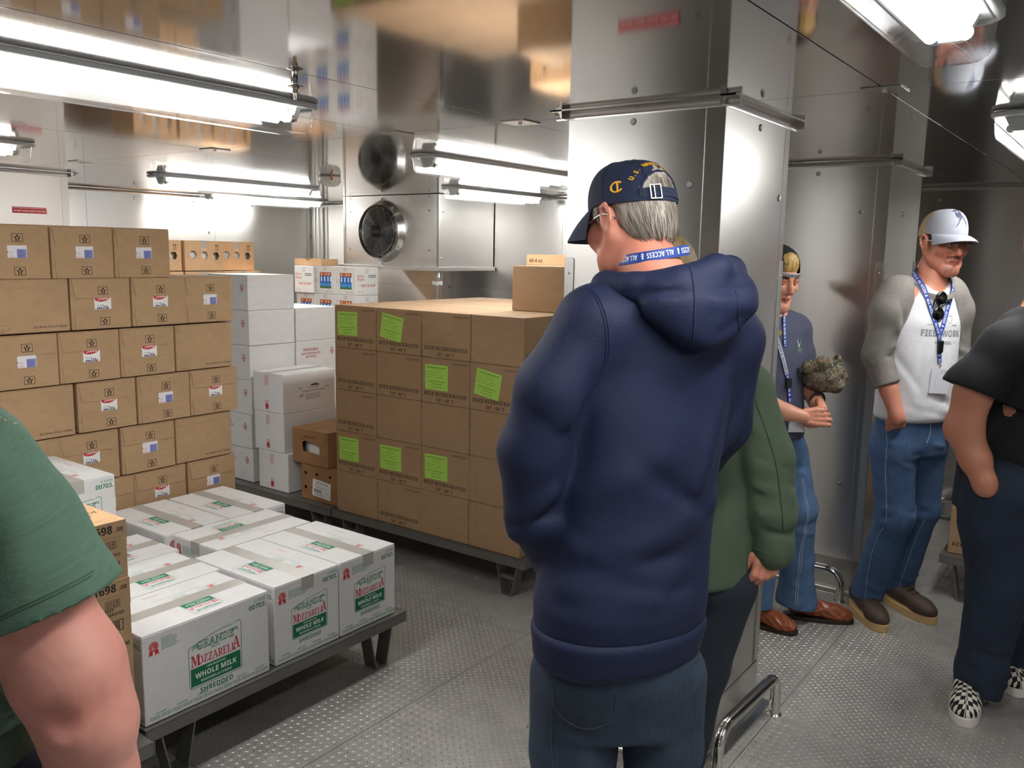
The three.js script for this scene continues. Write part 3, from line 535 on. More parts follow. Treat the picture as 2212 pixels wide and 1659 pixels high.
function ribbon(c, x, y, r, col = RED) { c.fillStyle = col; c.beginPath(); c.arc(x, y, r, 0, 7); c.fill(); for (const k of [-1, 1]) { c.beginPath(); c.moveTo(x + k * r * 0.15, y + r * 0.8); c.lineTo(x + k * r * 0.9, y + r * 0.7); c.lineTo(x + k * r * 1.1, y + r * 1.9); c.lineTo(x + k * r * 0.7, y + r * 1.5); c.lineTo(x + k * r * 0.3, y + r * 1.9); c.closePath(); c.fill(); } c.strokeStyle = '#e9e4e1'; c.lineWidth = r * 0.09; c.beginPath(); c.arc(x, y, r * 0.75, 0, 7); c.stroke(); fine(c, x - r * 0.45, y - r * 0.35, r * 0.9, 3, r * 0.26, '#eadfdd'); c.beginPath(); c.arc(x - r * 0.1, y + r * 0.4, r * 0.14, 0, 7); c.fillStyle = '#f2eceb'; c.fill(); }
function cheeseFace(n) { return (c, w, h) => {
  const lw = Math.min(w * 0.56, h * 0.68), lx = w * (n > 4 ? 0.545 : 0.53);
  c.save(); c.translate(lx, h * 0.5); cheeseLogo(c, lw, lw * 0.9); c.restore();
  text(c, 'SHREDDED', lx, h * 0.5 + lw * 0.535, `bold ${lw * 0.125}px sans-serif`, GRN);
  c.fillStyle = '#6d6d6d'; c.beginPath(); c.arc(lx + lw * 0.56, h * 0.5 + lw * 0.44, 4, 0, 7); c.fill();
  ribbon(c, w * (n > 4 ? 0.08 : 0.115), h * 0.14, h * 0.055); if (n > 4) text(c, 'GRANDE.', w * 0.13, h * 0.08, `${h * 0.035}px serif`, GRN, 'left'); fine(c, w * (n > 4 ? 0.135 : 0.21), h * 0.1, w * (n > 4 ? 0.15 : 0.3), 6, h * 0.019, '#5b8f79');
  text(c, '6 37876', w * 0.975, h * 0.06, `${h * 0.045}px sans-serif`, GRN, 'right'); text(c, '00703.', w * 0.985, h * 0.125, `bold ${h * 0.082}px sans-serif`, GRN, 'right');
  for (let i = 0; i < n; i++) { const x = w * (i + 0.5) / n * 0.96 + w * 0.03; text(c, 'GRANDE', x, h * 0.9, `italic bold ${h * 0.03}px serif`, GRN); c.save(); c.translate(x, h * 0.945); c.scale(0.62, 1); text(c, 'ITALIAN CHEESES', 0, 0, `bold ${h * 0.052}px serif`, GRN, 'center', w / n / 0.62 * 0.92); c.restore(); }
}; }
const chEnd = paperMat(800, 784, cheeseFace(4), WHITE, 0.03, 0.6), chSide = paperMat(1280, 802, cheeseFace(6), WHITE, 0.03, 0.6);
const chTop = paperMat(640, 1000, (c, w, h) => {
  c.globalAlpha = 0.92; c.save(); c.translate(w * 0.24, h * 0.56); c.rotate(-Math.PI / 2); cheeseLogo(c, h * 0.25, h * 0.22); text(c, 'SHREDDED', 0, h * 0.135, `bold ${h * 0.03}px sans-serif`, GRN); c.restore();
  c.globalAlpha = 0.8; c.save(); c.translate(w * 0.6, h * 0.55); c.rotate(-Math.PI / 2); fine(c, -h * 0.05, 0, h * 0.16, 5, h * 0.011, '#7fb29c'); fine(c, -h * 0.3, w * 0.02, h * 0.17, 4, h * 0.012, '#a8c9b9'); c.restore();
  c.save(); c.translate(w * 0.72, h * 0.55); c.rotate(-Math.PI / 2); text(c, 'The Finest Italian Cheese Money Can Buy', 0, 0, `italic ${h * 0.02}px serif`, '#5f8f7c'); c.restore();
  c.save(); c.translate(w * 0.62, h * 0.8); c.rotate(-Math.PI / 2); ribbon(c, 0, 0, h * 0.022, '#cf3b43'); c.restore();
  c.fillStyle = '#d9737c'; c.fillRect(w * 0.87, h * 0.34, w * 0.012, h * 0.12);
}, WHITE, 0.03, 0.6);
const tapeMat = new THREE.MeshPhysicalMaterial({ color: 0xd6d2cb, roughness: 0.22, transparent: true, opacity: 0.45 });
const CW = 0.289, CH = 0.284, CD = 0.455;
carton('cheese', g => {
  mesh('body', bodyGeo(CW, CH - 0.0025, CD, 0.004), [chSide, chSide, whitePlain, whitePlain, chEnd, chEnd], g);
  flapsTop(g, CW, CH - 0.0025, CD, chTop, 0.0025);
  mesh('tape', [rbox(0.055, 0.0008, CD + 0.003, 0.0003, 0, CH + 0.0004, 0), rbox(0.055, 0.05, 0.0008, 0.0003, 0, CH - 0.024, CD / 2 + 0.0008), rbox(0.055, 0.05, 0.0008, 0.0003, 0, CH - 0.024, -CD / 2 - 0.0008)], tapeMat, g);
});
for (const [x, y, z, t, what] of [
  [-2.419, 0.2, -1.524, Math.PI, 'largest in view, long side forward, front left of the low pallet'],
  [-2.507, 0.2, -1.924, Math.PI / 2, 'end forward, middle of the front row on the low pallet'],
  [-2.507, 0.2, -2.22, Math.PI / 2, 'end forward, right end of the front row on the low pallet'],
  [-2.712, 0.2, -1.545, Math.PI, 'only its top showing, right behind the largest white carton'],
  [-2.886, 0.2, -2.112, 0, 'lying lengthwise mid pallet, ribbon at its near end'],
  [-3.27, 0.2, -2.0, Math.PI / 2, 'in the back row of the low pallet, left of the farthest one'],
  [-3.268, 0.2, -2.302, Math.PI / 2, 'farthest of the low pallet, touching the milk stack foot'],
  [-3.005, 0.2, -1.572, Math.PI, 'partly hidden behind the brown number cartons, lowest layer'],
  [-3.29, 0.484, -1.53, Math.PI / 2, 'standing one layer up behind the brown number cartons']]) put('cheese', 'cheese_carton', 'white mozzarella carton ' + what, [x, y, z], t, 'white cheese cartons', 0.002);
{ const g = put('cheese', 'cheese_carton', 'white mozzarella carton hidden under the raised one behind the brown number cartons', [-3.37, 0.2, -1.53], 0, undefined, 0.0005); }
// --- brown number cartons at the near left ---
const numFace = paperMat(900, 520, (c, w, h) => {
  const k = '#1d1712';
  text(c, '100', w * 0.33, h * 0.19, `bold ${h * 0.05}px sans-serif`, k, 'right'); text(c, '21000', w * 0.56, h * 0.175, `bold ${h * 0.1}px sans-serif`, k, 'right'); text(c, '61698', w * 0.565, h * 0.13, `bold ${h * 0.185}px sans-serif`, k, 'left', w * 0.31); text(c, '.00', w * 0.885, h * 0.15, `bold ${h * 0.1}px sans-serif`, k, 'left');
  c.fillStyle = '#5a4328'; c.fillRect(w * 0.1, h * 0.27, w * 0.85, 2);
  for (const x of [0.32, 0.52, 0.74]) { c.globalAlpha = 0.75; fine(c, w * x, h * 0.34, w * 0.16, 4, h * 0.034, '#3d2c1a', 0.1); c.strokeStyle = '#4b3620'; c.lineWidth = 2; for (let i = 0; i < 5; i++) c.strokeRect(w * (x + 0.03 * i), h * 0.32, w * 0.026, h * 0.14); c.globalAlpha = 1; }
  text(c, 'KEEP', w * 0.78, h * 0.5, `bold ${h * 0.075}px sans-serif`, k); text(c, 'REFRIGERATED', w * 0.78, h * 0.58, `bold ${h * 0.075}px sans-serif`, k, 'center', w * 0.34);
  text(c, 'PHILADELPHIA', w * 0.2, h * 0.42, `bold ${h * 0.09}px sans-serif`, k, 'center', w * 0.36); text(c, 'CREAM CHEESE', w * 0.2, h * 0.52, `${h * 0.05}px sans-serif`, k);
  barcode(c, w * 0.3, h * 0.72, w * 0.58, h * 0.15); text(c, '1 00 21000 61698 2', w * 0.62, h * 0.94, `${h * 0.045}px sans-serif`, k);
}, KRAFT);
const numTop = paperMat(700, 700, (c, w, h) => { const k = '#38260f'; c.save(); c.translate(w * 0.5, h * 0.5); text(c, 'Keep Refrigerated', 0, h * 0.06, `bold ${h * 0.095}px serif`, k, 'center', w * 0.9); text(c, 'Do Not Freeze', 0, h * 0.16, `bold ${h * 0.095}px serif`, k, 'center', w * 0.7); c.strokeStyle = '#7d5c33'; c.lineWidth = 3; for (let i = 0; i < 5; i++) { c.beginPath(); c.moveTo(-w * 0.1 + i * w * 0.07, -h * 0.22); c.lineTo(-w * 0.1 + i * w * 0.07, -h * 0.06); c.stroke(); } for (let i = 0; i < 3; i++) { c.beginPath(); c.moveTo(-w * 0.12, -h * 0.2 + i * h * 0.06); c.lineTo(w * 0.2, -h * 0.2 + i * h * 0.06); c.stroke(); } c.strokeRect(-w * 0.36, h * 0.28, w * 0.3, h * 0.09); fine(c, -w * 0.36, h * 0.4, w * 0.7, 3, h * 0.022, '#8a683d'); c.restore(); }, KRAFT3);
const NW = 0.285, NH = 0.1675, ND = 0.274;
carton('number', g => { mesh('body', bodyGeo(NW, NH, ND, 0.003), [numFace, numFace, numTop, kraftPlain, numFace, numFace], g); const a = NW / 2; mesh('lid', facePlate([[-a + 0.001, 0.005], [a - 0.001, 0.005], [a - 0.001, NH / 2 - 0.001], [-a + 0.001, NH / 2 - 0.001]], NW, NH, ND / 2, 0.002), numFace, g); });
for (let r = 0; r < 4; r++) for (let i = 0; i < 2; i++) for (let j = 0; j < 2; j++)
  put('number', 'number_carton', j && r ? 'brown carton hidden behind the near number cartons' : j ? (i ? 'plain carton top behind the near number stack, under the green sleeve' : 'plain carton top behind the near number stack, beside the white carton') : `brown barcode carton 61698, ${ordinal[r]} from top, ${i ? 'left' : 'right'} pile by the green-shirted arm`, [-2.226 - ND / 2 - j * 0.279, 0.2 + (3 - r) * NH, -1.24 - 0.002 + NW / 2 + i * 0.289], Math.PI / 2, j && r ? 'hidden number cartons' : 'near number cartons', 0.0014);
// --- white poultry-style cartons ---
const drop = (c, x, y, s) => { c.strokeStyle = '#b8232f'; c.lineWidth = s * 0.22; c.beginPath(); c.moveTo(x, y - s * 1.1); c.quadraticCurveTo(x + s * 1.1, y, x, y + s); c.quadraticCurveTo(x - s * 1.1, y, x, y - s * 1.1); c.stroke(); c.fillStyle = '#b8232f'; c.fillRect(x - s * 0.4, y - s * 0.1, s * 0.8, s * 0.3); };
const wRed = paperMat(640, 340, (c, w, h) => { text(c, 'PERISHABLE', w * 0.34, h * 0.26, `bold ${h * 0.12}px sans-serif`, '#a32833'); text(c, 'KEEP REFRIGERATED', w * 0.34, h * 0.38, `bold ${h * 0.09}px sans-serif`, '#a32833'); text(c, 'OR FROZEN', w * 0.34, h * 0.48, `bold ${h * 0.09}px sans-serif`, '#a32833'); drop(c, w * 0.86, h * 0.36, h * 0.1); }, WHITE, 0.03, 0.6);
const wTapeFace = paperMat(420, 360, (c, w, h) => { c.globalAlpha = 0.85; const x = w * 0.46; for (const y of [0.06, 0.7]) fine(c, x - w * 0.06, h * y, w * 0.13, 9, h * 0.028, '#bf4650', 0.1); c.fillStyle = '#b3202c'; c.beginPath(); c.ellipse(x, h * 0.85, w * 0.05, h * 0.075, 0, 0, 7); c.fill(); c.globalAlpha = 1; }, WHITE, 0.03, 0.6);
const wGrey = paperMat(640, 370, (c, w, h) => { c.fillStyle = '#55575b'; c.beginPath(); c.ellipse(w * 0.6, h * 0.36, w * 0.085, h * 0.06, 0, Math.PI, 0); c.fill(); fine(c, w * 0.46, h * 0.39, w * 0.26, 1, h * 0.03, '#777'); fine(c, w * 0.36, h * 0.46, w * 0.45, 2, h * 0.03, '#8b8b8b', 0.05); fine(c, w * 0.42, h * 0.56, w * 0.3, 5, h * 0.032, '#9a9a9a'); text(c, '141', w * 0.85, h * 0.42, `${h * 0.09}px sans-serif`, '#5d5d5d'); fine(c, w * 0.3, h * 0.38, w * 0.06, 1, h * 0.05, '#666'); fine(c, w * 0.3, h * 0.56, w * 0.09, 2, h * 0.045, '#555'); }, WHITE, 0.03, 0.6);
carton('white_a', g => { mesh('body', bodyGeo(0.4, 0.206, 0.342, 0.005), [whitePlain, whitePlain, whitePlain, whitePlain, wRed, wRed], g); flapsTop(g, 0.4, 0.206, 0.342, whitePlain, 0.004); });
carton('white_b', g => { mesh('body', bodyGeo(0.342, 0.206, 0.4, 0.005), [whitePlain, whitePlain, whitePlain, whitePlain, wRed, wRed], g); flapsTop(g, 0.342, 0.206, 0.4, whitePlain, 0.004); });
carton('white_c', g => { mesh('body', bodyGeo(0.268, 0.2295, 0.4, 0.005), [wGrey, wGrey, whitePlain, whitePlain, wTapeFace, wTapeFace], g); flapsTop(g, 0.268, 0.2295, 0.4, whitePlain, 0.004); mesh('tape', rbox(0.05, 0.0008, 0.4, 0.0003, 0, 0.2325, 0), tapeMat, g); });
carton('white_d', g => { mesh('body', bodyGeo(0.268, 0.2295, 0.4, 0.005), [whitePlain, whitePlain, whitePlain, whitePlain, wTapeFace, wTapeFace], g); flapsTop(g, 0.268, 0.2295, 0.4, whitePlain, 0.004); mesh('tape', rbox(0.05, 0.0008, 0.4, 0.0003, 0, 0.2325, 0), tapeMat, g); });
for (let r = 0; r < 6; r++) put('white_a', 'white_carton', `white carton in the tall rear white stack, ${ordinal[r]} from top`, [-4.286 - 0.2, 0.2 + (5 - r) * 0.2095, -3.212 - 0.171 ], 0, 'tall white stack', 0.006);
for (let r = 0; r < 5; r++) put(r === 1 ? 'white_b' : 'white_a', 'white_carton', `white carton in the pile right of the tall white stack, ${ordinal[r]} from top`, [-4.286 - 0.2, 0.2 + (4 - r) * 0.2095, -3.562 - 0.171], r === 1 ? Math.PI / 2 : 0, 'second white stack', 0.004);
for (let r = 0; r < 3; r++) put(r === 0 ? 'white_c' : 'white_d', 'white_carton', `white carton of the front pile with red tape print, ${['top, grey printed side', 'middle', 'lowest'][r]}`, [-4.097 + (r === 2 ? 0.03 : 0), 0.2 + (2 - r) * 0.2325, -3.392], 0, 'front white stack', 0.003);
// --- cartons with hand holes ---
function holed(g, W, H, D, holes, mat, bag, print) {
  const t = 0.004, a = W / 2;
  const out = [[-a, 0], [a, 0], [a, H], [-a, H]];
  mesh('front_panel', planar(extr(out, t, 0, 6, holes).translate(0, 0, D / 2 - t), W, H, 0, H / 2), print ?? mat, g);
  mesh('body', [rbox(t, H, D - t, 0.001, -a + t / 2, H / 2, -t / 2), rbox(t, H, D - t, 0.001, a - t / 2, H / 2, -t / 2), rbox(W - 2 * t, t, D - t, 0.001, 0, t / 2, -t / 2), rbox(W - 2 * t, H - 2 * t, t, 0.001, 0, H / 2, -D / 2 + t)], mat, g);
  mesh('flap', topFlap(-a, -0.002, -D / 2, D / 2, H - 0.003, W, D), mat, g); mesh('flap', topFlap(0.002, a, -D / 2, D / 2, H - 0.003, W, D), mat, g);
  if (bag) { const s = new THREE.SphereGeometry(1, 24, 16), p = s.attributes.position; for (let i = 0; i < p.count; i++) { const x = p.getX(i), y = p.getY(i), z = p.getZ(i), q = 1 + 0.08 * n3(x * 4, y * 4, z * 4); p.setXYZ(i, Math.sign(x) * Math.pow(Math.abs(x), 0.55) * q * (a - 0.012), H / 2 + Math.sign(y) * Math.pow(Math.abs(y), 0.55) * q * (H / 2 - 0.012), Math.sign(z) * Math.pow(Math.abs(z), 0.55) * q * (D / 2 - 0.03)); } s.computeVertexNormals(); mesh('white_bag', uvm(s), S(0xe6e4df, { roughness: 0.4 }), g); }
}
const poly = (x, y, r, n, rot = 0) => Array.from({ length: n }, (_, i) => [x + r * Math.cos(-i / n * 2 * Math.PI + rot), y + r * Math.sin(-i / n * 2 * Math.PI + rot)]);
const upMark = (c, x, y, s) => { c.strokeStyle = '#3a2716'; c.lineWidth = s * 0.12; for (const k of [-0.25, 0.25]) { c.beginPath(); c.moveTo(x + k * s, y + s * 0.5); c.lineTo(x + k * s, y - s * 0.45); c.moveTo(x + (k - 0.14) * s, y - s * 0.2); c.lineTo(x + k * s, y - s * 0.5); c.lineTo(x + (k + 0.14) * s, y - s * 0.2); c.stroke(); } c.beginPath(); c.moveTo(x - s * 0.55, y + s * 0.72); c.lineTo(x + s * 0.55, y + s * 0.72); c.stroke(); };
const hexFace = paperMat(512, 340, (c, w, h) => { upMark(c, w * 0.84, h * 0.2, h * 0.14); c.globalAlpha = 0.3; c.fillStyle = '#f0e2cd'; c.fillRect(w * 0.42, 0, w * 0.14, h * 0.34); c.globalAlpha = 1; }, KRAFT3);
carton('hex', g => { const W = 0.352, H = 0.238; holed(g, W, H, 0.28, [[-0.1, 0.128], [0.002, 0.122], [0.108, 0.118]].map(([x, y]) => poly(x, y, 0.034, 6)), kraft3Plain, true, hexFace); mesh('tape', [rbox(0.05, 0.06, 0.0008, 0.0003, 0.0, H - 0.03, 0.1405), rbox(0.05, 0.0008, 0.28, 0.0003, 0, H + 0.001, 0)], tapeMat, g); });
for (let r = 0; r < 6; r++) for (let i = 0; i < 3; i++) {
  if (r === 0 && i === 2) continue;
  put('hex', 'vented_carton', r > 1 ? 'orange-brown vented carton hidden low behind the white cartons' : r === 0 ? (i ? 'orange-brown carton with hexagon vents, right one on top by the far left wall' : 'orange-brown carton with a hexagon vent, half hidden behind the top milk carton') : ['orange-brown vented carton in the second layer just behind the milk cartons', 'orange-brown vented carton in the second layer under the top vented one', 'orange-brown vented carton in the second layer, farthest right by the white box'][i], [-6.2 - 0.14 - (r === 0 && i === 0 ? 0.02 : 0), 0.2 + (5 - r) * 0.245, -3.862 - i * 0.37], Math.PI / 2, r > 1 ? 'hidden vented cartons' : 'vented cartons', 0.003);
}
put('hex', 'vented_carton', 'orange-brown vented carton set back at the right end of the top vented row', [-6.42, 0.2 + 5 * 0.245, -4.6], Math.PI / 2, 'vented cartons', 0.002);
const bagFace = paperMat(460, 310, (c, w, h) => { text(c, '4/5LB SCHZ', w * 0.5, h * 0.2, `bold ${h * 0.09}px sans-serif`, '#2a1c12'); }, [150, 110, 72]);
const bagKraft = paperMat(256, 256, null, [150, 110, 72]);
carton('bag_top', g => { holed(g, 0.298, 0.2, 0.36, [[[-0.07, 0.122], [-0.04, 0.135], [0.03, 0.128], [0.078, 0.118], [0.08, 0.066], [-0.06, 0.072]].reverse()], bagKraft, true, bagFace);
  mesh('flap', facePlate([[-0.143, 0.098], [-0.146, 0.04], [-0.075, 0.04], [-0.062, 0.05], [0.06, 0.044], [0.07, 0.036], [0.13, 0.03], [0.14, 0.098]].reverse(), 0.298, 0.2, 0.18), bagFace, g);
  for (const y of [0.06, 0.14]) mesh('hand_hole', uvm(new THREE.CylinderGeometry(0.013, 0.013, 0.002, 18).rotateZ(Math.PI / 2).translate(0.1492, y, 0.06)), S(0xd8d2c6), g); });
put('bag_top', 'bag_carton', 'dark brown carton with a torn window showing a white bag, upper of two', [-3.752, 0.4015, -3.385], 0, undefined, 0.001);
const bcLabel = new THREE.MeshStandardMaterial({ roughness: 0.5, map: canvasTex(320, 240, (c, w, h) => { c.fillStyle = '#e9e9e6'; c.fillRect(0, 0, w, h); text(c, '00011811120 10', w * 0.5, h * 0.16, `bold ${h * 0.12}px sans-serif`, '#333'); text(c, 'Shredded Chse', w * 0.3, h * 0.32, `${h * 0.08}px sans-serif`, '#333'); text(c, 'SHRED CHEDDAR', w * 0.42, h * 0.44, `${h * 0.08}px sans-serif`, '#333'); barcode(c, w * 0.08, h * 0.55, w * 0.42, h * 0.22, false); fine(c, w * 0.1, h * 0.84, w * 0.6, 2, h * 0.05, '#777'); c.fillStyle = '#777'; c.fillRect(w * 0.62, h * 0.66, w * 0.26, 3); }) });
carton('bag_low', g => { holed(g, 0.302, 0.198, 0.36, [poly(-0.115, 0.15, 0.011, 14), poly(-0.02, 0.155, 0.011, 14), poly(0.09, 0.158, 0.011, 14), poly(-0.115, 0.065, 0.011, 14), poly(0.09, 0.07, 0.011, 14)], bagKraft, false, bagKraft); mesh('label', sheetGeo(0.15, 0.098, 0.02, 0.072, 0.1806, -0.07), bcLabel, g);
  mesh('flap', facePlate([[-0.147, 0.097], [-0.14, 0.06], [0.115, 0.062], [0.148, 0.097]].reverse(), 0.302, 0.198, 0.18, 0.0015).translate(0, 0, 0), bagKraft, g); });
put('bag_low', 'bag_carton', 'dark brown carton with round holes and a white barcode label, lower of two', [-3.677, 0.2, -3.382], 0, undefined, 0.001);
const ozFace = paperMat(400, 360, (c, w, h) => { text(c, '48-4 oz.', w * 0.22, h * 0.12, `bold ${h * 0.1}px sans-serif`, '#4a331c'); c.fillStyle = '#a77b4b'; c.fillRect(w * 0.02, h * 0.2, w, 4); }, KRAFT3);
carton('oz', g => { holed(g, 0.3, 0.28, 0.3, [poly(-0.06, 0.2, 0.013, 14), poly(0.12, 0.2, 0.013, 14)], kraft3Plain, true, ozFace); mesh('label', sheetGeo(0.07, 0.045, 0.02, 0.176, 0.1506), bcLabel, g); });
put('oz', 'vented_carton', 'small-print carton with a round hole, behind the single top carton by the column', [-2.68, 1.3275, -4.14], 0, undefined, 0.001);
// --- half and half cartons ---
const HHs = 0.226;
const hhText = paperMat(400, 360, (c, w, h) => { text(c, 'Dairy', w * 0.21, h * 0.3, `bold ${h * 0.13}px serif`, '#d0664f'); text(c, 'Pure', w * 0.22, h * 0.43, `bold ${h * 0.15}px serif`, '#d0664f'); text(c, 'Half & Half', w * 0.55, h * 0.65, `bold ${h * 0.14}px sans-serif`, '#cf6a4f', 'center', w * 0.68); text(c, '12', w * 0.12, h * 0.88, `bold ${h * 0.12}px serif`, '#cfae9e'); fine(c, w * 0.22, h * 0.86, w * 0.16, 2, h * 0.04, '#d3b8ac'); fine(c, w * 0.42, h * 0.05, w * 0.18, 6, h * 0.03, '#b8b8b8'); c.fillStyle = '#8d8f90'; c.fillRect(w * 0.56, h * 0.26, w * 0.34, h * 0.1); text(c, 'PERISHABLE', w * 0.73, h * 0.31, `bold ${h * 0.06}px sans-serif`, '#eee'); }, [240, 239, 236], 0.02, 0.6);
const hhWin = paperMat(400, 360, (c, w, h) => {
  text(c, 'Dairy', w * 0.5, h * 0.06, `bold ${h * 0.08}px serif`, '#a8705f'); text(c, 'Pure', w * 0.5, h * 0.13, `bold ${h * 0.08}px serif`, '#a8705f');
  const x0 = w * 0.22, x1 = w * 0.8, y0 = h * 0.2, y1 = h * 0.8;
  c.fillStyle = '#1e5fa8'; c.fillRect(x0, y0, x1 - x0, y1 - y0); c.fillStyle = '#3f86c8'; c.fillRect(x0, h * 0.6, x1 - x0, h * 0.12); c.fillStyle = '#a8552a'; c.fillRect(x0, y0, x1 - x0, h * 0.14); c.fillStyle = '#466b34'; c.fillRect(x0, h * 0.72, x1 - x0, h * 0.08);
  c.fillStyle = '#dfe6ee'; for (const x of [0.28, 0.44, 0.61, 0.75]) c.fillRect(w * x, h * 0.36, w * 0.05, h * 0.18); c.fillStyle = '#e7c9b5'; for (const x of [0.27, 0.5, 0.63]) { c.beginPath(); c.arc(w * (x + 0.04), h * 0.27, h * 0.035, 0, 7); c.fill(); }
  c.fillStyle = '#16427c'; c.fillRect(w * 0.58, y0, 5, y1 - y0);
  text(c, 'Half & Half', w * 0.68, h * 0.9, `${h * 0.07}px serif`, '#8d7a70'); text(c, '12', w * 0.16, h * 0.91, `${h * 0.08}px serif`, '#9a928c'); fine(c, w * 0.05, h * 0.44, w * 0.12, 4, h * 0.04, '#b99184'); c.strokeStyle = '#9a9a96'; c.lineWidth = 2; c.beginPath(); c.arc(w * 0.9, h * 0.46, h * 0.04, 0, 7); c.stroke();
}, [206, 204, 200], 0.02, 0.6);
carton('hh_text', g => { mesh('body', bodyGeo(0.239, HHs - 0.004, 0.25, 0.004), [hhWin, hhWin, whitePlain, whitePlain, hhText, hhText], g); flapsTop(g, 0.239, HHs - 0.004, 0.25, whitePlain); });
carton('hh_win', g => { mesh('body', bodyGeo(0.239, HHs - 0.004, 0.25, 0.004), [hhText, hhText, whitePlain, whitePlain, hhWin, hhWin], g); flapsTop(g, 0.239, HHs - 0.004, 0.25, whitePlain); mesh('tear_flap', facePlate([[-0.118, 0.11], [0.118, 0.11], [0.118, 0.07], [-0.118, 0.07]].reverse(), 0.239, HHs, 0.125, 0.0012), hhWin, g); });
for (let r = 0; r < 5; r++) for (let i = 0; i < 3; i++) put(r === 0 && i === 0 ? 'hh_text' : 'hh_win', 'creamer_carton', r > 1 ? 'grey-white creamer carton hidden behind the half-pint stack' : r === 0 ? (i ? `blue-windowed creamer carton in the top row below the fan unit, ${i === 1 ? 'middle' : 'right'}` : 'bright white creamer carton with red half and half lettering, top left of its pile') : `blue-windowed creamer carton in the second row of its pile, ${['left', 'middle', 'right'][i]}`, [-5.757 + i * 0.242, 0.345 + (4 - r) * HHs, -4.9 - 0.126 + (i === 0 && r === 0 ? 0.02 : 0)], 0, r > 1 ? 'hidden creamer cartons' : 'creamer cartons', 0.0012);
{ // opened kraft tray on the creamer pile
  const t = thing('open_carton', 'low opened brown carton with notched hand holds on the creamer pile', 'carton', [-5.78, 1.4765, -5.03]);
  const notch = (w, h) => { const s = [[-w / 2, 0], [w / 2, 0], [w / 2, h], [0.05, h]]; for (let i = 0; i <= 6; i++) { const a = i / 6 * Math.PI; s.push([0.035 * Math.cos(a), h - 0.018 * Math.sin(a)]); } s.push([-0.05, h], [-w / 2, h]); return s; };
  for (const z of [-0.1, 0.08]) mesh('panel', planar(extr(notch(0.34, 0.055), 0.004).translate(0, 0, z), 0.34, 0.3), kraft3Plain, t);
  for (const x of [-0.168, 0.168]) mesh('panel', box(0.004, 0.055, 0.18, x, 0.0275, -0.01), kraft3Plain, t);
  mesh('panel', box(0.33, 0.004, 0.18, 0, 0.003, -0.01), kraft3Plain, t);
}
// --- cartons right of the farther column ---
put('hp_print', 'half_pint_carton', 'brown carton on the small pallet behind the black-shirted man, print cut off', [-0.66 + HW / 2, 0.225, -4.49 - HW / 2], 0, undefined, 0.001);
for (let r = 0; r < 2; r++) put('hp_blank', 'half_pint_carton', `plain brown carton behind the baseball-tee man, ${r ? 'lower' : 'upper'} of a pair by the wall`, [-0.6, 0.225 + (1 - r) * 0.2255, -5.3 - HW / 2], 0, undefined, 0.001);
put('hp_blank', 'half_pint_carton', 'brown carton beside the black-shirted man, mostly hidden by his legs', [-0.33 + HW / 2, 0.225, -4.49 - HW / 2], 0, undefined, 0.001);
// ---------- steel platform pallets ----------
const deckMat = new THREE.MeshStandardMaterial({ color: new THREE.Color(0.2, 0.195, 0.18), metalness: 0.55, roughness: 0.5, roughnessMap: streak });
function pallet(label, x0, x1, z0, z1, mat, h = 0.198, legs = true, cross = false) {
  const t = thing('steel_pallet', label, 'pallet', [(x0 + x1) / 2, 0, (z0 + z1) / 2]), w = x1 - x0, d = z1 - z0;
  mesh('deck', rbox(w, 0.004, d, 0.001, 0, h - 0.002, 0), mat, t);
  for (const s of [-1, 1]) { mesh('rim', rbox(w, 0.042, 0.005, 0.0015, 0, h - 0.021, s * (d / 2 - 0.0025)), mat, t); mesh('rim', rbox(0.005, 0.042, d - 0.011, 0.0015, s * (w / 2 - 0.0025), h - 0.021, 0), mat, t); }
  for (const x of [-w / 3, 0, w / 3]) mesh('stiffener', rbox(0.04, 0.03, d - 0.012, 0.002, x, h - 0.019, 0), mat, t);
  // bent flat-bar legs, tapering to a foot
  const H = h - 0.004, prof = [[-0.07, H], [-0.03, 0], [0.03, 0], [0.07, H], [0.064, H], [0.0255, 0.006], [-0.0255, 0.006], [-0.064, H]].reverse();
  for (const sx of [-1, 1]) for (const sz of [-1, 1]) {
    const g = extr(prof, 0.06).translate(0, 0, -0.03).rotateY(legs === 'x' ? 0 : Math.PI / 2);
    mesh('leg', uvm(g.translate(sx * (w / 2 - (legs === 'x' ? 0.12 : 0.05)), 0, sz * (d / 2 - (legs === 'x' ? 0.05 : 0.12)))), mat, t);
    if (cross) mesh('leg_brace', rbox(0.08, 0.018, 0.05, 0.002, sx * (w / 2 - 0.12), 0.09, sz * (d / 2 - 0.05)), mat, t);
  }
  return t;
}
pallet('low grey steel pallet carrying the white mozzarella cartons in front', -3.53, -2.258, -2.405, -1.287, deckMat);
pallet('grey steel pallet carrying the big brown half-pint stack', -3.512, -2.205, -4.45, -3.145, deckMat, 0.199, 'x', true);
pallet('grey steel pallet under the white cartons and brown bag cartons', -4.8, -3.522, -4.3, -3.14, deckMat, 0.1985, 'x', true);
pallet('grey steel pallet under the near brown number cartons at the left edge', -3.5, -2.19, -1.276, -0.3, deckMat);
pallet('grey steel pallet hidden under the brown milk cartons', -4.85, -3.55, -2.62, -1.42, deckMat, 0.186);
pallet('grey steel pallet hidden under the vented cartons by the left wall', -6.78, -6.17, -4.8, -3.5, deckMat, 0.198);
pallet('grey steel pallet hidden under the creamer cartons', -6.3, -5.05, -5.8, -4.85, deckMat, 0.344);
pallet('small grey steel pallet right of the farther column behind the men', -0.685, 0.55, -5.7, -4.44, deckMat, 0.2235, 'x');
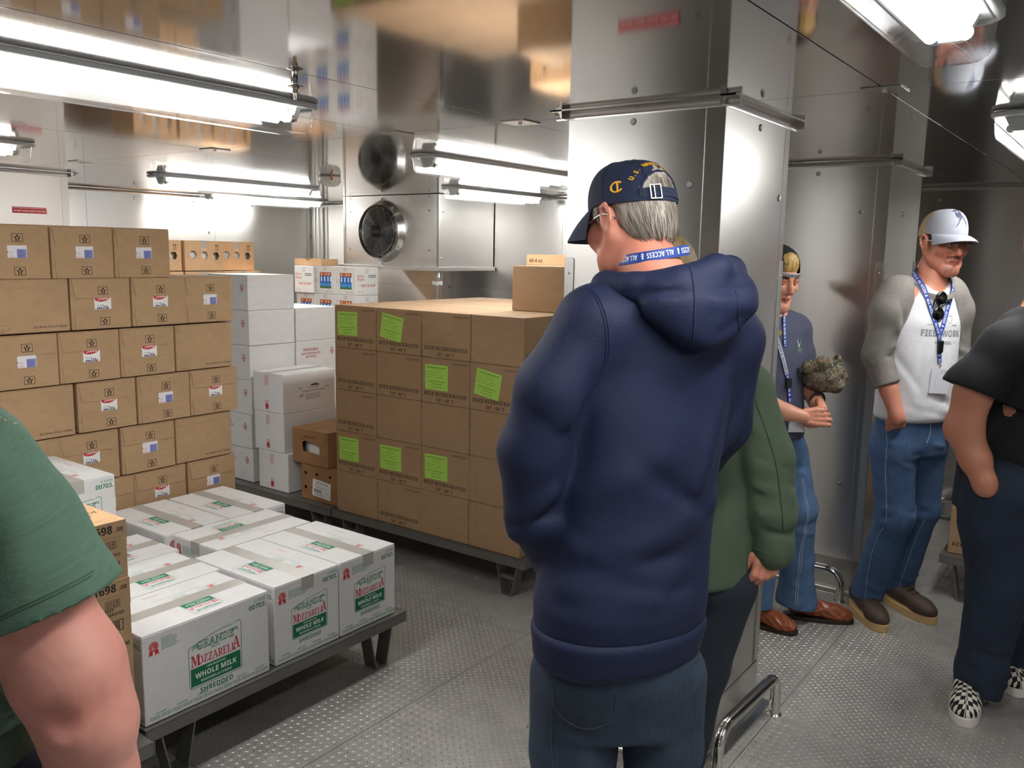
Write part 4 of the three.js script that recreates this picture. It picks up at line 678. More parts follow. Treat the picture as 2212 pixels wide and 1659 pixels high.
// ---------- figures: distance fields meshed with surface nets ----------
const V = (x, y, z) => new THREE.Vector3(x, y, z);
class Field {
  constructor(cell) { this.cell = cell; this.ops = []; this.cuts = []; this.disp = null; }
  // tapered capsule chain; pts [[x, y, z, r], ...]
  chain(pts, k = 0.02, sub = false) { for (let i = 0; i + 1 < pts.length; i++) this.ops.push({ t: 0, a: pts[i], b: pts[i + 1], k, sub }); return this; }
  ball(c, r, k = 0.02, sub = false) { return this.ell(c, [r, r, r], 0, k, sub); }
  // ellipsoid, turned by yaw about y then pitch about x
  ell(c, r, yaw = 0, k = 0.02, sub = false, pitch = 0) { this.ops.push({ t: 1, c, r, cy: Math.cos(yaw), sy: Math.sin(yaw), cp: Math.cos(pitch), sp: Math.sin(pitch), k, sub }); return this; }
  // stack of rounded cross-sections [y, cx, cz, rx, rz, yaw] from bottom to top
  loft(st, k = 0.02, n = 2.3, round = 0.012, sub = false) { this.ops.push({ t: 2, st, k, n, round, sub }); return this; }
  plane(n, p, rad = 1e9) { const l = Math.hypot(...n); this.cuts.push([n.map(v => v / l), p, rad * rad]); return this; }
  cut(n, p) { const l = Math.hypot(...n); this.ops.push({ t: 3, n: n.map(v => v / l), p, k: 0, sub: true }); return this; }   // keeps the side the normal points to
  build() {
    const h = this.cell, lo = [1e9, 1e9, 1e9], hi = [-1e9, -1e9, -1e9];
    for (const o of this.ops) {
      let a, b; if (o.t === 3) continue;
      if (o.t === 0) { a = [0, 1, 2].map(i => Math.min(o.a[i] - o.a[3], o.b[i] - o.b[3])); b = [0, 1, 2].map(i => Math.max(o.a[i] + o.a[3], o.b[i] + o.b[3])); }
      else if (o.t === 1) { const r = o.cp === 1 && o.cy === 1 ? o.r : Array(3).fill(Math.max(...o.r)); a = o.c.map((v, i) => v - r[i]); b = o.c.map((v, i) => v + r[i]); }
      else { a = [1e9, o.st[0][0], 1e9]; b = [-1e9, o.st[o.st.length - 1][0], -1e9]; for (const s of o.st) { const m = Math.max(s[3], s[4]); a[0] = Math.min(a[0], s[1] - m); b[0] = Math.max(b[0], s[1] + m); a[2] = Math.min(a[2], s[2] - m); b[2] = Math.max(b[2], s[2] + m); } }
      const m = o.k + 2.5 * h; o.lo = a.map(v => v - m); o.hi = b.map(v => v + m);
      if (!o.sub) for (let i = 0; i < 3; i++) { lo[i] = Math.min(lo[i], a[i] - 4 * h); hi[i] = Math.max(hi[i], b[i] + 4 * h); }
    }
    const n = [0, 1, 2].map(i => Math.ceil((hi[i] - lo[i]) / h) + 1), [nx, ny, nz] = n, f = new Float32Array(nx * ny * nz).fill(0.3);
    for (const o of this.ops) {
      if (o.t === 3) { for (let j = 0, id = 0; j < ny; j++) for (let kz = 0; kz < nz; kz++) for (let i = 0; i < nx; i++, id++) { const d = -((lo[0] + i * h - o.p[0]) * o.n[0] + (lo[1] + j * h - o.p[1]) * o.n[1] + (lo[2] + kz * h - o.p[2]) * o.n[2]); if (d > f[id]) f[id] = d; } continue; }
      const s = [0, 1, 2].map(i => Math.max(0, Math.floor((o.lo[i] - lo[i]) / h))), e = [0, 1, 2].map(i => Math.min(n[i] - 1, Math.ceil((o.hi[i] - lo[i]) / h)));
      let abx, aby, abz, ll;
      if (o.t === 0) { abx = o.b[0] - o.a[0]; aby = o.b[1] - o.a[1]; abz = o.b[2] - o.a[2]; ll = abx * abx + aby * aby + abz * abz || 1e-9; }
      const k = Math.max(o.k, 1e-4);
      for (let j = s[1]; j <= e[1]; j++) {
        const y = lo[1] + j * h; let S;
        if (o.t === 2) { const st = o.st; let q = 0; while (q < st.length - 2 && y > st[q + 1][0]) q++; const A = st[q], B = st[q + 1], u = Math.max(0, Math.min(1, (y - A[0]) / (B[0] - A[0]))), w = u * u * (3 - 2 * u) * 0.5 + u * 0.5; S = A.map((v, i) => v + ((B[i] ?? 0) - v) * w); S.c = Math.cos(S[5] || 0); S.s = Math.sin(S[5] || 0); S.v = Math.max(o.st[0][0] - y, y - st[st.length - 1][0]); }
        for (let kz = s[2]; kz <= e[2]; kz++) {
          const z = lo[2] + kz * h;
          for (let i = s[0]; i <= e[0]; i++) {
            const x = lo[0] + i * h; let d;
            if (o.t === 0) { const px = x - o.a[0], py = y - o.a[1], pz = z - o.a[2]; let t = (px * abx + py * aby + pz * abz) / ll; t = t < 0 ? 0 : t > 1 ? 1 : t; const qx = px - abx * t, qy = py - aby * t, qz = pz - abz * t; d = Math.sqrt(qx * qx + qy * qy + qz * qz) - (o.a[3] + (o.b[3] - o.a[3]) * t); }
            else if (o.t === 1) { let px = x - o.c[0], py = y - o.c[1], pz = z - o.c[2]; const ux = px * o.cy - pz * o.sy, uz0 = px * o.sy + pz * o.cy; const uy = py * o.cp + uz0 * o.sp, uz = -py * o.sp + uz0 * o.cp; const ax = ux / o.r[0], ay = uy / o.r[1], az = uz / o.r[2], q = Math.sqrt(ax * ax + ay * ay + az * az), g = Math.sqrt(ax * ax / (o.r[0] * o.r[0]) + ay * ay / (o.r[1] * o.r[1]) + az * az / (o.r[2] * o.r[2])); d = g > 1e-9 ? q * (q - 1) / g : -Math.min(...o.r); }
            else { const px = x - S[1], pz = z - S[2], ux = Math.abs(px * S.c - pz * S.s) / S[3], uz = Math.abs(px * S.s + pz * S.c) / S[4]; const q = Math.pow(Math.pow(ux, o.n) + Math.pow(uz, o.n), 1 / o.n), l = Math.hypot(px, pz) || 1e-6; d = q > 1e-4 ? l * (1 - 1 / q) : -Math.min(S[3], S[4]); const v = S.v, r = o.round; const a = d + r, b = v + r; d = Math.min(Math.max(a, b), 0) + Math.hypot(Math.max(a, 0), Math.max(b, 0)) - r; }
            const id = (j * nz + kz) * nx + i, c = f[id];
            if (!o.sub) { const m = Math.max(k - Math.abs(c - d), 0) / k; f[id] = Math.min(c, d) - m * m * k * 0.25; }
            else { const m = Math.max(k - Math.abs(c + d), 0) / k; f[id] = Math.max(c, -d) + m * m * k * 0.25; }
          }
        }
      }
    }
    if (this.disp || this.cuts.length) for (let j = 0, id = 0; j < ny; j++) for (let kz = 0; kz < nz; kz++) for (let i = 0; i < nx; i++, id++) {
      if (f[id] > 0.06 || f[id] < -0.09) { if (f[id] > 0.06) continue; }
      const x = lo[0] + i * h, y = lo[1] + j * h, z = lo[2] + kz * h;
      if (this.disp && f[id] > -0.06) f[id] -= this.disp(x, y, z);
      for (const [nn, p, r2] of this.cuts) { if (r2 < 1e9 && (x - p[0]) * (x - p[0]) + (y - p[1]) * (y - p[1]) + (z - p[2]) * (z - p[2]) > r2) continue; const d = -((x - p[0]) * nn[0] + (y - p[1]) * nn[1] + (z - p[2]) * nn[2]); if (d > f[id]) f[id] = d; }
    }
    // surface nets
    const pos = [], idx = [], vid = new Int32Array(nx * ny * nz).fill(-1), sx = 1, sz = nx, sy = nx * nz;
    for (let j = 0; j < ny - 1; j++) for (let kz = 0; kz < nz - 1; kz++) for (let i = 0; i < nx - 1; i++) {
      const b = j * sy + kz * sz + i; let mask = 0;
      const c = [f[b], f[b + 1], f[b + sz], f[b + sz + 1], f[b + sy], f[b + sy + 1], f[b + sy + sz], f[b + sy + sz + 1]];
      for (let q = 0; q < 8; q++) if (c[q] < 0) mask |= 1 << q;
      if (mask === 0 || mask === 255) continue;
      let X = 0, Y = 0, Z = 0, cnt = 0;
      for (const [p, q] of NETS) { const A = c[p], B = c[q]; if ((A < 0) === (B < 0)) continue; const t = A / (A - B); X += (p & 1) + ((q & 1) - (p & 1)) * t; Z += ((p >> 1) & 1) + (((q >> 1) & 1) - ((p >> 1) & 1)) * t; Y += (p >> 2) + ((q >> 2) - (p >> 2)) * t; cnt++; }
      vid[b] = pos.length / 3; pos.push(lo[0] + (i + X / cnt) * h, lo[1] + (j + Y / cnt) * h, lo[2] + (kz + Z / cnt) * h);
    }
    const quad = (a, b, c, d, flip) => { if (a < 0 || b < 0 || c < 0 || d < 0) return; if (flip) idx.push(a, c, b, a, d, c); else idx.push(a, b, c, a, c, d); };
    for (let j = 1; j < ny - 1; j++) for (let kz = 1; kz < nz - 1; kz++) for (let i = 1; i < nx - 1; i++) {
      const b = j * sy + kz * sz + i, s = f[b] < 0;
      if (s !== (f[b + 1] < 0)) quad(vid[b - sy - sz], vid[b - sz], vid[b], vid[b - sy], s ? 1 : 0);
      if (s !== (f[b + sy] < 0)) quad(vid[b - 1 - sz], vid[b - sz], vid[b], vid[b - 1], s ? 0 : 1);
      if (s !== (f[b + sz] < 0)) quad(vid[b - 1 - sy], vid[b - sy], vid[b], vid[b - 1], s ? 1 : 0);
    }
    const g = new THREE.BufferGeometry(); g.setAttribute('position', new THREE.Float32BufferAttribute(pos, 3)); g.setIndex(idx); g.computeVertexNormals();
    const uvA = new Float32Array(pos.length / 3 * 2); for (let i = 0; i < pos.length / 3; i++) { uvA[2 * i] = pos[3 * i] * 0.83 + pos[3 * i + 2] * 0.56; uvA[2 * i + 1] = pos[3 * i + 1] + pos[3 * i + 2] * 0.35; }
    g.setAttribute('uv', new THREE.BufferAttribute(uvA, 2)); return g;
  }
}
const NETS = [[0, 1], [2, 3], [4, 5], [6, 7], [0, 2], [1, 3], [4, 6], [5, 7], [0, 4], [1, 5], [2, 6], [3, 7]];
function paint(g, fn) { const p = g.attributes.position, a = new Float32Array(p.count * 3), c = new THREE.Color(); for (let i = 0; i < p.count; i++) { const v = fn(p.getX(i), p.getY(i), p.getZ(i), i); c.set(v); a[3 * i] = c.r; a[3 * i + 1] = c.g; a[3 * i + 2] = c.b; } g.setAttribute('color', new THREE.BufferAttribute(a, 3)); return g; }
const mixc = (a, b, t) => new THREE.Color(a).lerp(new THREE.Color(b), Math.max(0, Math.min(1, t)));
function joinGeo(list) { return mergeGeometries(list.map(g => { const q = g.clone(); for (const k of Object.keys(q.attributes)) if (!['position', 'normal', 'uv', 'color'].includes(k)) q.deleteAttribute(k); return q; })); }
// folds: ridges and grooves along segments, over a soft irregular ground
const fold = (a, b, w, d) => ({ a, b, w, d });
function folds(list, amp = 0.002, fx = 9, fy = 9, fz = 9) {
  return (x, y, z) => {
    let s = amp * (n3(x * fx, y * fy, z * fz) + 0.5 * n3(x * fx * 2.3 + 7, y * fy * 2.3, z * fz * 2.3));
    for (const o of list) {
      const ax = o.b[0] - o.a[0], ay = o.b[1] - o.a[1], az = o.b[2] - o.a[2]; let t = ((x - o.a[0]) * ax + (y - o.a[1]) * ay + (z - o.a[2]) * az) / (ax * ax + ay * ay + az * az); t = Math.max(0, Math.min(1, t));
      const dx = x - o.a[0] - ax * t, dy = y - o.a[1] - ay * t, dz = z - o.a[2] - az * t, q = (dx * dx + dy * dy + dz * dz) / (o.w * o.w);
      if (q < 7) s += o.d * Math.exp(-q) * Math.sin(Math.PI * Math.min(1, Math.max(0.15, t * 0.7 + 0.15)));
    }
    return s;
  };
}
// head in its own frame: eyes at y = 0, face towards +z
function headGeo(o = {}) {
  const F = new Field(o.cell ?? 0.004), k = 0.018, w = o.w ?? 1;
  F.ell([0, 0.04, -0.018], [0.075 * w, 0.079, 0.095], 0, 0.03).ell([0, -0.03, 0.022], [0.062 * w, 0.085, 0.07], 0, 0.03);
  F.chain([[-0.062 * w, -0.045, -0.008, 0.02], [-0.045 * w, -0.085, 0.03, 0.019], [-0.015, -0.112, 0.066, 0.017], [0.015, -0.112, 0.066, 0.017], [0.045 * w, -0.085, 0.03, 0.019], [0.062 * w, -0.045, -0.008, 0.02]], 0.03);
  F.ball([0, -0.104, 0.072], 0.018, 0.02);
  for (const s of [-1, 1]) { F.ball([s * 0.044 * w, -0.026, 0.06], 0.022, 0.03); F.chain([[s * 0.012, 0.021, 0.086, 0.009], [s * 0.047 * w, 0.019, 0.066, 0.009]], 0.016); F.ball([s * 0.031, 0.002, 0.094], 0.0145, 0.014, true); F.ball([s * 0.012, -0.043, 0.089], 0.0085, 0.008); }
  F.chain([[0, 0.006, 0.088, 0.0085], [0, -0.022, 0.1, 0.0095], [0, -0.037, 0.106, 0.0115]], 0.012);
  F.chain([[-0.024, -0.07, 0.075, 0.0055], [-0.008, -0.0655, 0.0875, 0.0065], [0.008, -0.0655, 0.0875, 0.0065], [0.024, -0.07, 0.075, 0.0055]], 0.009);
  F.chain([[-0.02, -0.0765, 0.077, 0.006], [0, -0.0785, 0.086, 0.0075], [0.02, -0.0765, 0.077, 0.006]], 0.007);
  F.chain([[-0.024, -0.0715, 0.088, 0.0016], [0.024, -0.0715, 0.088, 0.0016]], 0.002, true);
  for (const s of [-1, 1]) { // ears
    F.ell([s * 0.076 * w, -0.008, -0.012], [0.009, 0.03, 0.019], s * 0.35, 0.01);
    F.chain([[s * 0.078 * w, 0.004, 0.0, 0.0045], [s * 0.083 * w, 0.022, -0.006, 0.0048], [s * 0.087 * w, 0.024, -0.02, 0.005], [s * 0.088 * w, 0.008, -0.031, 0.0048], [s * 0.084 * w, -0.014, -0.028, 0.0045], [s * 0.079 * w, -0.034, -0.014, 0.0065]], 0.006);
    F.ell([s * 0.087 * w, -0.002, -0.013], [0.007, 0.015, 0.009], s * 0.35, 0.005, true);
  }
  for (const e of o.neck ?? [[0, -0.06, -0.03, 0.056], [0, -0.2, -0.055, 0.058]].map((p, i, a) => a)) { }
  const nk = o.neck ?? [[0, -0.07, -0.026, 0.054], [0, -0.13, -0.038, 0.055], [0, -0.2, -0.055, 0.06]];
  F.chain(nk, 0.03);
  if (o.extra) o.extra(F);
  return F.build();
}
const skinMat = new THREE.MeshPhysicalMaterial({ vertexColors: true, roughness: 0.5, sheen: 0.05, sheenColor: new THREE.Color(0.9, 0.5, 0.4), sheenRoughness: 0.5 });
function skin(base, o = {}) { // colour of a face: head frame coordinates
  return (x, y, z) => {
    let c = mixc(base, o.red ?? '#c8705a', 0.35 * (0.5 + 0.5 * n3(x * 22, y * 22, z * 22)));
    const ch = Math.max(0, 1 - Math.hypot(Math.abs(x) - 0.04, y + 0.03, z - 0.065) / 0.04); c = c.lerp(new THREE.Color(o.red ?? '#c8705a'), 0.4 * ch);
    const ns = Math.max(0, 1 - Math.hypot(x, y + 0.034, z - 0.105) / 0.022); c = c.lerp(new THREE.Color(o.red ?? '#c8705a'), 0.35 * ns);
    if (z > 0.068 && Math.abs(x) < 0.023 && y < -0.062 && y > -0.085 && Math.hypot(x / 0.024, (y + 0.0725) / 0.0115) < 1) c = mixc(c, o.lip ?? '#a8504c', 0.75);
    if (z > 0.075 && Math.abs(y + 0.0715) < 0.0018 && Math.abs(x) < 0.022) c = mixc(c, '#5a2320', 0.7);
    if (o.stubble) { let s = 0; const q = n3(x * 160, y * 160, z * 160); const mo = Math.exp(-Math.pow((y + 0.056) / 0.008, 2)) * (Math.abs(x) < 0.034 ? 1 : 0); const go = Math.exp(-Math.pow((y + 0.106) / 0.016, 2)) * (Math.abs(x) < 0.034 ? 1 : 0.35); const so = Math.exp(-Math.pow((y + 0.09) / 0.006, 2)) * (Math.abs(x) < 0.008 ? 1 : 0); const jaw = y < -0.07 ? 0.3 : 0; s = Math.min(1, Math.max(mo, go, so, jaw)) * (z > -0.01 ? 1 : 0); c = mixc(c, o.stubble, s * (0.55 + 0.35 * q)); }
    return c;
  };
}
function eyes(parent, M, o = {}) {
  for (const s of [-1, 1]) {
    const g = new THREE.SphereGeometry(0.0115, 18, 14).translate(s * 0.031, 0.001, 0.0795); mesh('eye', uvm(g.applyMatrix4(M)), o.closed ? o.lid : S(0xe9e2dc, { roughness: 0.25 }), parent);
    if (!o.closed) { const ir = new THREE.SphereGeometry(0.0055, 14, 10).scale(1, 1, 0.45).translate(s * 0.031 + (o.look ?? 0) * 0.004, 0.0005, 0.0898); mesh('iris', uvm(ir.applyMatrix4(M)), S(0x3b3230, { roughness: 0.2 }), parent); }
    const up = tube([[s * 0.019, 0.001, 0.0865], [s * 0.026, 0.0075 - (o.shut ?? 0.3) * 0.004, 0.0905], [s * 0.036, 0.0072 - (o.shut ?? 0.3) * 0.004, 0.0895], [s * 0.044, -0.0005, 0.0805]], 0.0032, 14, 8); mesh('eyelid', uvm(up.applyMatrix4(M)), o.lid, parent);
    if (o.closed) mesh('eyelash', uvm(tube([[s * 0.02, -0.0035, 0.0885], [s * 0.028, -0.0065, 0.0915], [s * 0.036, -0.006, 0.09], [s * 0.043, -0.002, 0.0825]], 0.0012, 12, 6).applyMatrix4(M)), o.brow, parent);
    const lw = tube([[s * 0.019, 0.0, 0.0865], [s * 0.027, -0.0065, 0.09], [s * 0.036, -0.0062, 0.0885], [s * 0.044, -0.0008, 0.0805]], 0.0026, 14, 8); mesh('eyelid', uvm(lw.applyMatrix4(M)), o.lid, parent);
    const br = tube([[s * 0.014, 0.02, 0.0955], [s * 0.026, 0.0255, 0.0945], [s * 0.038, 0.0245, 0.086], [s * 0.049, 0.0185, 0.074]], 0.0032, 14, 6); mesh('eyebrow', uvm(br.applyMatrix4(M)), o.brow, parent);
  }
}
// hand: wrist at the origin, fingers along +y, palm faces +z, thumb on the side of sign s; curl per finger
function handChains(M, s, curl = [0.5, 0.55, 0.6, 0.65], thumb = 0.3, spread = 1) {
  const out = [], P = (x, y, z, r) => { const v = V(x * s, y, z).applyMatrix4(M); return [v.x, v.y, v.z, r]; };
  const X = [0.029, 0.0095, -0.0095, -0.0275], K = [0.088, 0.092, 0.087, 0.077], L = [[0.042, 0.025, 0.021], [0.046, 0.029, 0.022], [0.042, 0.027, 0.021], [0.033, 0.02, 0.018]], R = [0.0093, 0.0095, 0.009, 0.0078];
  for (let f = 0; f < 4; f++) {
    out.push([P(X[f] * 0.62, 0.005, 0, 0.0145), P(X[f] * 0.95, K[f] * 0.6, -0.001, 0.0125), P(X[f], K[f], -0.002, 0.0108)]);
    let a = 0, x = X[f], y = K[f], z = -0.002; const pts = [P(x, y, z, 0.0105)];
    for (let j = 0; j < 3; j++) { a += curl[f] * (j === 2 ? 0.7 : 1.05); x += Math.sin((1.5 - f) * 0.05 * spread) * L[f][j]; y += Math.cos(a) * L[f][j]; z += Math.sin(a) * L[f][j]; pts.push(P(x, y, z, R[f] * (1 - 0.11 * (j + 1)))); }
    out.push(pts);
  }
  out.push([P(0.018, 0.012, 0.006, 0.015), P(0.036, 0.042, 0.016 + thumb * 0.01, 0.0128), P(0.042 - thumb * 0.012, 0.072, 0.024 + thumb * 0.014, 0.0108), P(0.038 - thumb * 0.022, 0.096, 0.028 + thumb * 0.02, 0.0088)]);
  return out;
}
function frame(pos, y, z) { // matrix with local +y towards y and +z near z
  const Y = V(...y).normalize(), Z = V(...z), X = new THREE.Vector3().crossVectors(Y, Z).normalize(); Z.crossVectors(X, Y);
  return new THREE.Matrix4().makeBasis(X, Y, Z).setPosition(V(...pos));
}
const headM = (p, yaw, pitch = 0, roll = 0) => new THREE.Matrix4().makeRotationFromEuler(new THREE.Euler(pitch, yaw, roll, 'YXZ')).setPosition(V(...p));
const YAW = 36.15 * D2R;
function person(label, O, name = 'person') { const t = thing(name, label, 'person', [O[0], 0, O[2]], YAW); return t; }
// baseball cap in the head frame; the peak points to +z, opening and strap at the back
function capGeo(o = {}) {
  const rx = o.rx ?? 0.087, rz = o.rz ?? 0.107, ry = o.ry ?? 0.1, y0 = 0.024, cz = -0.015, N = 72, R = 22, pos = [], idx = [], at = [];
  const P = (i, j) => { const a = i / N * 2 * Math.PI, b = j / R * Math.PI / 2, hh = Math.pow(Math.sin(b), 0.92), rr_ = Math.pow(Math.cos(b), 0.62); const pz = Math.cos(a) * rz * rr_, px = Math.sin(a) * rx * rr_; const tilt = pz > 0 ? 0.006 : -0.016 * Math.min(1, -pz / rz); return [px, y0 + tilt * (1 - j / R) + hh * ry * (1 + 0.04 * Math.cos(a)), cz + pz]; };
  const hole = (i, j) => { if (!o.open) return false; const p = P(i + 0.5, j + 0.5); return p[2] < cz - 0.03 && Math.hypot(p[0] / 0.056, (p[1] - 0.02) / 0.055) < 1 && p[1] > 0.024; };
  for (let j = 0; j <= R; j++) for (let i = 0; i < N; i++) pos.push(...P(i, j));
  for (let j = 0; j < R; j++) for (let i = 0; i < N; i++) { if (hole(i, j)) continue; const a = j * N + i, b = j * N + (i + 1) % N; idx.push(a, b, a + N, b, b + N, a + N); }
  const g = new THREE.BufferGeometry(); g.setAttribute('position', new THREE.Float32BufferAttribute(pos, 3)); g.setIndex(idx); g.computeVertexNormals(); return { g: uvm(g), P, N, R, cz, rx, rz, ry, y0 };
}
function peakGeo(c, len = 0.075, droop = 0.022, curve = 0.02) { // curved peak with thickness
  const n = 28, m = 8, up = [], pos = [], idx = []; const at = (u, v, dy) => { const a = (u - 0.5) * 2.35, px = Math.sin(a) * c.rx * 1.0, pz = c.cz + Math.cos(a) * c.rz; const ext = len * Math.pow(Math.cos((u - 0.5) * Math.PI * 0.94), 0.55) * v; const e = Math.abs(u - 0.5) * 2; return [px * (1 + 0.1 * v), c.y0 + 0.008 - droop * v * v - curve * e * e * v + dy, pz + ext]; };
  for (const dy of [0, -0.004]) for (let j = 0; j <= m; j++) for (let i = 0; i <= n; i++) pos.push(...at(i / n, j / m, dy));
  const A = (k, j, i) => k * (m + 1) * (n + 1) + j * (n + 1) + i;
  for (let j = 0; j < m; j++) for (let i = 0; i < n; i++) { idx.push(A(0, j, i), A(0, j + 1, i), A(0, j, i + 1), A(0, j, i + 1), A(0, j + 1, i), A(0, j + 1, i + 1)); idx.push(A(1, j, i), A(1, j, i + 1), A(1, j + 1, i), A(1, j, i + 1), A(1, j + 1, i + 1), A(1, j + 1, i)); }
  for (let i = 0; i < n; i++) idx.push(A(0, m, i), A(1, m, i), A(0, m, i + 1), A(0, m, i + 1), A(1, m, i), A(1, m, i + 1));
  const g = new THREE.BufferGeometry(); g.setAttribute('position', new THREE.Float32BufferAttribute(pos, 3)); g.setIndex(idx); g.computeVertexNormals(); return uvm(g);
}
// flat strap following points with given outward directions
function strap(pts, w, t = 0.0012, rep = 1, seg = 60) { // pts: [x, y, z, nx, ny, nz]
  const c = new THREE.CatmullRomCurve3(pts.map(p => V(p[0], p[1], p[2]))), nc = new THREE.CatmullRomCurve3(pts.map(p => V(p[3], p[4], p[5]))), pos = [], uv = [], idx = [], L = c.getLength();
  for (let i = 0; i <= seg; i++) { const u = i / seg, p = c.getPoint(u), T = c.getTangent(u), nn = nc.getPoint(u).normalize(), s = new THREE.Vector3().crossVectors(T, nn).normalize(); nn.crossVectors(s, T); for (const [a, b, v] of [[-0.5, 0.5, 1], [0.5, 0.5, 0], [0.5, -0.5, 0], [-0.5, -0.5, 1]]) { const q = p.clone().addScaledVector(s, a * w).addScaledVector(nn, b * t); pos.push(q.x, q.y, q.z); uv.push(u * L * rep, v); } }
  for (let i = 0; i < seg; i++) for (let k = 0; k < 4; k++) { const a = i * 4 + k, b = i * 4 + (k + 1) % 4; idx.push(a, a + 4, b, b, a + 4, b + 4); }
  const g = new THREE.BufferGeometry(); g.setAttribute('position', new THREE.Float32BufferAttribute(pos, 3)); g.setAttribute('uv', new THREE.Float32BufferAttribute(uv, 2)); g.setIndex(idx); g.computeVertexNormals(); return g;
}
// fabrics
const weaveB = dataTex(128, (u, v) => 0.5 + 0.25 * Math.sin(u * 64 * Math.PI) * Math.sin(v * 64 * Math.PI) + 0.35 * (rnd() - 0.5), [14, 14]);
const fleeceB = dataTex(256, (u, v) => 0.5 + 0.5 * (vnoise(u * 90, v * 90, 90) - 0.5) + 0.4 * (rnd() - 0.5), [5, 5]);
const cloth = (color, o = {}) => new THREE.MeshPhysicalMaterial({ color, roughness: 0.85, bumpMap: weaveB, bumpScale: 0.0005, sheen: 0.06, sheenRoughness: 0.6, sheenColor: new THREE.Color(color).lerp(new THREE.Color(0xffffff), 0.3), ...o });
function heather(a, b, rep = 3) { return canvasTex(256, 256, (c, w, h) => { c.fillStyle = a; c.fillRect(0, 0, w, h); c.fillStyle = b; c.globalAlpha = 0.28; for (let i = 0; i < 5200; i++) c.fillRect(rr(0, w), rr(0, h), rr(2, 9), 1); }, [rep, rep]); }
function denim(base, light, worn) { return canvasTex(512, 512, (c, w, h) => { c.fillStyle = base; c.fillRect(0, 0, w, h); const im = c.getImageData(0, 0, w, h), d = im.data; for (let j = 0; j < h; j++) for (let i = 0; i < w; i++) { const k = (j * w + i) * 4, t = ((i + j) % 4 < 2 ? 0.05 : -0.04) + 0.16 * (vnoise(i / 2, j / 40, 256) - 0.5) + 0.14 * (vnoise(i / 60, j / 40, 64) - 0.5) + 0.08 * (rnd() - 0.5); d[k] *= 1 + t; d[k + 1] *= 1 + t; d[k + 2] *= 1 + t * 0.8; } c.putImageData(im, 0, 0); }, [3, 3]); }
const lanyardTex = (bg, fg, flip) => canvasTex(1024, 64, (c, w, h) => { c.fillStyle = bg; c.fillRect(0, 0, w, h); c.save(); if (flip) { c.translate(w, h); c.rotate(Math.PI); } for (let i = 0; i < 3; i++) { text(c, 'ALL ACCESS', w * (0.14 + i / 3), h * 0.54, 'bold 46px sans-serif', fg); const x = w * (0.3 + i / 3), y = h / 2; c.fillStyle = fg; c.beginPath(); c.arc(x, y - 8, 9, 0, 7); c.fill(); c.fillRect(x - 14, y + 2, 28, 6); for (const k of [-11, -3, 5]) c.fillRect(x + k, y + 10, 6, 12); } c.restore(); });
const lanyardMat = new THREE.MeshStandardMaterial({ map: lanyardTex('#1f3f92', '#e8ecf4'), roughness: 0.6, side: THREE.DoubleSide });
const lanyardFlip = new THREE.MeshStandardMaterial({ map: lanyardTex('#1f3f92', '#e8ecf4', true), roughness: 0.6, side: THREE.DoubleSide });
// hair strands rooted on a surface: list of [point, direction] -> tapered ribbons, one part
function strands(roots, len, w, flow, seg = 4) {
  const pos = [], idx = [], col = [];
  for (const [p, n, c] of roots) {
    let q = V(...p), d = flow(q.clone(), V(...n)); const base = pos.length / 3; const L = len * rr(0.7, 1.2), side = new THREE.Vector3().crossVectors(d, V(...n)).normalize();
    for (let i = 0; i <= seg; i++) { const t = i / seg, ww = w * (1 - 0.75 * t); pos.push(q.x - side.x * ww, q.y - side.y * ww, q.z - side.z * ww, q.x + side.x * ww, q.y + side.y * ww, q.z + side.z * ww); col.push(c.r, c.g, c.b, c.r, c.g, c.b); const dd = flow(q.clone(), V(...n)).multiplyScalar(L / seg); q.add(dd); }
    for (let i = 0; i < seg; i++) { const a = base + 2 * i; idx.push(a, a + 1, a + 2, a + 1, a + 3, a + 2); }
  }
  const g = new THREE.BufferGeometry(); g.setAttribute('position', new THREE.Float32BufferAttribute(pos, 3)); g.setAttribute('color', new THREE.Float32BufferAttribute(col, 3)); g.setIndex(idx); g.computeVertexNormals(); return uvm(g);
}
const hairMat = new THREE.MeshStandardMaterial({ vertexColors: true, roughness: 0.55, side: THREE.DoubleSide });
// things laid on a cloth surface: rays along dir hit the mesh, pts are [x, y, z] starting points in its frame
const bare = new Map();
function hitOn(m, p, dir, off = 0.002) {
  if (!bare.has(m)) { const q = new THREE.Mesh(m.geometry, new THREE.MeshBasicMaterial({ side: THREE.DoubleSide })); q.updateMatrixWorld(); bare.set(m, q); }
  const r = new THREE.Raycaster(V(...p).addScaledVector(V(...dir), -0.6), V(...dir).normalize(), 0, 1.6), h = r.intersectObject(bare.get(m), false)[0];
  return h ? h.point.clone().addScaledVector(V(...dir).normalize(), -off) : null;
}
function seamLine(name, m, pts, dir, r, mat, parent, n = 28, off = 0.001) {
  const c = new THREE.CatmullRomCurve3(pts.map(p => V(...p))), out = [];
  for (let i = 0; i <= n; i++) { const p = c.getPoint(i / n), h = hitOn(m, [p.x, p.y, p.z], dir, off); if (h) out.push(h); }
  if (out.length < 3) return;
  return mesh(name, uvm(new THREE.TubeGeometry(new THREE.CatmullRomCurve3(out), n * 2, r, 6)), mat, parent);
}
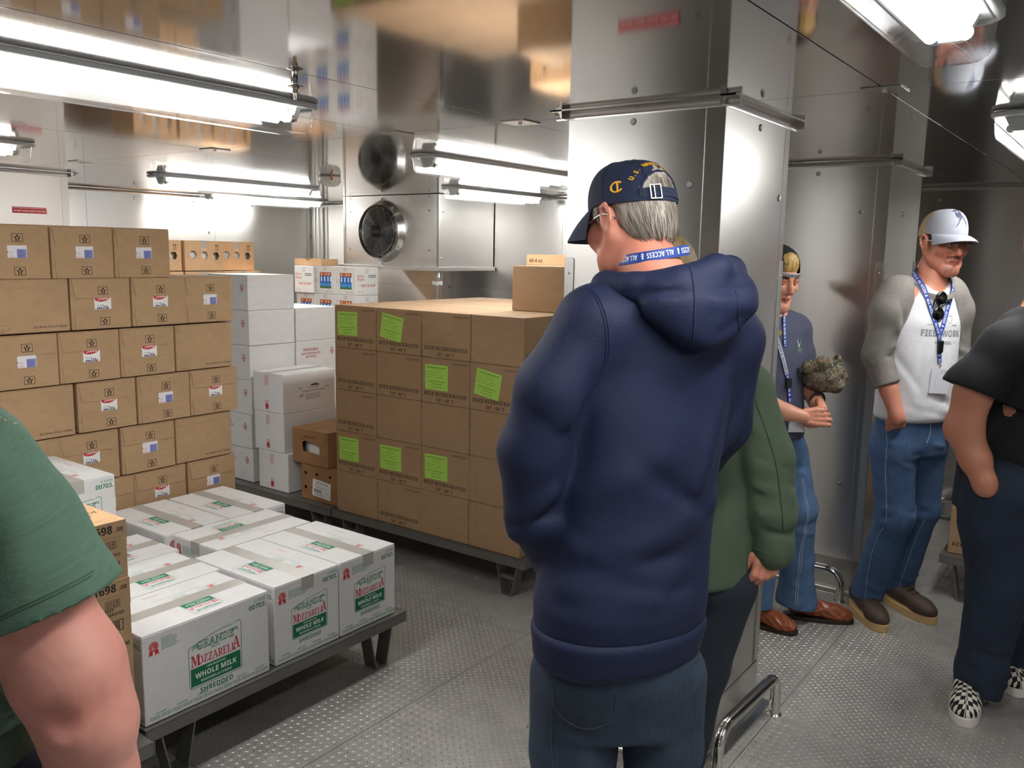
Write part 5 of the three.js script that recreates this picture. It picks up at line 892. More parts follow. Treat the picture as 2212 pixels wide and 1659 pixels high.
function patch(name, m, corners, dir, mat, parent, nx = 14, ny = 14, off = 0.002, shape) { // corners: tl, tr, br, bl
  const pos = [], uv = [], idx = [], ok = [], [A, B, C, D] = corners.map(p => V(...p)); let last = null;
  for (let j = 0; j <= ny; j++) for (let i = 0; i <= nx; i++) {
    const u = i / nx, v = j / ny, p = A.clone().lerp(B, u).lerp(D.clone().lerp(C, u), v), h = hitOn(m, [p.x, p.y, p.z], dir, off) ?? last ?? p; last = h;
    pos.push(h.x, h.y, h.z); uv.push(u, 1 - v);
  }
  for (let j = 0; j < ny; j++) for (let i = 0; i < nx; i++) { if (shape && !shape((i + 0.5) / nx, (j + 0.5) / ny)) continue; const a = j * (nx + 1) + i; idx.push(a, a + nx + 1, a + 1, a + 1, a + nx + 1, a + nx + 2); }
  const g = new THREE.BufferGeometry(); g.setAttribute('position', new THREE.Float32BufferAttribute(pos, 3)); g.setAttribute('uv', new THREE.Float32BufferAttribute(uv, 2)); g.setIndex(idx); g.computeVertexNormals();
  return mesh(name, g, mat, parent);
}
// a shoe in its own frame: heel at the origin side -z, toe towards +z, sole on y = 0
function shoe(parent, name, p, turn, o = {}) {
  const L = o.len ?? 0.29, W = o.w ?? 0.05, M = new THREE.Matrix4().makeRotationY(turn).setPosition(V(...p)), F = new Field(0.006), st = o.sole ?? 0.022;
  F.chain([[0, st + 0.045, -L * 0.36, W * 0.72], [0, st + 0.04, -L * 0.1, W * 0.78], [0, st + 0.022, L * 0.2, W * 0.86]], 0.03).ell([0, st + 0.012, L * 0.3], [W * 0.92, o.toe ?? 0.032, L * 0.2], 0, 0.03);
  F.chain([[0, st + 0.05, -L * 0.3, W * 0.78], [0, st + (o.high ?? 0.09), -L * 0.27, W * 0.8]], 0.03).plane([0, 1, 0], [0, st - 0.002, 0]);
  if (o.disp) F.disp = o.disp;
  const g = F.build(); const up = mesh(name, g.clone().applyMatrix4(M), o.mat, parent);
  const s = new THREE.Shape(), n = 36; for (let i = 0; i <= n; i++) { const a = i / n * 2 * Math.PI, z = Math.cos(a) * L * 0.5, t = (Math.cos(a) + 1) / 2, w = (W * 0.78 + (W * 1.0 - W * 0.78) * Math.sin(Math.min(1, t * 1.25) * Math.PI / 2)) * (t > 0.92 && o.square ? 1 : 1), x = Math.sign(Math.sin(a)) * Math.pow(Math.abs(Math.sin(a)), o.square ? 0.62 : 0.78) * w; i ? s.lineTo(x, z) : s.moveTo(x, z); }
  const sg = new THREE.ExtrudeGeometry(s, { depth: st - 0.006, bevelEnabled: true, bevelThickness: 0.003, bevelSize: 0.003, bevelSegments: 2, curveSegments: 24 }).rotateX(Math.PI / 2).scale(1, 1, 1).translate(0, st - 0.003, 0);
  mesh('sole', uvm(sg).applyMatrix4(M), o.soleMat, parent);
  return { M, up };
}
// ---------- the man in the navy hoodie, seen from behind ----------
const letters = await (async () => { const { FontLoader } = await import('three/addons/loaders/FontLoader.js'); const { TextGeometry } = await import('three/addons/geometries/TextGeometry.js'); const f = await new FontLoader().loadAsync('fonts/droid/droid_sans_bold.typeface.json'); return (s, size, depth) => { const g = new TextGeometry(s, { font: f, size, depth, curveSegments: 3 }); g.computeBoundingBox(); g.translate(-(g.boundingBox.max.x + g.boundingBox.min.x) / 2, 0, 0); return g; }; })();
{
  const P = person('person in a navy hoodie and cap, back turned, hands in pockets', [-0.945, 0, -1.725]);
  const navy = cloth(0x0a173c, { bumpMap: fleeceB, bumpScale: 0.0006, roughness: 0.72, sheen: 0.06, sheenRoughness: 0.45, sheenColor: new THREE.Color(0.16, 0.25, 0.62) });
  // skin: head, neck and the hand at the pocket, one body
  const M = headM([-0.002, 1.694, 0.0], -143 * D2R, 0.26, 0.02);
  const sk = skin('#d8917a', { red: '#d0695a' });
  const head = paint(headGeo({ cell: 0.0038, neck: [[0, -0.06, -0.03, 0.056], [0, -0.12, -0.045, 0.057], [0, -0.16, -0.07, 0.06]] }), sk).applyMatrix4(M);
  const B = new Field(0.009);
  B.chain([[0.02, 1.64, 0.015, 0.055], [0.045, 1.56, 0.03, 0.062], [0.06, 1.46, 0.02, 0.07]], 0.03).chain([[0.06, 1.46, 0, 0.09], [0.03, 1.1, 0, 0.1], [0.01, 0.9, 0, 0.1]], 0.03);
  B.chain([[-0.07, 1.46, 0.09, 0.05], [-0.2, 1.19, 0.1, 0.045], [-0.158, 0.9, -0.01, 0.032], [-0.15, 0.86, -0.03, 0.032]], 0.02).chain([[0.06, 1.46, 0, 0.06], [-0.07, 1.46, 0.09, 0.05]], 0.02).chain([[0.06, 1.46, 0, 0.06], [0.25, 1.42, -0.08, 0.05], [0.25, 1.2, -0.12, 0.045], [0.16, 1.02, -0.16, 0.035]], 0.02);
  for (const [x, w] of [[-0.087, 0], [0.125, -0.02]]) B.chain([[x * 0.9, 0.9, w, 0.09], [x, 0.48, w, 0.06], [x, 0.1, w, 0.045]], 0.02);
  const H = new Field(0.004); for (const c of handChains(frame([-0.152, 0.885, -0.02], [0.06, -1, -0.12], [1, 0, -0.4]), -1, [0.4, 0.5, 0.55, 0.6])) H.chain(c, 0.007);
  mesh('body', joinGeo([head, paint(B.build(), () => new THREE.Color('#d8917a')), paint(H.build(), () => new THREE.Color('#cf8d78'))]), skinMat, P);
  eyes(P, M, { lid: S(0xc98770), brow: S(0x6e5f52), shut: 0.6 });
  // grey hair: cap of hair plus combed strands
  const HF = new Field(0.0045);
  HF.ell([0, 0.04, -0.018], [0.0805, 0.0845, 0.1], 0, 0.02).ell([0, -0.022, -0.06], [0.066, 0.055, 0.058], 0, 0.03);
  for (const s of [-1, 1]) HF.ell([s * 0.07, 0.012, 0.026], [0.009, 0.026, 0.016], 0, 0.01);
  for (const s of [-1, 1]) HF.ell([s * 0.082, -0.012, -0.008], [0.02, 0.046, 0.026], 0, 0.008, true);
  HF.plane([0, 0.78, -0.62], [0, 0.0, 0.02]).plane([0, 1, 0], [0, -0.063, 0]);
  HF.disp = (x, y, z) => 0.0022 * n3(x * 130 + 40, y * 30, z * 130);
  const grey = (x, y, z) => mixc(mixc('#6f665c', '#b3aba0', 0.5 + 0.7 * n3(x * 190, y * 40, z * 190)), '#4c4037', Math.max(0, n3(x * 60 + 9, y * 25, z * 60)) * 0.6);
  const hg = paint(HF.build(), grey), hp = hg.attributes.position, hn = hg.attributes.normal, roots = [];
  for (let q = 0; q < 5200; q++) { const i = Math.floor(rnd() * hp.count), y = hp.getY(i), z = hp.getZ(i); const inHole = z < -0.06 && Math.hypot(hp.getX(i) / 0.04, (y - 0.03) / 0.045) < 1; if (y > 0.016 && !inHole) continue; if (z > 0.04) continue; roots.push([[hp.getX(i), y, z], [hn.getX(i), hn.getY(i), hn.getZ(i)], mixc('#57493c', '#c9c1b6', rnd() * 0.9 + 0.05)]); }
  const flow = (p, n) => V(0.25 * Math.sign(p.x) * n3(p.x * 30, p.y * 30, p.z * 30), -1, -0.25).addScaledVector(n, -V(0, -1, -0.25).dot(n) * 0.92).normalize();
  const hair = mesh('hair', hg.applyMatrix4(M), hairMat, P);
  tag(mesh('hair_strands', strands(roots, 0.03, 0.0009, flow).applyMatrix4(M), hairMat, hair), null, null, null, 'stuff');
  // cap
  const capMat = cloth(0x16223f, { roughness: 0.8, bumpScale: 0.0004, side: THREE.DoubleSide, sheen: 0.2 });
  const C = capGeo({ open: true }), capM = M.clone();
  const crown = mesh('cap', C.g.applyMatrix4(capM), capMat, P); crown.userData.label = 'navy baseball cap with gold lettering';
  mesh('peak', peakGeo(C, 0.092, 0.034, 0.03).applyMatrix4(capM), capMat, crown);
  const band = []; for (let i = 0; i <= 24; i++) { const a = Math.PI + (i / 24 - 0.5) * 1.3; band.push([Math.sin(a) * C.rx * 1.01, C.y0 - 0.012 + 0.014, C.cz + Math.cos(a) * C.rz * 1.01, Math.sin(a), 0, Math.cos(a)]); }
  mesh('strap', strap(band, 0.02, 0.002).applyMatrix4(capM), capMat, crown);
  const rim = []; for (let i = 0; i <= 20; i++) { const a = i / 20 * Math.PI, x = 0.056 * Math.cos(a), y = 0.02 + 0.056 * Math.sin(a); let best = null; for (let j = 0; j <= C.R; j += 0.25) for (let k = C.N * 0.36; k < C.N * 0.64; k += 0.5) { const p = C.P(k, j), d = Math.hypot(p[0] - x, p[1] - y); if (!best || d < best[0]) best = [d, p]; } rim.push(best[1]); }
  mesh('opening_binding', uvm(tube(rim, 0.003, 40, 8)).applyMatrix4(capM), capMat, crown);
  for (let i = 0; i < 6; i++) { const pts = []; for (let j = 1; j <= C.R; j++) { const p = C.P(C.N * (i / 6 + 1 / 12), j); if (p[2] < C.cz - 0.03 && Math.hypot(p[0] / 0.056, (p[1] - 0.02) / 0.055) < 1) continue; pts.push(p.map((v, k) => v * 1.0)); } mesh('panel_seam', uvm(tube(pts, 0.0011, 40, 6)).applyMatrix4(capM), capMat, crown); }
  mesh('button', uvm(new THREE.SphereGeometry(0.008, 14, 8).scale(1, 0.6, 1).translate(0, C.y0 + C.ry + 0.002, C.cz)).applyMatrix4(capM), capMat, crown);
  { // metal buckle on the strap
    const a = Math.PI - 0.36, bm = new THREE.Matrix4().makeRotationY(a).setPosition(V(Math.sin(a) * C.rx * 1.04, C.y0 + 0.002, C.cz + Math.cos(a) * C.rz * 1.04));
    const bars = [rbox(0.003, 0.03, 0.003, 0.001, -0.012, 0, 0), rbox(0.003, 0.03, 0.003, 0.001, 0.012, 0, 0), rbox(0.027, 0.003, 0.003, 0.001, 0, 0.0145, 0), rbox(0.027, 0.003, 0.003, 0.001, 0, -0.0145, 0), rbox(0.003, 0.03, 0.003, 0.001, -0.003, 0, 0)];
    mesh('buckle', mergeGeometries(bars).applyMatrix4(bm).applyMatrix4(capM), chrome, crown);
  }
  const gold = S(0xe0a92c, { roughness: 0.6 });
  const word = 'U.S. NAVAL ACADEMY'; // gold letters in an arc over the opening
  [...word].forEach((ch, i) => { if (ch === ' ') return; const f = (i + 0.5) / word.length - 0.5, a = Math.PI / 2 + f * 2.15, x = 0.068 * Math.cos(a), y = 0.024 + 0.068 * Math.sin(a); let best = null; for (let j = 0; j <= C.R; j += 0.25) for (let k = C.N * 0.34; k < C.N * 0.66; k += 0.25) { const p = C.P(k, j), d = Math.hypot(p[0] - x, p[1] - y); if (!best || d < best[0]) best = [d, p]; } const p = best[1], nrm = V(p[0] / (C.rx * C.rx), (p[1] - C.y0 + 0.02) / (C.ry * C.ry), (p[2] - C.cz) / (C.rz * C.rz)).normalize(); const g = letters(ch, 0.0115, 0.0012).rotateZ(-(a - Math.PI / 2) * -1 * -1); g.rotateZ(0).applyMatrix4(new THREE.Matrix4().lookAt(nrm, V(0, 0, 0), V(0, 1, 0))).translate(p[0] + nrm.x * 0.0008, p[1] + nrm.y * 0.0008, p[2] + nrm.z * 0.0008); mesh('letter', uvm(g).applyMatrix4(capM), gold, crown); });
  { // C emblem on the left side of the cap
    const a = 1.95, n = V(Math.sin(a), 0.12, Math.cos(a)).normalize(), em = new THREE.Matrix4().lookAt(n, V(0, 0, 0), V(0, 1, 0)).setPosition(V(Math.sin(a) * C.rx * 0.975, C.y0 + 0.028, C.cz + Math.cos(a) * C.rz * 0.975));
    const arc = new THREE.TorusGeometry(0.0115, 0.0021, 8, 30, 5.1).rotateZ(0.6).scale(1.15, 0.95, 0.6);
    mesh('emblem', mergeGeometries([arc, rbox(0.0045, 0.018, 0.002, 0.0004, 0.002, 0, 0), rbox(0.012, 0.0025, 0.002, 0.0004, 0.004, 0.0095, 0), rbox(0.012, 0.0025, 0.002, 0.0004, 0.004, -0.0095, 0)].map(q => { const r = q.index ? q.toNonIndexed() : q; return r; })).applyMatrix4(em).applyMatrix4(capM), gold, crown);
  }
  // glasses: thin temple and dark rims in front of the face
  const gm = S(0x17181a, { roughness: 0.3 });
  for (const s of [-1, 1]) {
    mesh('glasses_temple', uvm(tube([[s * 0.062, 0.004, 0.092], [s * 0.076, 0.006, 0.04], [s * 0.083, 0.006, -0.01], [s * 0.082, -0.012, -0.04]], 0.0022, 24, 8)).applyMatrix4(M), s > 0 ? chrome : gm, P);
    mesh('glasses_rim', uvm(new THREE.TorusGeometry(0.023, 0.002, 8, 32).scale(1.12, 0.82, 1).translate(s * 0.035, -0.004, 0.102)).applyMatrix4(M), gm, P);
    mesh('glasses_lens', uvm(new THREE.CircleGeometry(0.022, 28).scale(1.12, 0.82, 1).translate(s * 0.035, -0.004, 0.102)).applyMatrix4(M), lensMat, P);
  }
  // hoodie
  const T = new Field(0.0075), Y = 0.5;
  T.loft([[0.755, 0.008, 0.015, 0.213, 0.158, Y], [0.83, 0.01, 0.02, 0.216, 0.162, Y], [0.95, 0.022, 0.0, 0.208, 0.15, Y], [1.08, 0.036, 0, 0.2, 0.142, Y], [1.25, 0.06, 0, 0.203, 0.135, Y], [1.4, 0.08, 0, 0.2, 0.122, Y], [1.5, 0.075, 0.01, 0.15, 0.1, Y], [1.56, 0.06, 0.015, 0.09, 0.085, Y]], 0.03, 2.2, 0.03);
  T.chain([[0.06, 1.5, 0.02, 0.075], [-0.075, 1.472, 0.09, 0.08]], 0.06).chain([[0.08, 1.49, 0.0, 0.075], [0.245, 1.425, -0.075, 0.08]], 0.06);
  T.chain([[-0.078, 1.468, 0.09, 0.083], [-0.165, 1.33, 0.115, 0.08], [-0.203, 1.19, 0.1, 0.074]], 0.03).chain([[-0.203, 1.19, 0.1, 0.073], [-0.2, 1.03, 0.055, 0.066]], 0.03).chain([[-0.2, 1.03, 0.055, 0.064], [-0.16, 0.915, -0.01, 0.05]], 0.02);
  T.chain([[0.25, 1.42, -0.075, 0.084], [0.252, 1.22, -0.12, 0.072]], 0.03).chain([[0.252, 1.22, -0.12, 0.07], [0.16, 1.02, -0.17, 0.056]], 0.03);
  T.disp = folds([
    fold([-0.23, 1.05, 0.13], [-0.13, 1.13, 0.16], 0.022, 0.014), fold([-0.25, 0.99, 0.08], [-0.15, 1.03, 0.12], 0.018, 0.014), fold([-0.25, 1.02, 0.1], [-0.14, 1.075, 0.14], 0.014, -0.012), fold([-0.26, 1.2, 0.13], [-0.12, 1.28, 0.18], 0.026, 0.009), fold([-0.22, 1.3, 0.17], [-0.1, 1.2, 0.17], 0.02, -0.008), fold([-0.1, 1.38, 0.15], [-0.11, 1.15, 0.15], 0.02, -0.016),
    fold([0.0, 0.99, 0.17], [0.24, 1.07, 0.02], 0.03, 0.017), fold([-0.08, 0.96, 0.16], [0.2, 0.97, 0.1], 0.025, -0.014), fold([-0.1, 1.1, 0.15], [0.1, 1.2, 0.16], 0.04, 0.012), fold([0.02, 1.18, 0.17], [0.22, 1.02, 0.05], 0.025, -0.012), fold([0.22, 1.36, 0.03], [0.15, 1.05, 0.12], 0.03, 0.014), fold([-0.15, 0.9, 0.15], [0.12, 0.87, 0.18], 0.024, 0.01), fold([-0.13, 0.86, 0.16], [0.2, 0.9, 0.1], 0.02, -0.009), fold([-0.15, 1.0, 0.14], [0.05, 0.93, 0.17], 0.024, 0.01), fold([0.3, 1.3, -0.05], [0.24, 1.14, -0.05], 0.02, 0.01), fold([0.31, 1.22, -0.07], [0.2, 1.1, -0.1], 0.016, -0.01), fold([0.05, 1.36, 0.14], [0.2, 1.25, 0.09], 0.05, -0.008)], 0.0035, 7, 6, 7);
  const top = mesh('hoodie', T.build(), navy, P);
  const W = new Field(0.0075);
  W.loft([[0.68, 0.005, 0.018, 0.19, 0.14, Y], [0.71, 0.006, 0.02, 0.208, 0.156, Y], [0.765, 0.008, 0.018, 0.217, 0.163, Y], [0.79, 0.009, 0.018, 0.21, 0.156, Y]], 0.01, 2.25, 0.022); W.disp = folds([fold([-0.2, 0.7, 0.1], [-0.05, 0.68, 0.17], 0.03, 0.007)], 0.003, 8, 5, 8);
  mesh('waistband', W.build(), navy, top);
  // hood lying on the back
  const Q = new Field(0.006);
  Q.chain([[-0.066, 1.528, 0.0, 0.03], [-0.055, 1.55, 0.075, 0.031], [0.0, 1.553, 0.125, 0.03], [0.09, 1.565, 0.15, 0.032], [0.17, 1.588, 0.12, 0.035], [0.212, 1.585, 0.05, 0.034], [0.195, 1.56, -0.04, 0.032]], 0.012);
  Q.ell([0.125, 1.525, 0.115], [0.128, 0.075, 0.075], 0.42, 0.016).ell([0.145, 1.48, 0.125], [0.085, 0.062, 0.058], 0.42, 0.03).ell([0.205, 1.53, 0.08], [0.06, 0.062, 0.07], 0.42, 0.02);
  Q.ell([0.05, 1.62, 0.02], [0.105, 0.075, 0.1], 0.4, 0.02, true);
  Q.disp = folds([fold([-0.04, 1.535, 0.15], [0.12, 1.55, 0.21], 0.01, -0.012), fold([0.12, 1.55, 0.21], [0.25, 1.555, 0.13], 0.01, -0.012), fold([0.24, 1.5, 0.15], [0.17, 1.46, 0.18], 0.012, -0.008), fold([0.26, 1.51, 0.12], [0.15, 1.53, 0.19], 0.02, 0.01), fold([0.02, 1.5, 0.17], [0.16, 1.43, 0.18], 0.02, 0.006)], 0.0025, 12, 10, 12);
  const hood = mesh('hood', Q.build(), navy, top);
  const thread = S(0x14224c, { roughness: 0.8 });
  seamLine('seam', hood, [[0.105, 1.6, 0], [0.11, 1.55, 0], [0.112, 1.5, 0], [0.115, 1.43, 0]], [0, 0, -1], 0.0016, thread, top);
  seamLine('seam', hood, [[0.205, 1.55, 0], [0.21, 1.5, 0], [0.225, 1.46, 0]], [0, 0, -1], 0.0014, thread, top);
  for (const dx of [0, 0.006]) seamLine('seam', top, [[-0.105 + dx, 1.555, 0], [-0.085 + dx, 1.53, 0], [-0.065 + dx, 1.47, 0], [-0.062 + dx, 1.4, 0], [-0.078 + dx, 1.345, 0]], [0, 0, -1], 0.0013, thread, top);
  // lanyard band across the nape
  const lp = []; for (let i = 0; i <= 12; i++) { const a = -1.9 + i / 12 * 3.3; lp.push([0.048 + 0.076 * Math.sin(a + 0.3), 1.618 + 0.006 * Math.cos(a) + 0.012 * Math.sin(a), 0.048 + 0.076 * Math.cos(a + 0.3), Math.sin(a + 0.3), 0.2, Math.cos(a + 0.3)]); }
  const ln = mesh('lanyard', strap(lp, 0.022, 0.0012, 4.2), lanyardFlip, P); ln.userData.label = 'blue lanyard band with white lettering';
  // jeans and shoes
  const dn = new THREE.MeshStandardMaterial({ map: denim('#2c3a4c'), roughness: 0.9, bumpMap: weaveB, bumpScale: 0.0004 });
  const J = new Field(0.0085);
  J.loft([[0.5, 0.02, 0.0, 0.19, 0.125, 0.2], [0.66, 0.008, 0.02, 0.192, 0.14, 0.25], [0.8, 0.008, 0.01, 0.185, 0.135, 0.35], [0.95, 0.02, 0, 0.17, 0.12, 0.4]], 0.03, 2.4, 0.02);
  J.chain([[-0.088, 0.62, 0.01, 0.112], [-0.09, 0.44, 0.015, 0.104], [-0.088, 0.3, 0.0, 0.095], [-0.095, 0.06, -0.02, 0.085]], 0.02).chain([[0.115, 0.62, 0.0, 0.11], [0.128, 0.44, 0.0, 0.093], [0.128, 0.3, -0.01, 0.087], [0.13, 0.06, -0.03, 0.083]], 0.02).plane([0, 1, 0], [0, 0.035, 0]);
  J.disp = folds([fold([-0.15, 0.56, 0.13], [-0.02, 0.53, 0.14], 0.02, -0.006), fold([-0.12, 0.5, 0.13], [-0.02, 0.4, 0.12], 0.02, 0.006), fold([0.05, 0.55, 0.13], [0.16, 0.45, 0.1], 0.02, 0.006), fold([0.021, 0.62, 0.16], [0.023, 0.42, 0.13], 0.011, -0.02), fold([-0.16, 0.36, 0.08], [-0.03, 0.32, 0.11], 0.014, 0.007), fold([-0.15, 0.28, 0.08], [-0.03, 0.25, 0.11], 0.014, -0.007), fold([-0.15, 0.15, 0.08], [-0.03, 0.12, 0.11], 0.014, 0.009), fold([0.06, 0.2, 0.08], [0.2, 0.16, 0.08], 0.014, 0.009)], 0.003, 8, 6, 8);
  const jeans = mesh('jeans', J.build(), dn, P);
  const th = S(0x41495a, { roughness: 0.9 });
  seamLine('pocket_stitching', jeans, [[-0.15, 0.66, 0], [-0.142, 0.595, 0], [-0.08, 0.56, 0], [-0.02, 0.59, 0], [-0.012, 0.66, 0]], [0, 0, -1], 0.0013, th, jeans);
  seamLine('seam', jeans, [[-0.15, 0.63, 0], [-0.148, 0.5, 0], [-0.14, 0.36, 0], [-0.14, 0.15, 0]], [0, 0, -1], 0.0012, th, jeans); seamLine('seam', jeans, [[0.185, 0.63, 0], [0.186, 0.5, 0], [0.185, 0.36, 0], [0.18, 0.15, 0]], [0, 0, -1], 0.0012, th, jeans);
  for (const [x, w] of [[-0.1, -0.07], [0.135, -0.08]]) shoe(P, 'shoe', [x, 0, w], Math.PI - 0.15, { mat: S(0x2a2624), soleMat: S(0xc9c6bf) });
}
// ---------- the others ----------
const denimMat = (base) => new THREE.MeshStandardMaterial({ map: denim(base), roughness: 0.9, bumpMap: weaveB, bumpScale: 0.0004 });
function legs(F, hips, knees, ankles, r) { for (let i = 0; i < 2; i++) F.chain([[...hips[i], r[0]], [...knees[i], r[1]], [...ankles[i], r[2]]], 0.03); return F; }
function bodySkin(F, tone) { return paint(F.build(), () => new THREE.Color(tone)); }
const ring = (c, rx, rz, y, n, a0, a1, tilt = 0) => Array.from({ length: n + 1 }, (_, i) => { const a = a0 + (a1 - a0) * i / n; return [c[0] + rx * Math.sin(a), y + tilt * Math.cos(a), c[1] + rz * Math.cos(a), Math.sin(a), 0.25, Math.cos(a)]; });
// --- man in the grey and white baseball tee ---
{
  const P = person('person in a white tee with grey sleeves, glasses and pale cap', [-0.81, 0, -3.941]);
  const M = headM([0.118, 1.692, 0.0], 10 * D2R, 0.1, -0.03);
  const tone = '#c9866d', sk = skin(tone, { red: '#b9573f', stubble: '#3d2a22', lip: '#a45b52' });
  const head = paint(headGeo({ cell: 0.0033, neck: [[0, -0.07, -0.028, 0.055], [0.0, -0.13, -0.04, 0.058], [0, -0.2, -0.05, 0.062]] }), sk).applyMatrix4(M);
  const B = new Field(0.009);
  B.chain([[0.1, 1.6, -0.01, 0.056], [0.075, 1.5, -0.015, 0.066]], 0.03).chain([[0.065, 1.45, -0.01, 0.07], [0.05, 1.1, 0, 0.08], [0.05, 0.9, 0, 0.08]], 0.03);
  B.chain([[0.06, 1.46, 0, 0.06], [-0.105, 1.45, 0.06, 0.05], [-0.13, 1.22, 0.04, 0.046], [-0.098, 1.08, 0.09, 0.0375], [-0.074, 0.985, 0.122, 0.029], [-0.068, 0.965, 0.128, 0.03]], 0.012).chain([[0.06, 1.46, 0, 0.06], [0.215, 1.45, -0.06, 0.05], [0.25, 1.2, -0.08, 0.042], [0.22, 1.0, 0.02, 0.033]], 0.012);
  B.chain([[-0.02, 0.9, 0.02, 0.06], [0.0, 0.52, 0.02, 0.045], [-0.025, 0.12, -0.12, 0.038]], 0.02).chain([[0.12, 0.9, -0.04, 0.06], [0.165, 0.52, -0.09, 0.045], [0.175, 0.12, -0.25, 0.038]], 0.02);
  const H = new Field(0.004); for (const c of handChains(frame([-0.073, 0.98, 0.12], [0.3, -1, -0.55], [0.4, 0, -1]), 1, [0.35, 0.4, 0.45, 0.5], 0.1)) H.chain(c, 0.007);
  const H2 = new Field(0.004); for (const c of handChains(frame([0.22, 0.995, 0.025], [-0.05, -1, 0.15], [-0.5, 0, -1]), -1, [0.35, 0.4, 0.45, 0.5], 0.1)) H2.chain(c, 0.007);
  mesh('body', joinGeo([head, bodySkin(B, tone), bodySkin(H, tone), bodySkin(H2, tone)]), skinMat, P);
  eyes(P, M, { lid: S(0xb06a52), brow: S(0x4a3a2e), shut: 0.9, look: 0.2 });
  const HF = new Field(0.004); HF.ell([0, 0.04, -0.018], [0.079, 0.083, 0.099], 0, 0.02).plane([0, -1, 0], [0, 0.045, 0]).plane([0, 0.3, -1], [0, 0, 0.028]).plane([0, 1, 0], [0, -0.03, 0]); HF.disp = (x, y, z) => 0.0012 * n3(x * 200, y * 60, z * 200);
  mesh('hair', paint(HF.build(), (x, y, z) => mixc('#2c211b', '#55443a', 0.5 + 0.5 * n3(x * 150, y * 50, z * 150))).applyMatrix4(M), hairMat, P);
  const C = capGeo({ ry: 0.108 }), fr = S(0x8d9099, { roughness: 0.85, side: THREE.DoubleSide, bumpMap: weaveB, bumpScale: 0.0005 }), bk = S(0xb49f7d, { roughness: 0.85, side: THREE.DoubleSide, bumpMap: weaveB, bumpScale: 0.001 });
  const ix = [...C.g.index.array], f1 = [], f2 = []; for (let k = 0; k < ix.length; k += 3) { const i = Math.floor(k / 6) % C.N, a = Math.min(i, C.N - i) / C.N * 360; (a < 88 ? f1 : f2).push(ix[k], ix[k + 1], ix[k + 2]); }
  const half = (l) => { const g = C.g.clone(); g.setIndex(l); return g; };
  const capM = M.clone().multiply(new THREE.Matrix4().makeRotationX(-0.06));
  const crown = mesh('cap', half(f1).applyMatrix4(capM), fr, P); crown.userData.label = 'light grey front of a trucker cap';
  mesh('cap_mesh', half(f2).applyMatrix4(capM), bk, crown); mesh('peak', peakGeo(C, 0.078, 0.02, 0.026).applyMatrix4(capM), fr, crown);
  { const at = (x, y) => { const a = x / 0.1 + 0.0, j = y; const p = C.P(((a / (2 * Math.PI)) * C.N + C.N) % C.N, j); return p; };
    const out = [[-26, 15.5], [-20, 17], [-6, 17.2], [6, 16.6], [10, 14], [11, 11], [16, 9.5], [24, 6.5], [27, 4.6], [20, 6], [10, 8.6], [2, 9], [-4, 7.5], [-12, 5.2], [-22, 3.2], [-14, 6.4], [-8, 8.8], [-18, 9.6], [-24, 11.5], [-21, 13.5]];
    const shape = (k, off) => { const cx = out.reduce((s, p) => s + p[0], 0) / out.length, cy = out.reduce((s, p) => s + p[1], 0) / out.length, pos = [], idx = []; const pt = (x, y) => { const p = C.P((((x * 0.8 + 4) / 360) * C.N + C.N) % C.N, y), l = Math.hypot(p[0], p[1] - C.y0, p[2] - C.cz); return [p[0] + p[0] / l * off, p[1] + (p[1] - C.y0) / l * off, p[2] + (p[2] - C.cz) / l * off]; }; pos.push(...pt(cx, cy + 1.6)); for (const [x, y] of out) pos.push(...pt(cx + (x - cx) * k, cy + (y - cy) * k)); for (let i = 0; i < out.length; i++) idx.push(0, 1 + (i + 1) % out.length, 1 + i); const g = new THREE.BufferGeometry(); g.setAttribute('position', new THREE.Float32BufferAttribute(pos, 3)); g.setIndex(idx); g.computeVertexNormals(); return uvm(g); };
    mesh('emblem_border', shape(1.16, 0.0012).applyMatrix4(capM), S(0xeceef2, { side: THREE.DoubleSide }), crown); mesh('emblem', shape(0.98, 0.002).applyMatrix4(capM), S(0x222a4a, { side: THREE.DoubleSide }), crown);
  }
  const gm = S(0x3a2620, { roughness: 0.35 }), gw = S(0xb9a294, { metalness: 0.8, roughness: 0.3 }), gs = S(0xd9d4d0, { roughness: 0.3 });
  for (const s of [-1, 1]) {
    const rect = (x0, x1, y0, y1, n) => [[x0, y1], [x1, y1], [x1, y0], [x0, y0]].map(([x, y]) => [s * x, y, 0.1035 - Math.max(0, x - 0.03) * 0.28]);
    const r = rect(0.011, 0.058, -0.026, 0.006);
    mesh('glasses_rim', uvm(tube([r[0], r[1]], 0.0024, 6, 8)).applyMatrix4(M), gm, P); mesh('glasses_wire', uvm(tube([r[1], [r[1][0] * 0.99, -0.015, r[1][2]], r[2], [s * 0.034, -0.0275, 0.103], r[3], [r[3][0], -0.008, r[3][2]], r[0]], 0.0011, 30, 6)).applyMatrix4(M), gw, P);
    mesh('glasses_temple', uvm(tube([[s * 0.06, 0.004, 0.094], [s * 0.072, 0.004, 0.06], [s * 0.08, 0.004, 0.01], [s * 0.083, 0.002, -0.02]], 0.0022, 24, 8)).applyMatrix4(M), gs, P);
    const lens = new THREE.PlaneGeometry(0.046, 0.03).translate(s * 0.0345, -0.0105, 0.1015); mesh('glasses_lens', uvm(lens).applyMatrix4(M), lensMat, P);
  }
  mesh('glasses_bridge', uvm(tube([[-0.011, 0.0, 0.1035], [0, 0.003, 0.107], [0.011, 0.0, 0.1035]], 0.0016, 10, 6)).applyMatrix4(M), gm, P);
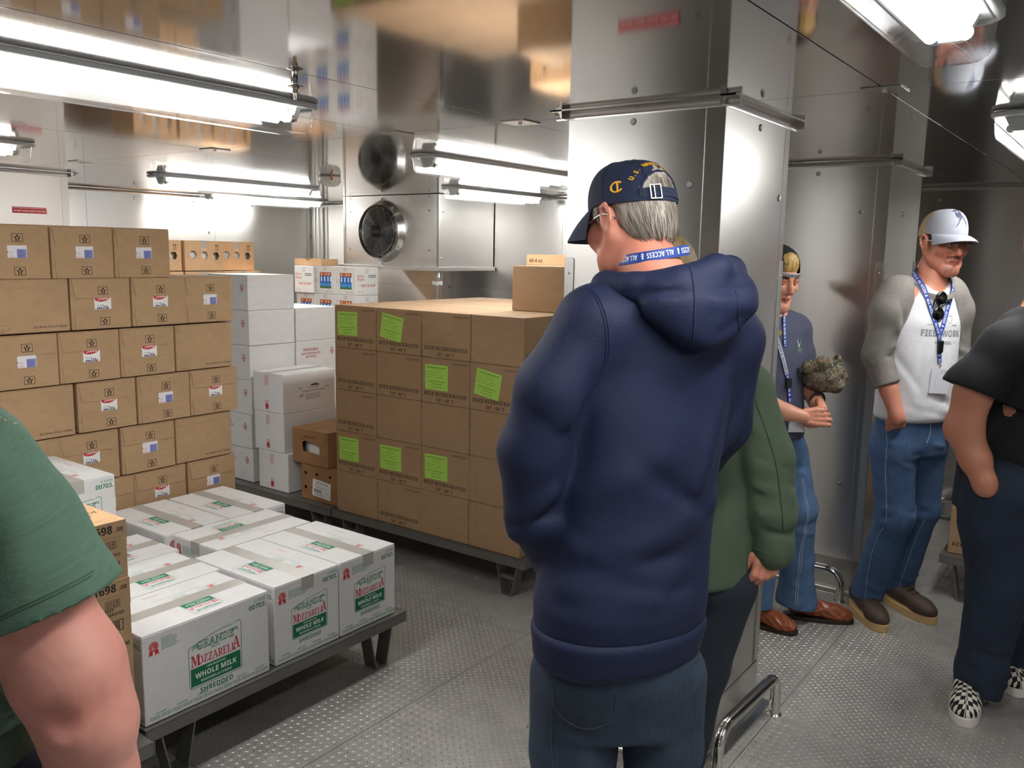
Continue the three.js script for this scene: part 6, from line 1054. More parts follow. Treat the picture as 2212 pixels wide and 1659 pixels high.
  // shirt: white front and back, grey raglan sleeves
  const teeW = new THREE.MeshPhysicalMaterial({ map: heather('#dcdde2', '#c9cad2', 2), roughness: 0.9, bumpMap: weaveB, bumpScale: 0.0005 }), teeG = new THREE.MeshPhysicalMaterial({ map: heather('#84807c', '#6b6763', 2), roughness: 0.9, bumpMap: weaveB, bumpScale: 0.0005 });
  const Y = 0.36, T = new Field(0.0075);
  T.loft([[0.945, 0.05, 0.0, 0.166, 0.128, Y], [1.05, 0.052, 0.0, 0.166, 0.126, Y], [1.2, 0.055, 0, 0.172, 0.122, Y], [1.35, 0.055, -0.008, 0.178, 0.12, Y], [1.44, 0.058, -0.012, 0.165, 0.1, Y], [1.51, 0.075, -0.015, 0.1, 0.08, Y], [1.535, 0.085, -0.015, 0.08, 0.074, Y]], 0.03, 2.2, 0.02);
  T.ell([0.09, 1.545, 0.03], [0.07, 0.062, 0.075], 0.3, 0.012, true);
  T.disp = folds([fold([-0.06, 1.0, 0.12], [0.1, 0.965, 0.13], 0.014, 0.006), fold([0.0, 1.03, 0.13], [0.17, 0.985, 0.09], 0.014, 0.009), fold([0.05, 1.06, 0.14], [0.18, 1.02, 0.08], 0.012, -0.007), fold([-0.09, 1.2, 0.1], [0.02, 1.02, 0.13], 0.018, 0.007), fold([-0.11, 1.26, 0.08], [0.0, 1.1, 0.13], 0.016, -0.006), fold([0.02, 1.3, 0.13], [0.0, 1.08, 0.13], 0.02, -0.004), fold([0.12, 1.28, 0.11], [0.14, 1.0, 0.11], 0.02, 0.005)], 0.003, 8, 6, 8);
  const tee = mesh('shirt', T.build(), teeW, P);
  const R = new Field(0.0065);
  const shell = [[1.12, 0.053, 0.0, 0.17, 0.1265, Y], [1.2, 0.055, 0, 0.1745, 0.1245, Y], [1.35, 0.055, -0.008, 0.1805, 0.1225, Y], [1.44, 0.058, -0.012, 0.1675, 0.1025, Y], [1.51, 0.075, -0.015, 0.1025, 0.0825, Y], [1.538, 0.085, -0.015, 0.0825, 0.0765, Y]];
  R.loft(shell, 0.03, 2.2, 0.02).chain([[0.0, 1.5, 0.0, 0.05], [-0.07, 1.48, 0.05, 0.068], [-0.112, 1.42, 0.06, 0.07]], 0.04).cut([-0.97, 0.3, -0.2], [-0.028, 1.536, 0.1]);
  R.chain([[-0.085, 1.455, 0.05, 0.072], [-0.114, 1.4, 0.06, 0.071]], 0.03).chain([[-0.114, 1.4, 0.06, 0.07], [-0.135, 1.22, 0.04, 0.063]], 0.03).chain([[-0.135, 1.22, 0.04, 0.061], [-0.1, 1.085, 0.09, 0.05], [-0.09, 1.05, 0.1, 0.05]], 0.02).plane([-0.3, 1, -0.35], [-0.103, 1.098, 0.085], 0.15);
  R.ell([0.09, 1.545, 0.03], [0.07, 0.062, 0.075], 0.3, 0.012, true);
  R.chain([[-0.1, 1.09, 0.088, 0.043], [-0.078, 1.0, 0.12, 0.04]], 0.004, true);
  R.disp = folds([fold([-0.17, 1.24, 0.08], [-0.08, 1.27, 0.11], 0.012, 0.009), fold([-0.17, 1.21, 0.08], [-0.08, 1.225, 0.11], 0.011, -0.01), fold([-0.17, 1.19, 0.07], [-0.09, 1.185, 0.1], 0.012, 0.009), fold([-0.12, 1.42, 0.13], [-0.08, 1.3, 0.12], 0.012, 0.007), fold([-0.1, 1.44, 0.13], [-0.06, 1.32, 0.13], 0.011, -0.008), fold([-0.16, 1.3, 0.08], [-0.09, 1.35, 0.12], 0.014, 0.006), fold([-0.15, 1.13, 0.1], [-0.06, 1.14, 0.12], 0.012, 0.006)], 0.002, 9, 9, 9);
  mesh('sleeve', R.build(), teeG, tee);
  const L = new Field(0.0075);
  L.loft(shell, 0.03, 2.2, 0.02).chain([[0.12, 1.5, -0.02, 0.05], [0.17, 1.48, -0.045, 0.068], [0.218, 1.42, -0.06, 0.07]], 0.04).cut([0.93, 0.36, -0.25], [0.146, 1.53, 0.08]);
  L.chain([[0.19, 1.455, -0.05, 0.072], [0.22, 1.4, -0.06, 0.071], [0.25, 1.2, -0.085, 0.06], [0.235, 1.09, -0.03, 0.052]], 0.03).ell([0.09, 1.545, 0.03], [0.07, 0.062, 0.075], 0.3, 0.012, true); L.disp = folds([fold([0.2, 1.25, 0], [0.3, 1.22, -0.03], 0.014, 0.008)], 0.002, 9, 9, 9);
  mesh('sleeve', L.build(), teeG, tee);
  mesh('collar', strap(ring([0.083, 0.018], 0.078, 0.088, 1.498, 40, -Math.PI, Math.PI, -0.03).map(p => p), 0.02, 0.002), teeG, tee);
  const print = new THREE.MeshStandardMaterial({ transparent: true, roughness: 0.9, map: canvasTex(1024, 640, (c, w, h) => { c.clearRect(0, 0, w, h); const k = '#8d8f94'; c.strokeStyle = k; c.lineWidth = 8; c.beginPath(); c.moveTo(w * 0.62, h * 0.03); c.lineTo(w * 0.74, h * 0.03); c.quadraticCurveTo(w * 0.75, h * 0.2, w * 0.68, h * 0.26); c.quadraticCurveTo(w * 0.61, h * 0.2, w * 0.62, h * 0.03); c.stroke(); text(c, 'TRADE', w * 0.22, h * 0.3, `bold 44px serif`, k); text(c, 'MARK', w * 0.8, h * 0.3, `bold 44px serif`, k); c.save(); c.translate(w * 0.5, h * 0.55); text(c, 'FIELDWORK', 0, 0, 'bold 172px sans-serif', k, 'center', w * 0.98); c.restore(); text(c, 'BREWING', w * 0.53, h * 0.83, 'bold 84px serif', k); text(c, 'CO', w * 0.82, h * 0.81, '40px serif', k); }) });
  patch('print', tee, [[-0.022, 1.4, 0], [0.19, 1.393, 0], [0.19, 1.255, 0], [-0.022, 1.262, 0]], [-0.1, 0, -1], print, tee, 20, 12, 0.0015);
  // lanyard, clip and badge
  const lay = (pts, off = 0.004) => pts.map(p => { const h = hitOn(tee, [p[0], p[1], 0], [0, 0, -1], off); return [p[0], p[1], h ? h.z : p[2] ?? 0.1, 0.25, 0.15, 1]; });
  mesh('lanyard', strap([[0.13, 1.55, -0.07, 0.6, 0.3, -0.8], [0.06, 1.575, -0.075, 0, 0.4, -1], [0.015, 1.57, -0.03, -1, 0.3, 0], [0.002, 1.545, 0.035, -0.8, 0.4, 0.7], [0.012, 1.51, 0.075, -0.4, 0.3, 1], ...lay([[0.026, 1.46], [0.046, 1.4], [0.066, 1.345], [0.076, 1.315]])], 0.02, 0.0012, 3.4), lanyardMat, P);
  mesh('lanyard', strap([[0.13, 1.55, -0.07, 0.6, 0.3, -0.8], [0.16, 1.545, -0.02, 1, 0.3, 0.2], [0.152, 1.51, 0.045, 0.7, 0.3, 0.8], ...lay([[0.136, 1.46], [0.112, 1.4], [0.09, 1.34], [0.08, 1.315]])], 0.02, 0.0012, 3.4), lanyardMat, P);
  mesh('lanyard', strap(lay([[0.078, 1.32], [0.08, 1.285], [0.082, 1.24], [0.085, 1.2]], 0.006), 0.017, 0.0014, 3.4), lanyardMat, P);
  const zf = (hitOn(tee, [0.08, 1.275, 0], [0, 0, -1]) ?? V(0, 0, 0.13)).z;
  mesh('buckle', rbox(0.022, 0.05, 0.01, 0.003, 0.081, 1.268, zf + 0.012), blackPlastic, P);
  mesh('clip', uvm(tube([[0.085, 1.2, zf + 0.006], [0.09, 1.19, zf + 0.01], [0.086, 1.178, zf + 0.008]], 0.0022, 12, 6)), chrome, P);
  const badge = new THREE.MeshPhysicalMaterial({ roughness: 0.25, clearcoat: 0.6, map: canvasTex(256, 256, (c, w, h) => { c.fillStyle = '#dfe1ea'; c.fillRect(0, 0, w, h); c.fillStyle = '#8f9098'; c.fillRect(w * 0.55, h * 0.06, 8, h * 0.14); c.fillRect(w * 0.66, h * 0.1, 40, 6); c.fillRect(w * 0.72, h * 0.1, 6, h * 0.16); c.strokeStyle = '#aeb0c4'; c.lineWidth = 4; c.beginPath(); c.moveTo(w * 0.3, h * 0.2); c.quadraticCurveTo(w * 0.24, h * 0.5, w * 0.3, h * 0.8); c.stroke(); }) });
  mesh('badge', planar(new THREE.BoxGeometry(0.086, 0.104, 0.002), 0.086, 0.104).rotateZ(-0.05).rotateY(0.18).translate(0.09, 1.125, zf + 0.012), badge, P).userData.label = 'plain pale badge on a blue lanyard';
  // jeans and boots
  const dn = denimMat('#3f5a80'), J = new Field(0.0075);
  J.loft([[0.79, 0.05, -0.01, 0.165, 0.112, Y], [0.86, 0.05, -0.01, 0.16, 0.118, Y], [0.975, 0.05, -0.005, 0.15, 0.112, Y]], 0.04, 2.3, 0.012);
  legs(J, [[-0.03, 0.82, 0.02], [0.13, 0.82, -0.045]], [[0.0, 0.52, 0.03], [0.165, 0.52, -0.09]], [[-0.025, 0.12, -0.12], [0.175, 0.12, -0.25]], [0.096, 0.08, 0.069]).chain([[-0.025, 0.12, -0.12, 0.069], [-0.028, 0.075, -0.125, 0.07]], 0.01).chain([[0.175, 0.12, -0.25, 0.069], [0.177, 0.08, -0.255, 0.07]], 0.01).plane([0.1, 1, 0], [0, 0.082, 0]);
  const stack = (x, w, y0, n, d = 0.01) => Array.from({ length: n }, (_, i) => fold([x - 0.06, y0 + i * 0.034 + (i % 2) * 0.012, w + 0.06], [x + 0.06, y0 + i * 0.034 - (i % 2) * 0.012, w + 0.055], 0.009, i % 2 ? -d : d * 0.8));
  J.disp = folds([...stack(-0.02, -0.1, 0.1, 4), ...stack(0.18, -0.24, 0.1, 4), fold([-0.09, 0.57, 0.08], [0.05, 0.53, 0.11], 0.014, 0.008), fold([-0.09, 0.52, 0.08], [0.06, 0.56, 0.1], 0.012, -0.008), fold([-0.09, 0.5, 0.07], [0.06, 0.46, 0.09], 0.014, 0.008), fold([-0.08, 0.44, 0.06], [0.05, 0.4, 0.06], 0.014, -0.007), fold([0.12, 0.57, 0.0], [0.23, 0.53, -0.05], 0.014, 0.009), fold([0.11, 0.52, 0.0], [0.24, 0.55, -0.05], 0.012, -0.009), fold([-0.1, 0.86, 0.1], [0.06, 0.83, 0.11], 0.012, 0.007), fold([-0.1, 0.83, 0.1], [0.07, 0.8, 0.11], 0.012, -0.007), fold([-0.06, 0.78, 0.12], [0.04, 0.74, 0.11], 0.012, 0.006), fold([0.1, 0.85, 0.1], [0.19, 0.83, 0.06], 0.012, 0.007), fold([0.06, 0.83, 0.12], [0.1, 0.62, 0.04], 0.016, -0.016)], 0.003, 9, 7, 9);
  const jeans = mesh('jeans', J.build(), dn, P), th = S(0x9fb0c4, { roughness: 0.9 });
  seamLine('seam', jeans, [[-0.085, 0.95, 0], [-0.09, 0.8, 0], [-0.065, 0.55, 0], [-0.075, 0.3, 0], [-0.06, 0.1, 0]], [0, 0, -1], 0.0011, th, jeans); seamLine('seam', jeans, [[0.15, 0.5, 0], [0.145, 0.3, 0], [0.15, 0.11, 0]], [0, 0, -1], 0.0011, th, jeans);
  seamLine('fly_seam', jeans, [[0.082, 0.955, 0], [0.082, 0.9, 0], [0.07, 0.86, 0]], [0, 0, -1], 0.0016, th, jeans); seamLine('pocket_seam', jeans, [[-0.1, 0.945, 0], [-0.06, 0.935, 0], [-0.02, 0.945, 0], [-0.005, 0.965, 0]], [0, 0, -1], 0.0014, th, jeans);
  const bm = S(0x47362e, { roughness: 0.6, bumpMap: fleeceB, bumpScale: 0.001 }), wm = S(0xc2a372, { roughness: 0.8 });
  for (const [x, w, t] of [[-0.035, -0.075, 0.06], [0.19, -0.16, 0.34]]) {
    const { M: SM } = shoe(P, 'boot', [x, 0, w], t, { mat: bm, soleMat: wm, sole: 0.036, len: 0.305, w: 0.05, toe: 0.042, high: 0.1 });
    const oval2 = []; for (let i = 0; i <= 20; i++) { const a = Math.PI * (i / 20); oval2.push([0.04 * Math.cos(a), 0.068 + 0.004 * Math.sin(a), 0.045 + 0.07 * Math.sin(a)]); } mesh('toe_seam', uvm(tube(oval2, 0.003, 40, 6)).applyMatrix4(SM), S(0x3a2c25), P);
    for (let i = 0; i < 4; i++) mesh('lace', uvm(tube([[-0.026, 0.098 + i * 0.012, 0.03 - i * 0.025], [0, 0.11 + i * 0.012, 0.034 - i * 0.025], [0.026, 0.098 + i * 0.012, 0.024 - i * 0.025]], 0.0028, 12, 6)).applyMatrix4(SM), S(0x5a463a), P);
  }
  // dark glasses hooked on the collar: a thing of their own
  const sg = thing('sunglasses', 'glossy black sunglasses hanging from the collar of the grey and white tee', 'sunglasses', [0, 0, 0]); sg.position.set(...V(0.072, 1.43, (hitOn(tee, [0.072, 1.43, 0], [0, 0, -1]) ?? V(0, 0, 0.12)).z + 0.016).applyAxisAngle(V(0, 1, 0), YAW).add(V(-0.81, 0, -3.941)).toArray()); sg.rotation.y = YAW + 0.1;
  const gl = new THREE.MeshPhysicalMaterial({ color: 0x0a0a0c, roughness: 0.08, clearcoat: 1 });
  for (const [y, x] of [[0.032, 0.004], [-0.032, -0.004]]) { const e = new THREE.SphereGeometry(0.027, 24, 14).scale(0.85, 1.05, 0.3).translate(x, y, 0); mesh('lens', uvm(e), gl, sg); mesh('rim', uvm(new THREE.TorusGeometry(0.026, 0.003, 8, 28).scale(0.88, 1.08, 1).translate(x, y, 0.001)), gl, sg); }
  mesh('bridge', uvm(tube([[0.004, 0.008, 0.004], [-0.004, 0, 0.007], [-0.002, -0.008, 0.004]], 0.0032, 8, 6)), gl, sg); mesh('temple', uvm(tube([[0.014, 0.058, -0.004], [0.004, 0.02, -0.013], [-0.012, -0.06, -0.012]], 0.0028, 14, 6)), gl, sg); mesh('temple', uvm(tube([[-0.016, -0.06, 0], [-0.02, 0.0, -0.012], [-0.006, 0.05, -0.014]], 0.0028, 14, 6)), gl, sg);
}
// --- boy in the grey-blue tee beside the column ---
{
  const P = person('person in grey-blue tee and backward black cap, half hidden by the column', [-1.134, 0, -3.655]);
  const M = headM([-0.152, 1.537, 0.0], 24 * D2R, 0.22, -0.02), tone = '#d3977c', sk = skin(tone, { red: '#c2705c', lip: '#b3605a' });
  const head = paint(headGeo({ cell: 0.0035, w: 0.95, neck: [[0, -0.07, -0.028, 0.047], [0.0, -0.13, -0.04, 0.048], [0, -0.19, -0.05, 0.052]] }), sk).applyMatrix4(M);
  const B = new Field(0.008);
  B.chain([[-0.155, 1.43, -0.03, 0.048], [-0.15, 1.36, -0.01, 0.055], [-0.14, 1.0, 0, 0.07], [-0.13, 0.85, 0, 0.07]], 0.03);
  B.chain([[-0.15, 1.34, 0, 0.05], [-0.03, 1.33, -0.08, 0.045], [0.012, 1.09, -0.07, 0.038], [0.03, 1.02, 0.06, 0.03], [0.038, 1.0, 0.095, 0.027]], 0.012).chain([[-0.15, 1.34, 0, 0.05], [-0.275, 1.33, 0.08, 0.045], [-0.265, 1.06, 0.13, 0.04], [-0.13, 1.0, 0.18, 0.034], [-0.065, 0.985, 0.19, 0.027]], 0.012);
  B.chain([[-0.19, 0.85, 0.03, 0.06], [-0.16, 0.5, 0.03, 0.05], [-0.14, 0.1, -0.03, 0.04]], 0.02).chain([[-0.07, 0.85, -0.02, 0.06], [0.01, 0.5, 0, 0.05], [0.05, 0.1, -0.1, 0.04]], 0.02);
  const H1 = new Field(0.0032), H2 = new Field(0.0032);
  for (const c of handChains(frame([-0.065, 0.987, 0.19], [1, -0.06, -0.16], [0.15, -0.12, -1]), -1, [0.5, 0.55, 0.6, 0.62], 0.5)) H1.chain(c, 0.006);
  for (const c of handChains(frame([0.036, 1.02, 0.075], [-0.22, -0.36, 0.9], [-0.9, -0.2, -0.25]), 1, [0.85, 0.9, 0.9, 0.9], 0.6)) H2.chain(c, 0.006);
  mesh('body', joinGeo([head, bodySkin(B, tone), bodySkin(H1, '#cf8c72'), bodySkin(H2, '#cf8c72')]), skinMat, P);
  eyes(P, M, { lid: S(0xbd7d64), brow: S(0x8a6b48), closed: true });
  const HF = new Field(0.004); HF.ell([0, 0.04, -0.018], [0.078, 0.083, 0.099], 0, 0.02).ell([0.0, 0.075, 0.052], [0.045, 0.04, 0.03], 0, 0.02).plane([0, 1, -0.1], [0, 0.035, 0.04]); HF.disp = (x, y, z) => 0.002 * n3(x * 160, y * 50, z * 160);
  mesh('hair', paint(HF.build(), (x, y, z) => mixc('#8a6a35', '#d0ad68', 0.5 + 0.6 * n3(x * 170, y * 40, z * 170))).applyMatrix4(M), hairMat, P);
  const bc = cloth(0x15161a, { side: THREE.DoubleSide }), C = capGeo({ open: true }), capM = M.clone().multiply(new THREE.Matrix4().makeRotationY(Math.PI)).multiply(new THREE.Matrix4().makeTranslation(0, 0.006, 0.028));
  const crown = mesh('cap', C.g.applyMatrix4(capM), bc, P); crown.userData.label = 'black cap worn backward'; mesh('peak', peakGeo(C, 0.07, 0.02, 0.025).applyMatrix4(capM), bc, crown);
  const band = []; for (let i = 0; i <= 24; i++) { const a = Math.PI + (i / 24 - 0.5) * 1.3; band.push([Math.sin(a) * C.rx * 1.01, C.y0 - 0.001, C.cz + Math.cos(a) * C.rz * 1.01, Math.sin(a), 0, Math.cos(a)]); }
  mesh('strap', strap(band, 0.017, 0.0025).applyMatrix4(capM), S(0x9aa0a4, { roughness: 0.5 }), crown);
  for (let i = 0; i < 8; i++) { const a = Math.PI + (i / 7 - 0.5) * 1.05; mesh('snap', uvm(new THREE.CylinderGeometry(0.0035, 0.0035, 0.004, 8).rotateX(Math.PI / 2).rotateY(a).translate(Math.sin(a) * C.rx * 1.03, C.y0 - 0.001, C.cz + Math.cos(a) * C.rz * 1.03)).applyMatrix4(capM), S(0x4a4e54), crown); }
  const tm = new THREE.MeshPhysicalMaterial({ map: heather('#4a4d63', '#3c3f54', 2), roughness: 0.9, bumpMap: weaveB, bumpScale: 0.0005 }), Y = 0.6, T = new Field(0.0075);
  T.loft([[0.86, -0.125, 0.0, 0.145, 0.11, Y], [1.0, -0.135, 0.0, 0.145, 0.108, Y], [1.2, -0.145, 0, 0.15, 0.104, Y], [1.31, -0.15, -0.005, 0.145, 0.09, Y], [1.37, -0.152, -0.01, 0.09, 0.07, Y], [1.395, -0.152, -0.012, 0.07, 0.06, Y]], 0.03, 2.2, 0.018);
  T.chain([[-0.08, 1.34, -0.05, 0.06], [-0.032, 1.31, -0.085, 0.062], [-0.01, 1.2, -0.085, 0.064], [-0.005, 1.17, -0.084, 0.064]], 0.035).chain([[-0.22, 1.34, 0.05, 0.06], [-0.272, 1.31, 0.08, 0.062], [-0.275, 1.18, 0.1, 0.064]], 0.035).ell([-0.155, 1.415, 0.02], [0.058, 0.045, 0.06], 0.6, 0.01, true);
  T.disp = folds([fold([-0.17, 0.91, 0.12], [-0.02, 0.885, 0.06], 0.012, 0.008), fold([-0.17, 0.94, 0.12], [-0.02, 0.92, 0.06], 0.012, -0.006), fold([-0.1, 1.25, 0.06], [-0.06, 1.05, 0.06], 0.02, 0.006), fold([-0.04, 1.24, 0.0], [-0.07, 1.1, 0.04], 0.016, -0.008)], 0.003, 8, 7, 8);
  const tee = mesh('shirt', T.build(), tm, P);
  const lg = new THREE.MeshStandardMaterial({ transparent: true, roughness: 0.9, map: canvasTex(256, 320, (c, w, h) => { c.clearRect(0, 0, w, h); c.lineWidth = 20; c.strokeStyle = '#e4e6ea'; c.beginPath(); c.moveTo(w * 0.18, h * 0.06); c.quadraticCurveTo(w * 0.12, h * 0.3, w * 0.34, h * 0.36); c.quadraticCurveTo(w * 0.5, h * 0.42, w * 0.44, h * 0.58); c.moveTo(w * 0.34, h * 0.36); c.quadraticCurveTo(w * 0.2, h * 0.5, w * 0.34, h * 0.58); c.stroke(); c.strokeStyle = '#7fc24a'; c.beginPath(); c.moveTo(w * 0.82, h * 0.06); c.quadraticCurveTo(w * 0.88, h * 0.3, w * 0.66, h * 0.36); c.quadraticCurveTo(w * 0.5, h * 0.42, w * 0.56, h * 0.58); c.stroke(); text(c, 'REALTREE', w * 0.5, h * 0.74, 'bold 50px sans-serif', '#7fc24a', 'center', w * 0.96); text(c, 'OUTDOORS', w * 0.5, h * 0.9, '30px sans-serif', '#c9ced6'); }) });
  patch('print', tee, [[-0.085, 1.285, 0], [-0.045, 1.285, 0], [-0.045, 1.225, 0], [-0.085, 1.225, 0]], [-0.4, 0, -1], lg, tee, 8, 8, 0.0015);
  const lay = (pts, off = 0.004) => pts.map(p => { const h = hitOn(tee, [p[0], p[1], 0], [0, 0, -1], off); return [p[0], p[1], h ? h.z : 0.1, 0.5, 0.1, 1]; });
  const greyLan = new THREE.MeshStandardMaterial({ map: lanyardTex('#a9adba', '#2f3a5c'), roughness: 0.6, side: THREE.DoubleSide });
  mesh('lanyard', strap([[-0.19, 1.4, -0.06, -0.3, 0.4, -1], [-0.105, 1.415, -0.05, 1, 0.4, 0], ...lay([[-0.125, 1.37], [-0.13, 1.32], [-0.128, 1.26]])], 0.018, 0.0012, 3.4), lanyardMat, P);
  mesh('lanyard', strap([[-0.19, 1.4, -0.06, -0.3, 0.4, -1], [-0.205, 1.4, 0.0, -1, 0.4, 0], ...lay([[-0.18, 1.33], [-0.155, 1.26], [-0.135, 1.2], [-0.115, 1.14]])], 0.019, 0.0012, 3.4), greyLan, P);
  mesh('lanyard', strap(lay([[-0.115, 1.145], [-0.107, 1.11], [-0.1, 1.07], [-0.094, 1.03]], 0.006), 0.018, 0.0014, 3.4), lanyardMat, P);
  const zb = (hitOn(tee, [-0.11, 1.115, 0], [0, 0, -1]) ?? V(0, 0, 0.1)).z;
  mesh('buckle', rbox(0.022, 0.042, 0.01, 0.003, -0.108, 1.11, zb + 0.012), blackPlastic, P); mesh('pendant', uvm(new THREE.CylinderGeometry(0.013, 0.013, 0.003, 20).rotateX(Math.PI / 2).translate(-0.163, 1.315, (hitOn(tee, [-0.163, 1.315, 0], [0, 0, -1]) ?? V(0, 0, 0.08)).z + 0.008)), S(0xb3a860, { metalness: 0.7, roughness: 0.4 }), P);
  mesh('badge', rbox(0.075, 0.09, 0.002, 0.0008, 0, 0, 0).rotateZ(-0.04).rotateY(0.3).translate(-0.072, 0.955, 0.14), S(0xdfe1ea, { roughness: 0.3 }), P).userData.label = 'white badge';
  mesh('wristband', uvm(new THREE.TorusGeometry(0.033, 0.006, 8, 26)).applyMatrix4(frame([0.034, 1.03, 0.055], [0.9, 0.2, -0.2], [-0.2, -0.3, 0.9])), S(0x2e3138, { roughness: 0.4 }), P);
  const dn = denimMat('#4d6a8e'), J = new Field(0.0075);
  J.loft([[0.76, -0.115, 0.0, 0.15, 0.105, Y], [0.9, -0.125, 0, 0.135, 0.1, Y]], 0.04, 2.3, 0.012);
  J.chain([[-0.05, 0.78, -0.03, 0.088], [0.01, 0.55, 0.0, 0.074], [0.035, 0.3, -0.05, 0.068], [0.06, 0.1, -0.1, 0.083], [0.062, 0.06, -0.1, 0.085]], 0.03).chain([[-0.18, 0.78, 0.03, 0.088], [-0.15, 0.5, 0.03, 0.07], [-0.14, 0.1, -0.03, 0.072]], 0.03).plane([0.12, 1, 0], [0, 0.075, 0]);
  J.disp = folds([fold([-0.03, 0.52, 0.07], [0.08, 0.55, 0.05], 0.012, 0.008), fold([-0.03, 0.49, 0.06], [0.08, 0.5, 0.05], 0.012, -0.008), fold([-0.02, 0.46, 0.06], [0.09, 0.44, 0.03], 0.014, 0.008), fold([-0.06, 0.74, 0.08], [0.04, 0.7, 0.06], 0.014, 0.006), fold([0.0, 0.2, 0.0], [0.1, 0.16, -0.04], 0.014, 0.007)], 0.003, 9, 7, 9);
  const jeans = mesh('jeans', J.build(), dn, P), th = S(0xb9c4d3, { roughness: 0.9 });
  for (const d of [0, 0.008]) seamLine('seam', jeans, [[-0.03 + d, 0.7, 0], [0.0 + d, 0.5, 0], [0.01 + d, 0.3, 0], [0.035 + d, 0.1, 0]], [-0.3, 0, -1], 0.001, th, jeans);
  const lm = S(0x8f4a2c, { roughness: 0.32, bumpMap: dataTex(128, (u, v) => { const d = (a) => Math.abs(((a % 1) + 1) % 1 - 0.5) * 2; return Math.min(1, 1.6 * Math.min(d(u * 4 + v * 4), d(u * 4 - v * 4))); }, [7, 7]), bumpScale: 0.004 }), sm = S(0x2a1c17, { roughness: 0.5 });
  shoe(P, 'boot', [0.165, 0, -0.1], 1.36, { mat: lm, soleMat: sm, sole: 0.018, len: 0.3, w: 0.047, toe: 0.034, square: true }); shoe(P, 'boot', [-0.105, 0, -0.02], 0.9, { mat: lm, soleMat: sm, sole: 0.018, len: 0.3, w: 0.047, toe: 0.034, square: true });
  // camouflage jacket bundled over the forearm: a thing of its own
  const K = new Field(0.006);
  K.ell([0, 0, 0], [0.062, 0.06, 0.075], 0.5, 0.02).ell([0.035, 0.02, 0.01], [0.055, 0.06, 0.06], 0.3, 0.02).ell([0.05, -0.03, 0.0], [0.05, 0.036, 0.06], 0.2, 0.02).chain([[-0.06, 0.045, 0.04, 0.024], [0.0, 0.065, 0.05, 0.028], [0.055, 0.075, 0.03, 0.026]], 0.012).chain([[0.08, 0.045, 0.02, 0.02], [0.1, 0.0, 0.01, 0.02], [0.075, -0.05, 0.01, 0.018]], 0.012).ell([0.04, 0.085, 0.03], [0.022, 0.02, 0.025], 0, 0.008, true);
  K.disp = folds([fold([-0.05, 0.02, 0.09], [0.07, 0.03, 0.08], 0.009, -0.012), fold([-0.05, -0.02, 0.09], [0.08, -0.02, 0.07], 0.009, -0.012), fold([-0.03, 0.0, 0.1], [0.06, 0.01, 0.09], 0.009, 0.008)], 0.005, 22, 26, 22);
  const camo = canvasTex(512, 512, (c, w, h) => { const im = c.createImageData(w, h), d = im.data, pal = [[44, 40, 34], [92, 82, 68], [126, 112, 92], [64, 68, 52], [150, 140, 124]]; for (let j = 0; j < h; j++) for (let i = 0; i < w; i++) { const v = vnoise(i / 26, j / 40, 64) * 2.2 + vnoise(i / 9, j / 14, 64) * 1.6 + vnoise(i / 4, j / 5, 128) * 0.8, q = pal[Math.floor(v * 1.25) % 5], k = (j * w + i) * 4; d[k] = q[0]; d[k + 1] = q[1]; d[k + 2] = q[2]; d[k + 3] = 255; } c.putImageData(im, 0, 0); }, [4, 4]);
  const jk = thing('folded_jacket', 'camouflage jacket bundled over the forearm of the grey-blue-shirted boy', 'jacket', V(0.035, 1.128, 0.045).applyAxisAngle(V(0, 1, 0), YAW).add(V(-1.134, 0, -3.655)).toArray(), YAW);
  mesh('cloth', K.build(), new THREE.MeshStandardMaterial({ map: camo, roughness: 0.85, bumpMap: weaveB, bumpScale: 0.0005 }), jk); mesh('zip_tag', rbox(0.012, 0.006, 0.004, 0.001, -0.02, 0.075, 0.075), S(0xd25a2a), jk);
}
